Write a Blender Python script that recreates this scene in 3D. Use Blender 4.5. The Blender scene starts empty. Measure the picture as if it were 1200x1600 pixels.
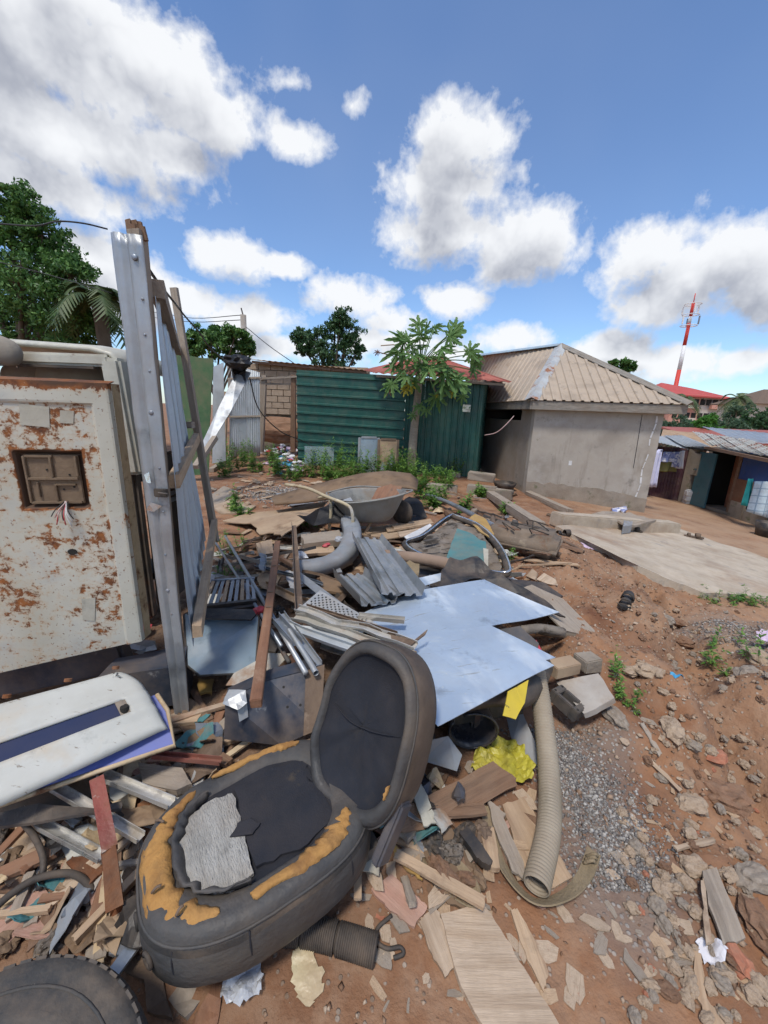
import bpy, bmesh, math, random
import numpy as np
from mathutils import Vector, Matrix, noise as mnoise

# ---------------------------------------------------------------- camera, sky, sun, exposure
S = bpy.context.scene
COL = S.collection
random.seed(7); RNG = np.random.default_rng(7)
F, CX, CY, CAMH = 610.0, 600.0, 800.0, 1.6
_up = np.array([85.0, 2350.0, 610.0]); _up /= np.linalg.norm(_up)
_fw = np.array([0, 0, -1.0]); _yw = _fw - _up * _fw.dot(_up); _yw /= np.linalg.norm(_yw)
_xw = np.cross(_yw, _up)
cam_d = bpy.data.cameras.new('camera'); cam = bpy.data.objects.new('camera', cam_d); COL.objects.link(cam)
cam_d.sensor_fit = 'VERTICAL'; cam_d.sensor_height = 36.0; cam_d.lens = 36.0 * F / 1600.0
cam_d.clip_start = 0.05; cam_d.clip_end = 3000
cam.matrix_world = Matrix(((_xw[0], _xw[1], _xw[2], 0), (_yw[0], _yw[1], _yw[2], 0), (_up[0], _up[1], _up[2], CAMH), (0, 0, 0, 1)))
S.camera = cam
S.render.resolution_x, S.render.resolution_y = 768, 1024
S.view_settings.view_transform = 'Standard'; S.view_settings.look = 'None'
S.view_settings.gamma = 1.0; S.view_settings.use_curve_mapping = False
S.view_settings.exposure = 0.55
S.cycles.use_denoising = True
S.cycles.max_bounces = 5; S.cycles.diffuse_bounces = 3; S.cycles.adaptive_threshold = 0.03; S.cycles.transparent_max_bounces = 8
S.cycles.caustics_reflective = False; S.cycles.caustics_refractive = False

SUN_EL, SUN_AZ = math.radians(64), math.radians(205)      # azimuth measured from +Y towards +X
sun_dir = Vector((math.sin(SUN_AZ) * math.cos(SUN_EL), math.cos(SUN_AZ) * math.cos(SUN_EL), math.sin(SUN_EL)))
sd = bpy.data.lights.new('sun', 'SUN'); sd.energy = 2.0; sd.angle = math.radians(10); sd.color = (1.0, 0.95, 0.87)
so = bpy.data.objects.new('sun', sd); COL.objects.link(so)
so.rotation_euler = sun_dir.to_track_quat('Z', 'Y').to_euler(); so.location = (0, -5, 30)


def ray(px, py):
    c = np.array([(px - CX) / F, -(py - CY) / F, -1.0])
    return np.array([c @ _xw, c @ _yw, c @ _up])


def G(px, py, z=0.0):
    d = ray(px, py); t = (z - CAMH) / d[2]
    return Vector((t * d[0], t * d[1], z))


def Yp(px, py, y):
    d = ray(px, py); t = y / d[1]
    return Vector((t * d[0], y, CAMH + t * d[2]))


def proj(p):
    v = np.array(p) - [0, 0, CAMH]; c = _xw * v[0] + _yw * v[1] + _up * v[2]
    return CX - F * c[0] / c[2], CY + F * c[1] / c[2]


# world: Nishita sky with cumulus, all in direction space
W = bpy.data.worlds.new('World'); S.world = W; W.use_nodes = True
W.cycles.sampling_method = 'MANUAL'; W.cycles.sample_map_resolution = 512
wn, wl = W.node_tree.nodes, W.node_tree.links
wn.clear()


class NB:
    """small node builder"""
    def __init__(s, tree): s.n, s.l = tree.nodes, tree.links
    def new(s, t, **kw):
        n = s.n.new(t)
        for k, v in kw.items(): setattr(n, k, v)
        return n
    def put(s, sock, v):
        if hasattr(v, 'is_output') or isinstance(v, bpy.types.NodeSocket): s.l.new(v, sock)
        elif v is not None: sock.default_value = v
    def math(s, op, a, b=None, c=None, clamp=False):
        n = s.new('ShaderNodeMath', operation=op); n.use_clamp = clamp
        s.put(n.inputs[0], a)
        if b is not None: s.put(n.inputs[1], b)
        if c is not None: s.put(n.inputs[2], c)
        return n.outputs[0]
    def vmath(s, op, a, b=None):
        n = s.new('ShaderNodeVectorMath', operation=op); s.put(n.inputs[0], a)
        if b is not None: s.put(n.inputs[1], b)
        return n.outputs[0] if op not in ('LENGTH', 'DOT_PRODUCT', 'DISTANCE') else n.outputs[1]
    def noise(s, vec, scale, detail=5, rough=0.55, dist=0.0):
        n = s.new('ShaderNodeTexNoise'); s.put(n.inputs['Vector'], vec)
        n.inputs['Scale'].default_value = scale; n.inputs['Detail'].default_value = detail
        n.inputs['Roughness'].default_value = rough; n.inputs['Distortion'].default_value = dist
        return n.outputs[0]
    def rng(s, v, a, b, c=0.0, d=1.0, smooth=False):
        n = s.new('ShaderNodeMapRange'); n.clamp = True
        if smooth: n.interpolation_type = 'SMOOTHSTEP'
        s.put(n.inputs[0], v)
        for i, x in enumerate((a, b, c, d)): s.put(n.inputs[i + 1], x)
        return n.outputs[0]
    def mix(s, f, a, b):
        n = s.new('ShaderNodeMix', data_type='RGBA'); s.put(n.inputs[0], f); s.put(n.inputs[6], a); s.put(n.inputs[7], b)
        return n.outputs[2]


def rgba(c): return (c[0], c[1], c[2], 1.0)


def azel(px, py):
    d = ray(px, py); d = d / np.linalg.norm(d)
    return math.atan2(d[0], d[1]), math.asin(d[2])


# (pixel x, pixel y, half width, half height) of each cumulus lobe
CLOUDS = [(60, 60, 250, 190), (235, 85, 170, 120), (120, 215, 240, 120), (330, 185, 150, 70), (445, 215, 80, 55), (280, 245, 80, 60), (110, 300, 180, 50), (455, 130, 75, 45, .45), (550, 165, 50, 60, .22), (230, 300, 160, 60, .5), (640, 560, 260, 60, .45),
          (725, 215, 92, 75), (690, 290, 120, 85), (700, 360, 130, 80), (820, 385, 125, 68), (790, 425, 80, 40),
          (1010, 390, 105, 75), (1100, 425, 150, 85), (1190, 450, 110, 80), (1060, 470, 120, 45),
          (350, 400, 90, 48), (440, 415, 50, 24), (300, 470, 80, 36), (390, 495, 90, 38), (560, 470, 92, 46), (615, 500, 70, 40), (700, 468, 75, 34),
          (805, 530, 75, 34), (960, 548, 85, 32), (1050, 565, 110, 36), (1160, 565, 90, 28), (600, 535, 110, 34), (430, 545, 100, 30), (180, 440, 130, 90)]
cg = bpy.data.node_groups.new('cloud_density', 'ShaderNodeTree')
cg.interface.new_socket('Vector', in_out='INPUT', socket_type='NodeSocketVector')
cg.interface.new_socket('Detail', in_out='INPUT', socket_type='NodeSocketFloat')
cg.interface.new_socket('Density', in_out='OUTPUT', socket_type='NodeSocketFloat')
b = NB(cg)
gi, go = b.new('NodeGroupInput'), b.new('NodeGroupOutput')
vec = gi.outputs[0]
sx = b.new('ShaderNodeSeparateXYZ'); b.put(sx.inputs[0], vec)
az = b.math('ARCTAN2', sx.outputs[0], sx.outputs[1]); el = b.math('ARCSINE', sx.outputs[2])
cm = b.new('ShaderNodeCombineXYZ'); b.put(cm.inputs[0], az); b.put(cm.inputs[1], el)
best = None
for (px, py, rw, rh, *wt) in CLOUDS:
    a0, e0 = azel(px, py); a1, _ = azel(px + rw, py); _, e1 = azel(px, py - rh)
    ra, re = max(abs(a1 - a0), .02) * .86, max(abs(e1 - e0), .015) * .86
    d = b.vmath('SUBTRACT', cm.outputs[0], (a0, e0, 0.0))
    d = b.vmath('MULTIPLY', d, (1 / ra, 1 / re, 0.0))
    v = b.math('SUBTRACT', wt[0] if wt else 1.0, b.vmath('LENGTH', d))
    best = v if best is None else b.math('SMOOTH_MAX', best, v, 0.12)
# clouds of the same kind all round the sky outside the view
gen = b.math('MULTIPLY_ADD', b.noise(vec, 2.2, 3, .5), 5.0, -2.65)
away = b.rng(b.math('ABSOLUTE', az), 0.85, 1.1)
high = b.rng(el, 0.75, 0.95)
gen = b.math('SUBTRACT', gen, b.math('MULTIPLY', b.math('SUBTRACT', 1.0, b.math('MAXIMUM', away, high)), 8.0))
best = b.math('MAXIMUM', best, gen)
n1 = b.noise(vec, 5.5, 7, .65, .15); b.put(n1.node.inputs['Detail'], gi.outputs[1])
n2 = b.noise(vec, 15.0, 3, .6)
bil = b.math('SUBTRACT', .18, b.math('ABSOLUTE', b.math('SUBTRACT', n2, .5)))
den = b.math('ADD', best, b.math('MULTIPLY', b.math('SUBTRACT', n1, .5), 2.9))
den = b.math('ADD', den, b.math('MULTIPLY', bil, 1.3))
b.put(go.inputs[0], den)

b = NB(W.node_tree)
tc = b.new('ShaderNodeTexCoord')
dirv = b.vmath('NORMALIZE', tc.outputs['Generated'])
sky = b.new('ShaderNodeTexSky'); sky.sky_type = 'NISHITA'; sky.sun_disc = False
sky.sun_elevation = SUN_EL; sky.sun_rotation = SUN_AZ; sky.air_density = 1.0; sky.dust_density = 0.35; sky.ozone_density = 3.0


def dens(off, detail):
    g = b.new('ShaderNodeGroup'); g.node_tree = cg
    b.put(g.inputs[0], b.vmath('NORMALIZE', b.vmath('ADD', dirv, off)) if off else dirv)
    g.inputs[1].default_value = detail
    return g.outputs[0]


d0 = dens(None, 8.0); d1 = dens((0, 0, 0.06), 1.2)
nl0 = b.noise(dirv, 14.0, 4, .6); nl1 = b.noise(b.vmath('ADD', dirv, (-0.012, 0.0, 0.022)), 14.0, 4, .6)
alpha = b.rng(d0, -0.02, 0.50)
thick = b.rng(d1, 0.0, 1.25, smooth=True)
lit = b.rng(b.math('SUBTRACT', nl0, nl1), -0.12, 0.12)
shade = b.math('MULTIPLY', thick, b.math('SUBTRACT', 1.05, b.math('MULTIPLY', lit, .3)), clamp=True)
ccol = b.mix(shade, (6.6, 6.7, 6.85, 1), (2.9, 3.05, 3.5, 1))
veil = b.rng(b.noise(dirv, 1.6, 3, .55), .45, .85, 0.0, .08)
skyz = b.new('ShaderNodeSeparateXYZ'); b.put(skyz.inputs[0], dirv)
base_sky = b.mix(veil, b.vmath('MULTIPLY', sky.outputs[0], (0.95, 1.07, 1.22)), (6.2, 6.5, 7.0, 1))
out_c = b.mix(b.math('MULTIPLY', alpha, .96), base_sky, ccol)
bg = b.new('ShaderNodeBackground'); b.put(bg.inputs[0], out_c); bg.inputs[1].default_value = 0.1
wo = b.new('ShaderNodeOutputWorld'); wl.new(bg.outputs[0], wo.inputs[0])

# ---------------------------------------------------------------- terrain height


def sstep(a, b_, x):
    t = np.clip((x - a) / (b_ - a), 0, 1); return t * t * (3 - 2 * t)


_lat = RNG.random((64, 64))


def vnoise(x, y):
    xi = np.floor(x).astype(int); yi = np.floor(y).astype(int); fx = x - xi; fy = y - yi
    fx = fx * fx * (3 - 2 * fx); fy = fy * fy * (3 - 2 * fy)
    g = lambda i, j: _lat[i & 63, j & 63]
    return (g(xi, yi) * (1 - fx) + g(xi + 1, yi) * fx) * (1 - fy) + (g(xi, yi + 1) * (1 - fx) + g(xi + 1, yi + 1) * fx) * fy - .5


def fbm(x, y, o=4):
    s, a = 0, 1.0
    for _ in range(o): s = s + a * vnoise(x, y); x, y, a = x * 2.03 + 11.3, y * 2.03 + 5.7, a * .5
    return s


def seg_dist(x, y, pts):
    best = np.full(np.shape(x), 1e9)
    for (x0, y0), (x1, y1) in zip(pts[:-1], pts[1:]):
        dx, dy = x1 - x0, y1 - y0
        t = np.clip(((x - x0) * dx + (y - y0) * dy) / (dx * dx + dy * dy), 0, 1)
        best = np.minimum(best, np.hypot(x - x0 - t * dx, y - y0 - t * dy))
    return best


GULLY = [(2.75, 3.7), (2.55, 2.9), (2.1, 2.2), (1.95, 1.75), (1.9, 1.2), (2.2, .3)]
GRAVEL = [((.72, 1.55), (.70, 1.15), (.80, .85)), ((2.75, 2.9), (3.3, 2.5), (3.2, 2.0))]


def hgt(x, y):
    x = np.asarray(x, float); y = np.asarray(y, float)
    z = -0.1 * np.log1p(np.exp(np.clip((x - 1.6) / .5, -30, 30))) * .5
    z = np.where(x > 11, z - .12 * (x - 11), z)
    z = z - .02 * np.clip(y - 22, 0, None) * sstep(0, 5, x + 4)
    z = np.maximum(z, -5.0 + 0 * z)
    w = x + .12 * fbm(x * 2.1, y * 2.1)
    z = z + .22 * sstep(1.0, 1.28, w) * sstep(1.35, 2.1, y) * (1 - sstep(4.6, 7.0, y)) * (1 - sstep(2.2, 3.2, x))
    z = z + .13 * np.exp(-(((x + .35) / 1.25) ** 2 + ((y - 2.7) / 1.7) ** 2) ** 2)
    gd = seg_dist(x + .1 * fbm(x * 3, y * 3), y + .1 * fbm(x * 3 + 9, y * 3), GULLY)
    z = z - .26 * np.exp(-(gd / .16) ** 2)
    near = np.exp(-((x - .5) / 6) ** 2 - ((y - 2) / 7) ** 2)
    rough = .35 + 1.5 * sstep(1.0, 1.5, w) * (1 - sstep(3.6, 5.0, y)) + .3 * sstep(1.1, 1.7, w)
    z = z + near * rough * (.07 * fbm(x * 1.7, y * 1.7, 2) + .05 * fbm(x * 5.5 + 3, y * 5.5, 4) + .02 * np.abs(fbm(x * 19, y * 19, 3)))
    return z


def h1(x, y): return float(hgt(x, y))


def T(px, py, dz=0.0):
    """point dz above the ground seen at a pixel"""
    z = 0.0; p = None
    for _ in range(9):
        p = G(px, py, min(z + dz, CAMH - .05)); nz = h1(p.x, p.y); z = .3 * z + .7 * nz
    return p


# ---------------------------------------------------------------- materials
MATS = {}


def mat(name, cols, scale=6.0, rough=.7, metal=0.0, bump=.25, bscale=45.0, stretch=(1, 1, 1), spots=(), spec=.4, detail=5, rvar=.15, coat=0.0, alpha=None, trans=0.0, sss=0.0, lohi=(.3, .7), dist=0.0, dust=.3):
    m = bpy.data.materials.new(name); m.use_nodes = True; MATS[name] = m
    m.node_tree.nodes.clear(); b = NB(m.node_tree)
    tcn = b.new('ShaderNodeTexCoord'); oi = b.new('ShaderNodeObjectInfo')
    off = b.math('MULTIPLY', oi.outputs['Random'], 37.0)
    v0 = b.vmath('ADD', tcn.outputs['Object'], off)
    v = b.vmath('MULTIPLY', v0, stretch)
    n = b.noise(v, scale, detail, .6, dist)
    cr = b.new('ShaderNodeValToRGB'); b.put(cr.inputs[0], n)
    cr.color_ramp.elements[0].position = lohi[0]; cr.color_ramp.elements[1].position = lohi[1]
    cr.color_ramp.elements[0].color = rgba(cols[0]); cr.color_ramp.elements[1].color = rgba(cols[-1])
    for i, c in enumerate(cols[1:-1]):
        e = cr.color_ramp.elements.new(lohi[0] + (lohi[1] - lohi[0]) * (i + 1) / (len(cols) - 1)); e.color = rgba(c)
    c = cr.outputs[0]
    bs = b.new('ShaderNodeBsdfPrincipled')
    rsock = b.rng(n, .3, .7, max(.03, rough - rvar), min(1, rough + rvar))
    msock = metal
    for sp in spots:
        sc, ssc, lo, hi = sp[:4]; st = sp[4] if len(sp) > 4 else (1, 1, 1)
        sn = b.noise(b.vmath('ADD', b.vmath('MULTIPLY', v0, st), (3.1 * ssc, 7.7, 1.9)), ssc, 5, .65)
        f = b.rng(sn, lo, hi)
        c = b.mix(f, c, rgba(sc))
        if metal > 0 or (len(sp) > 5 and sp[5]):
            rsock = b.math('ADD', b.math('MULTIPLY', rsock, b.math('SUBTRACT', 1.0, f)), b.math('MULTIPLY', f, .85))
        if metal > 0: msock = b.math('MULTIPLY', msock, b.math('SUBTRACT', 1.0, f))
    if dust:
        dn = b.noise(b.vmath('ADD', v0, (9.3, 2.2, 5.1)), 4.0, 7, .7)
        f = b.rng(dn, .40, .72, 0.0, dust * 1.7); c = b.mix(f, c, (.25, .18, .125, 1))
        c = b.mix(b.rng(dn, .42, .30, 0.0, .35), c, (.05, .04, .033, 1))
        rsock = b.math('ADD', rsock, b.math('MULTIPLY', f, .35), clamp=True)
        if metal > 0: msock = b.math('MULTIPLY', msock, b.math('SUBTRACT', 1.0, f))
    b.put(bs.inputs['Base Color'], c); b.put(bs.inputs['Roughness'], rsock); b.put(bs.inputs['Metallic'], msock)
    bs.inputs['Specular IOR Level'].default_value = spec
    bs.inputs['Coat Weight'].default_value = coat
    if trans: bs.inputs['Transmission Weight'].default_value = trans
    if bump:
        bn = b.new('ShaderNodeBump'); bn.inputs['Strength'].default_value = bump; bn.inputs['Distance'].default_value = .012
        b.put(bn.inputs['Height'], b.noise(v, bscale, 3, .6)); m.node_tree.links.new(bn.outputs[0], bs.inputs['Normal'])
    o = b.new('ShaderNodeOutputMaterial')
    if alpha is not None:
        tr = b.new('ShaderNodeBsdfTransparent'); mx = b.new('ShaderNodeMixShader'); mx.inputs[0].default_value = alpha
        m.node_tree.links.new(tr.outputs[0], mx.inputs[1]); m.node_tree.links.new(bs.outputs[0], mx.inputs[2]); m.node_tree.links.new(mx.outputs[0], o.inputs[0])
    else: m.node_tree.links.new(bs.outputs[0], o.inputs[0])
    return m


RUST = (.16, .055, .02); RUSTD = (.07, .028, .013); RUSTO = (.30, .11, .03)
DIRT = (.20, .125, .075)
mat('galv', [(.27, .29, .31), (.40, .425, .45), (.33, .355, .375)], 3, .42, .6, .06, 30, spots=[((.38, .37, .35), 4, .55, .8)], dust=0.2)
mat('galv_blue', [(.40, .49, .60), (.52, .61, .71)], 2.2, .42, .45, .3, 4, spots=[((.66, .70, .73), 3, .54, .74, (1, .35, 1)), ((.38, .43, .48), 5, .60, .75, (.4, 1.6, 1)), ((.62, .64, .63), 34, .66, .72), ((.27, .30, .33), 9, .63, .69, (.35, 3, 1))], dust=.10)
mat('galv_leaf', [(.42, .47, .52), (.54, .59, .64)], 2.5, .45, .5, .05, 20, spots=[((.50, .50, .48), 3, .52, .72, (1, 1, .3))], dust=.12)
mat('galv_dark', [(.20, .23, .27), (.34, .38, .43)], 4, .4, .7, .08, 30, spots=[(DIRT, 6, .6, .8)])
mat('alum', [(.55, .54, .50), (.72, .70, .66)], 5, .35, .7, .06, 40, (1, 6, 6), spots=[((.3, .24, .17), 7, .55, .75)])
mat('zinc_white', [(.42, .45, .47), (.54, .57, .59)], 3, .5, .4, .05, 25, spots=[((.4, .37, .33), 5, .62, .8)], dust=0.12)
mat('green_sheet', [(.008, .068, .056), (.013, .09, .074)], 2, .42, .1, .05, 20, spots=[((.10, .13, .10), 3, .62, .8), ((.05, .12, .10), 14, .6, .75)], dust=0.12)
mat('green_ply', [(.05, .12, .05), (.075, .16, .07)], 3, .7, 0, .12, 30, spots=[((.16, .15, .09), 4, .62, .8)])
mat('red_roof', [(.32, .075, .055), (.42, .13, .10)], 3, .6, .1, .08, 20, spots=[((.22, .10, .07), 5, .55, .75)], dust=0.1)
mat('roof_tan', [(.34, .27, .20), (.46, .37, .28), (.40, .33, .26)], 1.6, .6, .15, .05, 20, spots=[((.25, .17, .11), 4, .6, .8)], dust=0.1)
mat('roof_ridge', [(.42, .44, .44), (.55, .57, .57)], 3, .5, .3, .05, 20, spots=[((.30, .12, .06), 2.2, .54, .62)])
mat('roof_ridge_blue', [(.30, .42, .50), (.42, .54, .62)], 3, .5, .3, .05, 20)
mat('fascia', [(.16, .145, .125), (.33, .30, .26)], 6, .85, 0, .4, 40, (.6, 5, 5))
mat('plaster', [(.30, .265, .225), (.40, .36, .31), (.35, .31, .265)], 1.2, .9, 0, .22, 60, spots=[((.45, .42, .385), 1.4, .55, .75), ((.23, .195, .155), 2.2, .58, .78, (2, 2, .35)), ((.22, .20, .15), 6, .66, .74)], dust=.08)
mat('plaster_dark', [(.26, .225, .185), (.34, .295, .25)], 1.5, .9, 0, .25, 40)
mat('concrete', [(.37, .30, .225), (.51, .43, .335), (.44, .37, .285)], 1.3, .9, 0, .3, 50, spots=[((.30, .19, .12), 1.1, .5, .75), ((.27, .25, .23), 4, .6, .75)])
mat('concrete_old', [(.22, .18, .14), (.36, .31, .25)], 3, .92, 0, .5, 40, spots=[((.10, .12, .05), 4, .58, .7)])
mat('block', [(.36, .27, .19), (.45, .35, .26)], 4, .95, 0, .3, 40)
mat('wood_grey', [(.20, .165, .13), (.36, .30, .24), (.27, .225, .18)], 4, .85, 0, .4, 30, (.5, 7, 7))
mat('wood_tan', [(.33, .21, .125), (.52, .37, .24), (.43, .29, .18)], 4, .8, 0, .35, 30, (.5, 7, 7), spots=[((.22, .13, .08), 5, .6, .75)])
mat('wood_pale', [(.33, .23, .15), (.52, .40, .29), (.43, .31, .21)], 4, .8, 0, .35, 30, (.4, 6, 6), spots=[((.36, .17, .10), 4, .6, .75), ((.25, .17, .11), 7, .62, .75)])
mat('wood_brown', [(.115, .06, .035), (.22, .125, .075), (.16, .085, .05)], 4, .75, 0, .45, 26, (.5, 9, 9), spots=[((.30, .2, .13), 6, .62, .75)])
mat('wood_red', [(.17, .075, .04), (.30, .15, .085)], 4, .7, 0, .35, 30, (.4, 7, 7), spots=[((.36, .22, .14), 7, .6, .75), ((.08, .04, .03), 9, .62, .72)])
mat('wood_pink', [(.42, .22, .16), (.55, .34, .26)], 5, .85, 0, .4, 30, (.5, 7, 7), spots=[((.28, .16, .10), 6, .58, .7)])
mat('cardboard', [(.33, .22, .135), (.46, .34, .225)], 3, .9, 0, .2, 30, spots=[((.20, .12, .07), 3, .55, .72)])
mat('cardboard_dark', [(.12, .075, .045), (.24, .155, .09)], 3, .9, 0, .3, 30, spots=[((.06, .04, .025), 4, .58, .72)])
mat('rust', [RUSTD, RUST, RUSTO], 7, .85, 0, .5, 50)
mat('rust_paint', [(.20, .04, .03), (.27, .07, .05)], 6, .6, 0, .35, 40, spots=[(RUST, 8, .5, .65), ((.42, .32, .26), 16, .64, .7)])
mat('black_plastic', [(.013, .014, .016), (.03, .031, .034)], 5, .45, 0, .08, 60, spots=[((.13, .105, .08), 4, .58, .8)])
mat('black_rubber', [(.018, .018, .019), (.04, .038, .036)], 6, .7, 0, .2, 60, spots=[((.15, .11, .08), 5, .56, .78)])
mat('black_tarp', [(.006, .006, .007), (.014, .014, .016)], 6, .5, 0, .3, 20, dust=.03)
mat('navy_metal', [(.025, .035, .055), (.055, .07, .10)], 4, .4, .2, .06, 30, spots=[((.25, .26, .27), 9, .66, .72), ((.16, .12, .09), 4, .58, .75)])
mat('grey_plastic', [(.20, .22, .245), (.30, .325, .35)], 4, .5, 0, .06, 40, spots=[((.22, .17, .12), 5, .6, .8)])
mat('dark_iron', [(.05, .05, .052), (.10, .095, .09)], 6, .6, .3, .25, 50, spots=[(RUST, 6, .55, .75)])
mat('brown_iron', [(.10, .065, .045), (.19, .13, .09)], 6, .7, .1, .3, 50, spots=[((.30, .22, .16), 8, .6, .72)])
mat('chrome', [(.62, .62, .62), (.78, .78, .78)], 5, .18, 1.0, .05, 30, spots=[((.2, .16, .12), 6, .58, .75)], dust=0.15)
mat('white_paint', [(.42, .42, .38), (.53, .525, .485)], 2.5, .55, 0, .05, 20, spots=[((.50, .40, .28), 3, .58, .78), ((.20, .16, .12), 22, .64, .70, (1, 3, 1)), (RUST, 30, .70, .74)], coat=.1, dust=0.12)
mat('blue_paint', [(.09, .12, .36), (.13, .17, .46)], 4, .45, 0, .05, 20, spots=[((.40, .36, .40), 6, .62, .75)], dust=0.15)
mat('navy_plastic', [(.012, .02, .06), (.02, .032, .085)], 3, .6, 0, .04, 20, spec=.2, dust=.04)
mat('cream_edge', [(.50, .36, .20), (.66, .52, .34)], 8, .8, 0, .3, 40, spots=[(RUST, 9, .55, .68)])
mat('van_cream', [(.46, .45, .38), (.60, .585, .50)], 3, .4, 0, .04, 20, spots=[(RUST, 7, .64, .74)])
mat('seat_beige', [(.22, .195, .16), (.30, .265, .22)], 8, .95, 0, .15, 90)
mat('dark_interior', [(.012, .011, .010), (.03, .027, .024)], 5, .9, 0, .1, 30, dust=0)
mat('glass_blue', [(.16, .22, .27), (.24, .31, .36)], 2, .12, 0, .02, 10, spots=[((.38, .40, .40), 2.5, .5, .8)], spec=.7, dust=0.12)
mat('glass_thin', [(.22, .30, .30), (.30, .38, .38)], 2, .1, 0, .02, 10, alpha=.45, spec=.7)
mat('teal_cloth', [(.045, .17, .185), (.08, .24, .25)], 6, .9, 0, .25, 70, spots=[((.2, .18, .14), 5, .6, .8)])
mat('yellow_plastic', [(.42, .37, .03), (.56, .50, .06)], 9, .45, 0, .4, 30, spots=[((.28, .25, .05), 8, .5, .72), ((.25, .2, .1), 5, .58, .75)], dust=.15)
mat('yellow_paint', [(.58, .42, .02), (.68, .52, .05)], 5, .5, 0, .05, 40, spots=[((.05, .04, .03), 26, .60, .66)], dust=0.15)
mat('yellow_dirty', [(.38, .22, .05), (.50, .32, .10)], 5, .6, 0, .1, 30, spots=[((.2, .12, .06), 5, .55, .75)])
mat('foam', [(.24, .11, .03), (.42, .22, .065), (.33, .16, .045)], 9, .95, 0, .5, 50, spots=[((.18, .09, .03), 7, .58, .75)], dust=0.12)
mat('felt', [(.26, .245, .22), (.47, .455, .42)], 9, .98, 0, .9, 70, (3, .6, 1))
mat('seat_vinyl', [(.040, .040, .042), (.068, .067, .066)], 5, .62, 0, .5, 24, spots=[((.115, .09, .065), 2.6, .56, .85)], dust=.14)
mat('seat_vinyl_brown', [(.05, .036, .028), (.085, .062, .05)], 5, .55, 0, .12, 60)
mat('seat_mesh', [(.011, .013, .020), (.020, .023, .032)], 8, .95, 0, .3, 220, spots=[((.10, .075, .045), 5, .66, .82)], dust=.05)
mat('hose', [(.27, .225, .165), (.37, .315, .24)], 4, .6, 0, .15, 40, spots=[((.20, .14, .09), 4, .55, .8)])
mat('strap', [(.20, .15, .085), (.31, .24, .15)], 5, .95, 0, .6, 160, (1, .25, 1), spots=[((.10, .07, .04), 5, .58, .75)])
mat('tyre', [(.035, .036, .038), (.065, .063, .06)], 6, .75, 0, .25, 50, spots=[((.17, .13, .095), 3.5, .55, .8)], dust=0.35)
mat('stone_tan', [(.27, .18, .115), (.46, .35, .25), (.37, .26, .175)], 5, .95, 0, .5, 30)
mat('stone_grey', [(.20, .165, .13), (.36, .305, .25)], 6, .9, 0, .4, 30)
mat('clod_red', [(.20, .105, .06), (.32, .18, .11)], 7, .98, 0, .7, 30)
mat('brick_red', [(.36, .12, .065), (.48, .20, .12)], 6, .95, 0, .4, 40)
mat('marble', [(.34, .30, .26), (.48, .44, .39)], 4, .5, 0, .1, 30, spots=[((.33, .26, .20), 3, .5, .7)])
mat('bag_clear', [(.50, .53, .58), (.66, .69, .74)], 7, .2, 0, .5, 14, alpha=.62, spots=[((.25, .3, .45), 9, .62, .7)], dust=0.05)
mat('wrapper', [(.45, .33, .20), (.60, .52, .33)], 8, .4, 0, .5, 18, spots=[((.40, .10, .10), 9, .62, .66), ((.25, .30, .10), 7, .62, .68)])
mat('cloth_white', [(.62, .60, .62), (.76, .75, .78)], 5, .9, 0, .4, 20, dust=0.1)
mat('cloth_lilac', [(.58, .58, .78), (.70, .70, .86)], 5, .9, 0, .3, 12, dust=0)
mat('cloth_blue', [(.12, .16, .36), (.40, .42, .60)], 9, .9, 0, .3, 12, spots=[((.75, .73, .72), 8, .52, .58)], dust=0)
mat('cloth_olive', [(.20, .19, .05), (.28, .26, .08)], 5, .9, 0, .3, 12)
mat('cloth_teal', [(.02, .26, .26), (.04, .36, .35)], 5, .9, 0, .3, 12, dust=0)
mat('plum_sheet', [(.055, .018, .03), (.10, .035, .05)], 3, .6, .1, .1, 20)
mat('door_teal', [(.055, .15, .18), (.075, .19, .22)], 3, .5, 0, .05, 30, spots=[((.14, .13, .10), 4, .6, .8)], dust=0.1)
mat('wall_blue', [(.012, .05, .20), (.025, .075, .26)], 2, .6, 0, .08, 30, spots=[((.08, .10, .15), 4, .6, .8)], dust=0.1)
mat('ply_brown', [(.14, .06, .03), (.22, .10, .055)], 3, .8, 0, .15, 30)
mat('roof_rusty', [(.36, .23, .13), (.50, .34, .21)], 2, .8, 0, .1, 20, spots=[((.25, .12, .06), 3, .55, .7)])
mat('roof_zinc_rust', [(.46, .46, .42), (.60, .60, .55)], 3, .6, .2, .1, 20, spots=[((.24, .09, .06), 3, .52, .64, (.3, 2, 2))])
mat('pink_wall', [(.55, .27, .20), (.62, .33, .26)], .4, .9, 0, 0, 5, dust=0)
mat('cream_wall', [(.58, .50, .42), (.66, .58, .50)], .4, .9, 0, 0, 5, dust=0)
mat('roof_far', [(.42, .07, .06), (.50, .10, .09)], .5, .8, 0, 0, 5, dust=0)
mat('mast_red', [(.55, .04, .03), (.62, .07, .05)], 1, .6, 0, 0, 5, dust=0)
mat('mast_white', [(.70, .70, .70), (.78, .78, .78)], 1, .6, 0, 0, 5, dust=0)
mat('pole_conc', [(.26, .235, .21), (.36, .33, .30)], 3, .9, 0, .2, 30)
mat('wire', [(.02, .02, .022), (.035, .035, .035)], 3, .6, 0, 0, 5, dust=0)
mat('wire_light', [(.5, .45, .42), (.6, .3, .28)], 30, .5, 0, 0, 5, dust=0)
mat('bark', [(.09, .07, .05), (.17, .135, .10)], 6, .95, 0, .6, 25, (1, 1, .4), dust=0)
mat('bark_papaya', [(.24, .20, .155), (.36, .31, .25)], 5, .9, 0, .5, 22, (1, 1, 5))
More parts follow.
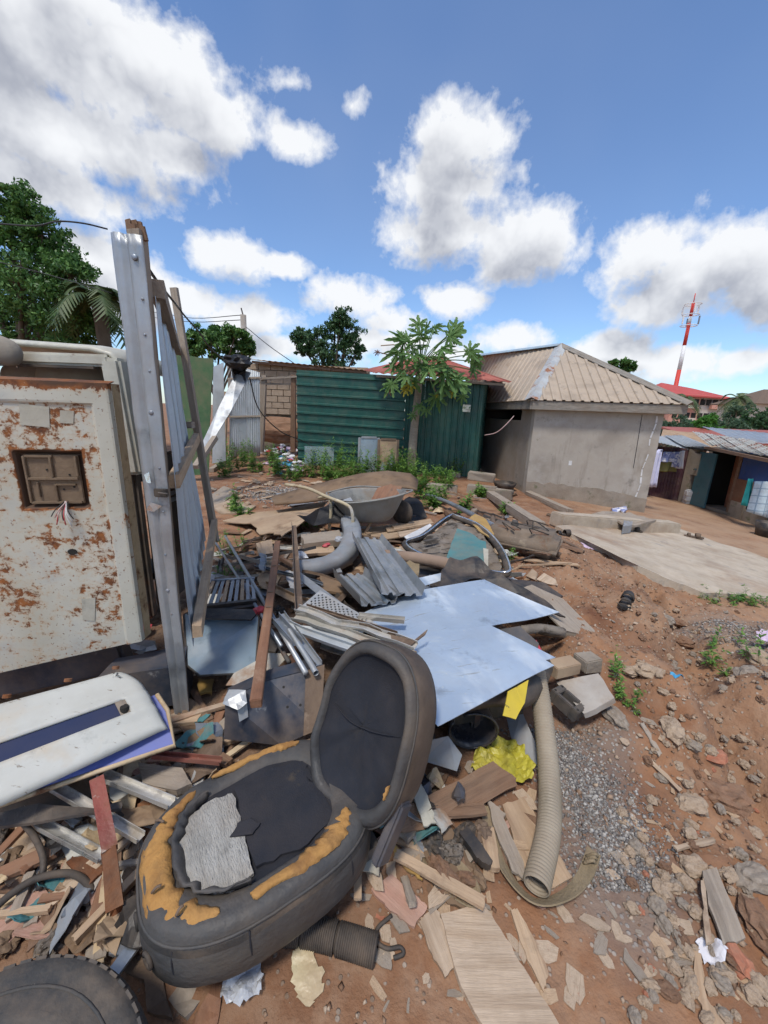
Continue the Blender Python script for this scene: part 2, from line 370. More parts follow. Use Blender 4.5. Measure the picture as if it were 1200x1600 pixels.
mat('litter_white', [(.62, .62, .62), (.75, .75, .75)], 6, .6, 0, .2, 20, dust=0.15)
mat('litter_blue', [(.03, .25, .50), (.08, .38, .60)], 6, .5, 0, .2, 20, dust=0.1)
mat('litter_red', [(.45, .03, .05), (.60, .08, .10)], 6, .5, 0, .2, 20, dust=0.1)
mat('litter_lilac', [(.60, .45, .60), (.70, .55, .68)], 6, .5, 0, .2, 20)
mat('shoe_black', [(.012, .012, .014), (.03, .03, .03)], 6, .6, 0, .2, 40)
mat('shoe_brown', [(.10, .07, .05), (.16, .11, .08)], 6, .8, 0, .2, 40)
mat('printed_card', [(.55, .60, .55), (.70, .72, .66)], 6, .6, 0, 0, 5, spots=[((.10, .25, .12), 16, .55, .58), ((.05, .05, .05), 26, .62, .64)])


def leafmat(name, c0, c1, c2, trans=.25, rough=.5):
    m = bpy.data.materials.new(name); m.use_nodes = True; MATS[name] = m; m.node_tree.nodes.clear(); b = NB(m.node_tree)
    g = b.new('ShaderNodeNewGeometry'); oi = b.new('ShaderNodeObjectInfo')
    rp = g.outputs['Random Per Island']
    cr = b.new('ShaderNodeValToRGB'); b.put(cr.inputs[0], rp)
    cr.color_ramp.elements[0].color = rgba(c0); cr.color_ramp.elements[1].color = rgba(c2)
    e = cr.color_ramp.elements.new(.55); e.color = rgba(c1)
    bs = b.new('ShaderNodeBsdfPrincipled'); b.put(bs.inputs['Base Color'], cr.outputs[0]); bs.inputs['Roughness'].default_value = rough
    bs.inputs['Specular IOR Level'].default_value = .35
    tl = b.new('ShaderNodeBsdfTranslucent'); b.put(tl.inputs[0], cr.outputs[0])
    mx = b.new('ShaderNodeMixShader'); mx.inputs[0].default_value = trans
    o = b.new('ShaderNodeOutputMaterial'); L = m.node_tree.links.new
    L(bs.outputs[0], mx.inputs[1]); L(tl.outputs[0], mx.inputs[2]); L(mx.outputs[0], o.inputs[0])
    return m


leafmat('leaf_neem', (.045, .11, .03), (.08, .185, .045), (.15, .275, .065))
leafmat('leaf_dark', (0.032, 0.075, 0.032), (0.051, 0.116, 0.043), (0.087, 0.167, 0.058))
leafmat('leaf_bright', (.05, .17, .025), (.08, .24, .035), (.13, .31, .05))
leafmat('leaf_far', (0.051, 0.094, 0.058), (0.072, 0.131, 0.072), (0.109, 0.174, 0.087))
leafmat('leaf_papaya', (.085, .17, .05), (.13, .24, .07), (.20, .31, .10), .3)
leafmat('leaf_papaya_yellow', (.42, .36, .03), (.50, .42, .05), (.36, .34, .05), .3)
leafmat('leaf_papaya_dry', (.13, .07, .05), (.17, .09, .06), (.2, .11, .07), .1)
leafmat('weed', (0.078, 0.169, 0.026), (0.130, 0.260, 0.046), (0.221, 0.351, 0.078), .3)
leafmat('leaf_palm', (.045, .075, .025), (.07, .11, .035), (.12, .15, .06), .2)


def rust_panel_mat():
    m = bpy.data.materials.new('rusty_white'); m.use_nodes = True; MATS['rusty_white'] = m; m.node_tree.nodes.clear(); b = NB(m.node_tree)
    tcn = b.new('ShaderNodeTexCoord'); v = tcn.outputs['Object']
    at = b.new('ShaderNodeAttribute'); at.attribute_name = 'wear'
    base = b.mix(b.rng(b.noise(v, 2.5, 5), .35, .7), (.47, .45, .37, 1), (.60, .585, .51, 1))
    base = b.mix(b.rng(b.noise(v, 5, 6), .55, .8), base, (.40, .405, .38, 1))
    wear = b.math('ADD', at.outputs['Fac'], b.rng(b.noise(v, 3.5, 3), .4, .7, -.25, .12))
    n = b.noise(v, 24, 10, .74, .3)
    n2 = b.noise(b.vmath('MULTIPLY', v, (1, 1, 3.0)), 9, 9, .7)
    f = b.rng(b.math('ADD', b.math('ADD', n, b.math('MULTIPLY', n2, .5)), b.math('MULTIPLY', wear, .50)), 1.06, 1.12)
    f0 = b.rng(b.math('ADD', b.math('ADD', n, b.math('MULTIPLY', n2, .5)), b.math('MULTIPLY', wear, .50)), .96, 1.10)
    base = b.mix(b.math('MULTIPLY', f0, .45), base, (.55, .33, .15, 1))
    f = b.math('MAXIMUM', f, b.math('MULTIPLY', b.rng(b.noise(v, 75, 4, .6), .63, .68), .85))
    rc = b.mix(b.rng(b.noise(v, 30, 6), .35, .65), (.10, .035, .016, 1), (.33, .115, .03, 1))
    rc = b.mix(b.rng(wear, .8, 1.0), rc, (.09, .05, .03, 1))
    c = b.mix(f, base, rc)
    bs = b.new('ShaderNodeBsdfPrincipled'); b.put(bs.inputs['Base Color'], c)
    b.put(bs.inputs['Roughness'], b.math('MULTIPLY_ADD', f, .4, .45))
    bn = b.new('ShaderNodeBump'); bn.inputs['Strength'].default_value = .35; bn.inputs['Distance'].default_value = .004; bn.invert = True
    b.put(bn.inputs['Height'], b.math('ADD', f, b.math('MULTIPLY', b.noise(v, 60, 5), .3))); m.node_tree.links.new(bn.outputs[0], bs.inputs['Normal'])
    o = b.new('ShaderNodeOutputMaterial'); m.node_tree.links.new(bs.outputs[0], o.inputs[0])


rust_panel_mat()


def ground_mat():
    m = bpy.data.materials.new('soil'); m.use_nodes = True; MATS['soil'] = m; m.node_tree.nodes.clear(); b = NB(m.node_tree)
    g = b.new('ShaderNodeNewGeometry'); v = g.outputs['Position']
    at = b.new('ShaderNodeAttribute'); at.attribute_name = 'zones'
    sp = b.new('ShaderNodeSeparateColor'); b.put(sp.inputs[0], at.outputs['Color'])
    grav, litter, pale = sp.outputs[0], sp.outputs[1], sp.outputs[2]
    c = b.mix(b.rng(b.noise(v, 1.3, 7, .6), .35, .65), (.195, .086, .043, 1), (.33, .172, .092, 1))
    c = b.mix(b.rng(b.noise(v, 6, 7, .65), .42, .72), c, (.35, .225, .145, 1))
    c = b.mix(b.rng(b.noise(v, 3, 6, .6), .50, .68), c, (.15, .064, .034, 1))
    c = b.mix(b.math('MULTIPLY', pale, b.rng(b.noise(v, 2.0, 6), .3, .6, .3, 1.0)), c, (.42, .285, .185, 1))
    # small stones and chips
    vo = b.new('ShaderNodeTexVoronoi'); b.put(vo.inputs['Vector'], v); vo.inputs['Scale'].default_value = 55
    vo.inputs['Randomness'].default_value = 1.0
    sv = b.new('ShaderNodeSeparateColor'); b.put(sv.inputs[0], vo.outputs['Color'])
    peb = b.math('MULTIPLY', b.rng(vo.outputs['Distance'], .42, .30), b.math('GREATER_THAN', sv.outputs[0], b.math('SUBTRACT', .82, b.math('MULTIPLY', grav, .75))))
    pc = b.mix(sv.outputs[1], (.22, .16, .115, 1), (.42, .35, .285, 1))
    pc = b.mix(b.math('MULTIPLY', grav, .6), pc, b.mix(sv.outputs[2], (.15, .145, .14, 1), (.40, .385, .365, 1)))
    c = b.mix(b.math('MULTIPLY', grav, .55), c, (.19, .165, .145, 1))
    c = b.mix(b.math('MULTIPLY', peb, .85), c, pc)
    # trodden rubbish: woody, dark brown
    lc = b.mix(b.rng(b.noise(v, 12, 8, .7), .4, .65), (.085, .052, .034, 1), (.24, .165, .11, 1))
    c = b.mix(b.math('MULTIPLY', litter, .8), c, lc)
    bs = b.new('ShaderNodeBsdfPrincipled'); b.put(bs.inputs['Base Color'], c); bs.inputs['Roughness'].default_value = .93
    bs.inputs['Specular IOR Level'].default_value = .25
    bn = b.new('ShaderNodeBump'); bn.inputs['Strength'].default_value = .75; bn.inputs['Distance'].default_value = .02
    hgt_ = b.math('ADD', b.noise(v, 22, 5, .65), b.math('MULTIPLY', peb, .22)); b.put(bn.inputs['Height'], hgt_)
    m.node_tree.links.new(bn.outputs[0], bs.inputs['Normal'])
    o = b.new('ShaderNodeOutputMaterial'); m.node_tree.links.new(bs.outputs[0], o.inputs[0])


ground_mat()

# ---------------------------------------------------------------- mesh helpers


def tag(o, label=None, cat=None, group=None, kind=None):
    if label: o['label'] = label
    if cat: o['category'] = cat
    if group: o['group'] = group
    if kind or cat: o['kind'] = kind or 'thing'
    return o


def root(name, loc, label, cat, group=None):
    o = bpy.data.objects.new(name, None); COL.objects.link(o); o.location = Vector(loc); o.empty_display_size = .1
    return tag(o, label, cat, group)


def adopt(o, parent):
    if parent is None: return o
    mw = o.matrix_basis.copy(); o.parent = parent
    o.matrix_parent_inverse = p_inv(parent); o.matrix_basis = mw
    return o


def wmat(o):
    return (wmat(o.parent) @ o.matrix_parent_inverse @ o.matrix_basis) if o.parent else o.matrix_basis.copy()


def p_inv(p): return wmat(p).inverted()


def mesh_np(name, V, Fc, mats, smooth=False, midx=None):
    me = bpy.data.meshes.new(name)
    me.from_pydata([tuple(v) for v in V], [], Fc); me.update()
    for m in (mats if isinstance(mats, (list, tuple)) else [mats]): me.materials.append(MATS[m])
    if midx is not None: me.polygons.foreach_set('material_index', midx)
    if smooth: me.polygons.foreach_set('use_smooth', [True] * len(me.polygons))
    return me


_made = []


def put(name, me, parent=None, mw=None):
    o = bpy.data.objects.new(name, me); COL.objects.link(o); _made.append(o)
    if mw is not None: o.matrix_basis = mw
    return adopt(o, parent)


def frame(o, x, n):
    x = Vector(x).normalized(); n = Vector(n); z = (n - x * n.dot(x))
    if z.length < 1e-6: z = x.orthogonal()
    z.normalize(); y = z.cross(x)
    return Matrix(((x.x, y.x, z.x, o[0]), (x.y, y.y, z.y, o[1]), (x.z, y.z, z.z, o[2]), (0, 0, 0, 1)))


def LAST(): return _made[-1]


def bm_obj(name, bm, m, parent=None, mw=None, smooth=False, bevel=0):
    if bevel: bmesh.ops.bevel(bm, geom=bm.edges[:], offset=bevel, segments=2, affect='EDGES', clamp_overlap=True)
    bmesh.ops.recalc_face_normals(bm, faces=bm.faces[:])
    me = bpy.data.meshes.new(name); bm.to_mesh(me); bm.free()
    for k in (m if isinstance(m, (list, tuple)) else [m]): me.materials.append(MATS[k])
    if smooth: me.polygons.foreach_set('use_smooth', [True] * len(me.polygons))
    return put(name, me, parent, mw)


def ragged(pts, n, amp):
    out = []
    for i in range(len(pts)):
        a, c = Vector(pts[i]), Vector(pts[(i + 1) % len(pts)])
        out.append(a); e = c - a
        for k in range(1, n):
            t = (k + random.uniform(-.35, .35)) / n
            out.append(a + e * t + Vector((random.uniform(-amp, amp), random.uniform(-amp, amp), 0)))
    return out


def plate(name, pts, th, m, parent=None, rag=0, ragn=4, bend=0.0, bscale=2.5, cuts=0, normal=None, smooth=False, holes=None):
    """flat or gently bent sheet with the given 3-D outline and thickness"""
    pts = [Vector(p) for p in pts]
    c = sum(pts, Vector()) / len(pts)
    nrm = Vector()
    for i in range(len(pts)): nrm += (pts[i] - c).cross(pts[(i + 1) % len(pts)] - c)
    if normal is not None:
        if nrm.dot(Vector(normal)) < 0: nrm = -nrm
    elif nrm.z < 0: nrm = -nrm
    ed = max((pts[(i + 1) % len(pts)] - pts[i] for i in range(len(pts))), key=lambda e_: e_.length)
    mw = frame(c, ed, nrm); inv = mw.inverted()
    L = [inv @ p for p in pts]
    if rag: L = ragged(L, ragn, rag)
    bm = bmesh.new(); vs = [bm.verts.new(p) for p in L]
    f = bm.faces.new(vs); bmesh.ops.triangulate(bm, faces=[f])
    for _ in range(cuts):
        bmesh.ops.subdivide_edges(bm, edges=[e for e in bm.edges if e.calc_length() > .04], cuts=1, use_grid_fill=True)
        bmesh.ops.triangulate(bm, faces=bm.faces[:])
    if bend:
        sd_ = random.uniform(0, 50)
        for v in bm.verts:
            v.co.z += bend * mnoise.noise(Vector((v.co.x * bscale + sd_, v.co.y * bscale, sd_)))
    ex = bmesh.ops.extrude_face_region(bm, geom=bm.faces[:])
    for g in ex['geom']:
        if isinstance(g, bmesh.types.BMVert): g.co.z -= th
    return bm_obj(name, bm, m, parent, mw, smooth)


def boxm(name, sx, sy, sz, m, parent=None, mw=None, bevel=0, jit=0, taper=None):
    bm = bmesh.new(); bmesh.ops.create_cube(bm, size=1)
    for v in bm.verts:
        v.co = Vector((v.co.x * sx, v.co.y * sy, v.co.z * sz)) + Vector([random.uniform(-jit, jit) for _ in range(3)])
        if taper and v.co.x > 0: v.co.y *= taper; v.co.z *= taper
    return bm_obj(name, bm, m, parent, mw, bevel=bevel)


def bar(name, a, c, w, h, m, parent=None, up=(0, 0, 1), bevel=0, jit=0, ext=0):
    a, c = Vector(a), Vector(c); d = c - a
    mw = frame((a + c) / 2, d, up)
    return boxm(name, d.length + ext, w, h, m, parent, mw, bevel, jit)


def profile_bar(name, a, c, prof, m, parent=None, up=(0, 0, 1), closed=False, bend=0, nseg=1, smooth=False):
    """sweep an open or closed cross-section (list of (y, z)) from a to c; an open one should already have thickness"""
    a, c = Vector(a), Vector(c); d = c - a; mw = frame(a, d, up); Ln = d.length
    V, Fc = [], []; n = len(prof); sd_ = random.uniform(0, 99)
    for k in range(nseg + 1):
        t = k / nseg
        for (y, z) in prof:
            V.append((Ln * t, y + bend * mnoise.noise(Vector((t * 4, sd_, 0))), z + bend * mnoise.noise(Vector((t * 4, sd_, 9)))))
    for k in range(nseg):
        for i in range(n):
            j = (i + 1) % n
            Fc.append((k * n + i, k * n + j, (k + 1) * n + j, (k + 1) * n + i))
    Fc.append(tuple(range(n))[::-1]); Fc.append(tuple(nseg * n + i for i in range(n)))
    me = mesh_np(name, V, Fc, m, smooth)
    return put(name, me, parent, mw)


def U_prof(w, h, t): return [(-w / 2, 0), (w / 2, 0), (w / 2, h), (w / 2 - t, h), (w / 2 - t, t), (-w / 2 + t, t), (-w / 2 + t, h), (-w / 2, h)]


def L_prof(w, h, t): return [(0, 0), (w, 0), (w, t), (t, t), (t, h), (0, h)]


def smooth_path(pts, n=6):
    pts = [Vector(p) for p in pts]; out = []
    P = [2 * pts[0] - pts[1]] + pts + [2 * pts[-1] - pts[-2]]
    for i in range(1, len(P) - 2):
        for k in range(n):
            t = k / n; p0, p1, p2, p3 = P[i - 1:i + 3]
            out.append(.5 * ((2 * p1) + (-p0 + p2) * t + (2 * p0 - 5 * p1 + 4 * p2 - p3) * t * t + (-p0 + 3 * p1 - 3 * p2 + p3) * t ** 3))
    out.append(pts[-1]); return out


def sweep(name, path, prof, m, parent=None, up0=(0, 0, 1), scale=None, cap=True, smooth=True, closed=True, twist=None):
    """sweep a 2-D profile along a path with a rotation-minimising frame"""
    path = [Vector(p) for p in path]; n = len(prof); V, Fc = [], []
    o = path[0].copy(); up = Vector(up0)
    for k, p in enumerate(path):
        tg = (path[min(k + 1, len(path) - 1)] - path[max(k - 1, 0)]).normalized()
        up = (up - tg * up.dot(tg))
        if up.length < 1e-4: up = tg.orthogonal()
        up.normalize(); sd_ = tg.cross(up)
        s = scale[k] if scale is not None else 1.0
        s = s if isinstance(s, (tuple, list)) else (s, s)
        aa = twist[k] if twist is not None else 0; ca, sa = math.cos(aa), math.sin(aa)
        for (y, z) in prof:
            y, z = y * s[0], z * s[1]; y, z = y * ca - z * sa, y * sa + z * ca
            V.append(p - o + sd_ * y + up * z)
    for k in range(len(path) - 1):
        for i in range(n if closed else n - 1):
            j = (i + 1) % n
            Fc.append((k * n + i, k * n + j, (k + 1) * n + j, (k + 1) * n + i))
    if cap and closed:
        Fc.append(tuple(range(n))[::-1]); Fc.append(tuple((len(path) - 1) * n + i for i in range(n)))
    me = mesh_np(name, V, Fc, m, smooth)
    return put(name, me, parent, Matrix.Translation(o))


def circ(r, n=10): return [(r * math.cos(2 * math.pi * i / n), r * math.sin(2 * math.pi * i / n)) for i in range(n)]


def tube(name, pts, r, m, parent=None, n=10, sm=0, scale=None):
    return sweep(name, smooth_path(pts, sm) if sm else pts, circ(r, n), m, parent, scale=scale)


def rib_prof(kind, t):
    t = t % 1.0
    if kind == 'sine': return .5 + .5 * math.sin(2 * math.pi * t)
    if kind == 'rib': return 1.0 if .42 < t < .58 else (0.0 if t < .34 or t > .66 else ((t - .34) / .08 if t < .5 else (.66 - t) / .08))
    if kind == 'groove': return 0.0 if .46 < t < .54 else 1.0


def corr(name, p00, p10, p11, p01, n, amp, m, parent=None, kind='sine', dent=0.0, nv=6, per=10, th=.002, facing=None):
    """corrugated sheet between four corners; the ribs run from the p00-p10 edge to the p01-p11 edge"""
    p00, p10, p11, p01 = map(Vector, (p00, p10, p11, p01))
    nrm = (p10 - p00).cross(p01 - p00).normalized()
    if facing is not None and nrm.dot(Vector(facing)) < 0: nrm = -nrm
    o = p00; us = [i / (n * per) for i in range(n * per + 1)]
    if kind != 'sine':
        keys = (0, .34, .42, .58, .66) if kind == 'rib' else (0, .459, .461, .539, .541)
        us = sorted(set([(k + a) / n for k in range(n) for a in keys] + [1.0]))
    V, Fc = [], []; sd_ = random.uniform(0, 99); nu = len(us)
    for j in range(nv + 1):
        v = j / nv
        for u in us:
            p = (p00 * (1 - u) + p10 * u) * (1 - v) + (p01 * (1 - u) + p11 * u) * v
            d = amp * rib_prof(kind, u * n)
            if dent: d += dent * mnoise.noise(Vector((u * 3 + sd_, v * 3, sd_)))
            V.append(p - o + nrm * d)
    for j in range(nv):
        for i in range(nu - 1):
            a = j * nu + i; Fc.append((a, a + 1, a + nu + 1, a + nu))
    ob = put(name, mesh_np(name, V, Fc, m, kind == 'sine'), parent, Matrix.Translation(o))
    md = ob.modifiers.new('thickness', 'SOLIDIFY'); md.thickness = th; md.offset = -1
    return ob


def lump_mesh(name, m, r=1.0, sub=2, amp=.25, flat=1.0, seed=None, scale=1.6):
    bm = bmesh.new(); bmesh.ops.create_icosphere(bm, subdivisions=sub, radius=r)
    s = seed if seed is not None else random.uniform(0, 99)
    for v in bm.verts:
        k = 1 + amp * mnoise.noise(v.co * scale / r + Vector((s, s, s))) + amp * .5 * mnoise.noise(v.co * scale * 2.3 / r + Vector((s, 0, s)))
        v.co *= k; v.co.z *= flat
    me = bpy.data.meshes.new(name); bm.to_mesh(me); bm.free(); me.materials.append(MATS[m])
    return me


def quad_cloud(name, C, U, Vv, m, parent=None, loc=(0, 0, 0), fold=True):
    """many leaf-sized faces: centre C, half axes U and Vv (arrays n x 3)"""
    n = len(C); V = np.empty((n, 4, 3))
    V[:, 0] = C - U; V[:, 1] = C + Vv * .6; V[:, 2] = C + U; V[:, 3] = C - Vv * .6
    me = bpy.data.meshes.new(name); me.vertices.add(n * 4); me.vertices.foreach_set('co', V.ravel())
    me.loops.add(n * 4); me.loops.foreach_set('vertex_index', np.arange(n * 4, dtype=np.int32))
    me.polygons.add(n); me.polygons.foreach_set('loop_start', np.arange(0, n * 4, 4, dtype=np.int32))
    me.polygons.foreach_set('loop_total', np.full(n, 4, dtype=np.int32)); me.update(); me.validate()
    me.materials.append(MATS[m])
    return put(name, me, parent, Matrix.Translation(Vector(loc)))


def rand_dirs(n, updown=.0):
    d = RNG.normal(size=(n, 3)); d[:, 2] += updown; return d / np.linalg.norm(d, axis=1)[:, None]


def leaves(centres, radii, n_per, size, droop=0.3):
    C = []
    for c, r in zip(centres, radii):
        d = rand_dirs(n_per); rr = RNG.random(n_per) ** .45
        C.append(np.array(c) + d * rr[:, None] * np.array(r))
    C = np.concatenate(C); n = len(C)
    U = rand_dirs(n); U[:, 2] -= droop; U /= np.linalg.norm(U, axis=1)[:, None]
    W_ = rand_dirs(n); Vv = np.cross(U, W_); Vv /= np.linalg.norm(Vv, axis=1)[:, None]
    s = size * RNG.uniform(.6, 1.4, n)[:, None]
    return C, U * s, Vv * s * .7


def tree(name, base, height, crown, label, leafm, n_leaf, leaf, clump=None, group=None, trunk_r=.18, seed=1):
    """crown: list of (dx, dy, dz, r) lobes relative to the base; each lobe is broken into small leaf clumps"""
    r_ = random.Random(seed); base = Vector(base)
    R = root(name, base, label, 'tree', group)
    top = Vector((0, 0, height * .45))
    bm_paths = [([Vector((0, 0, -.2)), Vector((r_.uniform(-.1, .1), 0, height * .25)), top], trunk_r)]
    cs, rs = [], []
    for (dx, dy, dz, r) in crown:
        c = Vector((dx, dy, dz)); bm_paths.append(([top * r_.uniform(.6, 1.0), (top + c) / 2 + Vector((0, 0, -.1 * r)), c], trunk_r * .45))
        k = clump or 16
        for _ in range(k):
            d = Vector([r_.gauss(0, 1) for _ in range(3)]).normalized() * r * r_.uniform(.35, 1.0)
            d.z *= .75
            cs.append(tuple(c + d)); q = r * r_.uniform(.16, .34); rs.append((q * 1.25, q * 1.25, q * .8))
            if r_.random() < .35: bm_paths.append(([c, c + d * .9], trunk_r * .13))
    bm = bmesh.new()
    for path, r in bm_paths:
        p = smooth_path(path, 4) if len(path) > 2 else path; prev = None
        for k, q in enumerate(p):
            rr = r * (1 - .55 * k / (len(p) - 1)); ring = [bm.verts.new(q + Vector((rr * math.cos(a), rr * math.sin(a), 0))) for a in [i * math.pi / 3 for i in range(6)]]
            if prev:
                for i in range(6): bm.faces.new((prev[i], prev[(i + 1) % 6], ring[(i + 1) % 6], ring[i]))
            prev = ring
    bm_obj('trunk', bm, 'bark', R, Matrix.Translation(base), True)
    C, U, Vv = leaves(cs, rs, max(6, n_leaf // len(cs)), leaf)
    quad_cloud('crown', C, U, Vv, leafm, R, base)
    return R


def px_tree(name, y, px, lobes, label, leafm, n_leaf, leaf, clump=24, seed=1, trunk_r=.18, z0=None, group=None):
    """lobes: (px, py, radius px) at distance y, standing on the ground below them"""
    b_ = Yp(px, 600, y); b_.z = h1(b_.x, y) if z0 is None else z0; rr = random.Random(seed); cr = []
    for (lx, ly, lr) in lobes:
        r = lr * y / F; p = Yp(lx, ly, y) - b_; cr.append((p.x, rr.uniform(-.5, .5) * r, p.z, r))
    return tree(name, b_, max(c[2] for c in cr) * .9, cr, label, leafm, n_leaf, leaf, clump, group, trunk_r, seed)


# ---------------------------------------------------------------- ground


def axis_lines(lo, hi, step, far_lo, far_hi, growth=1.12):
    mid = list(np.arange(lo, hi + 1e-6, step)); s = step; x = hi; up_ = []
    while x < far_hi: s *= growth; x += s; up_.append(x)
    s = step; x = lo; dn = []
    while x > far_lo: s *= growth; x -= s; dn.append(x)
    return np.array(dn[::-1] + mid + up_)


def build_ground():
    xs = axis_lines(-1.6, 3.4, .022, -700, 900); ys = axis_lines(.35, 4.6, .022, -60, 1200)
    X, Y = np.meshgrid(xs, ys); Z = hgt(X, Y)
    nx, ny = len(xs), len(ys)
    V = np.stack([X, Y, Z], -1).reshape(-1, 3)
    i = np.arange((nx - 1) * (ny - 1)); a = (i // (nx - 1)) * nx + i % (nx - 1)
    Q = np.stack([a, a + 1, a + nx + 1, a + nx], -1).astype(np.int32)
    me = bpy.data.meshes.new('ground'); me.vertices.add(len(V)); me.vertices.foreach_set('co', V.ravel())
    me.loops.add(Q.size); me.loops.foreach_set('vertex_index', Q.ravel())
    me.polygons.add(len(Q)); me.polygons.foreach_set('loop_start', np.arange(0, Q.size, 4, dtype=np.int32)); me.polygons.foreach_set('loop_total', np.full(len(Q), 4, dtype=np.int32))
    me.update(); me.polygons.foreach_set('use_smooth', [True] * len(Q)); me.materials.append(MATS['soil'])
    x, y = V[:, 0], V[:, 1]
    wob = .18 * fbm(x * 2.5, y * 2.5)
    grav = np.maximum(1 - sstep(.10, .30, seg_dist(x + wob, y + wob, [(.98, 1.5), (.90, 1.25), (.92, 1.05)])), .9 * (1 - sstep(.25, .65, seg_dist(x + wob, y, [(3.0, 2.9), (3.3, 2.3)]))))
    grav = np.maximum(grav, .8 * (1 - sstep(.3, .7, seg_dist(x + wob, y + wob, [(-2.0, 7.4), (-1.2, 7.1)]))))
    lit = np.exp(-(((x + .7) / 1.45) ** 2 + ((y - 2.6) / 2.0) ** 2) ** 2) * (1 - sstep(.1, .5, x + wob - .35 * (y - .8)))
    pale = sstep(1.3, 2.2, x + wob) * (1 - sstep(4.5, 8, y)) * .35 + .7 * sstep(3.0, 5.0, x) * sstep(5, 7, y)
    ca = me.color_attributes.new('zones', 'FLOAT_COLOR', 'POINT')
    ca.data.foreach_set('color', np.stack([grav, lit, np.clip(pale, 0, 1), np.ones_like(x)], -1).astype(np.float32).ravel())
    return tag(put('ground', me), 'reddish brown bare earth of the yard with stones and rubbish trodden in', kind='structure')


build_ground()

# ---------------------------------------------------------------- concrete house with hip roof


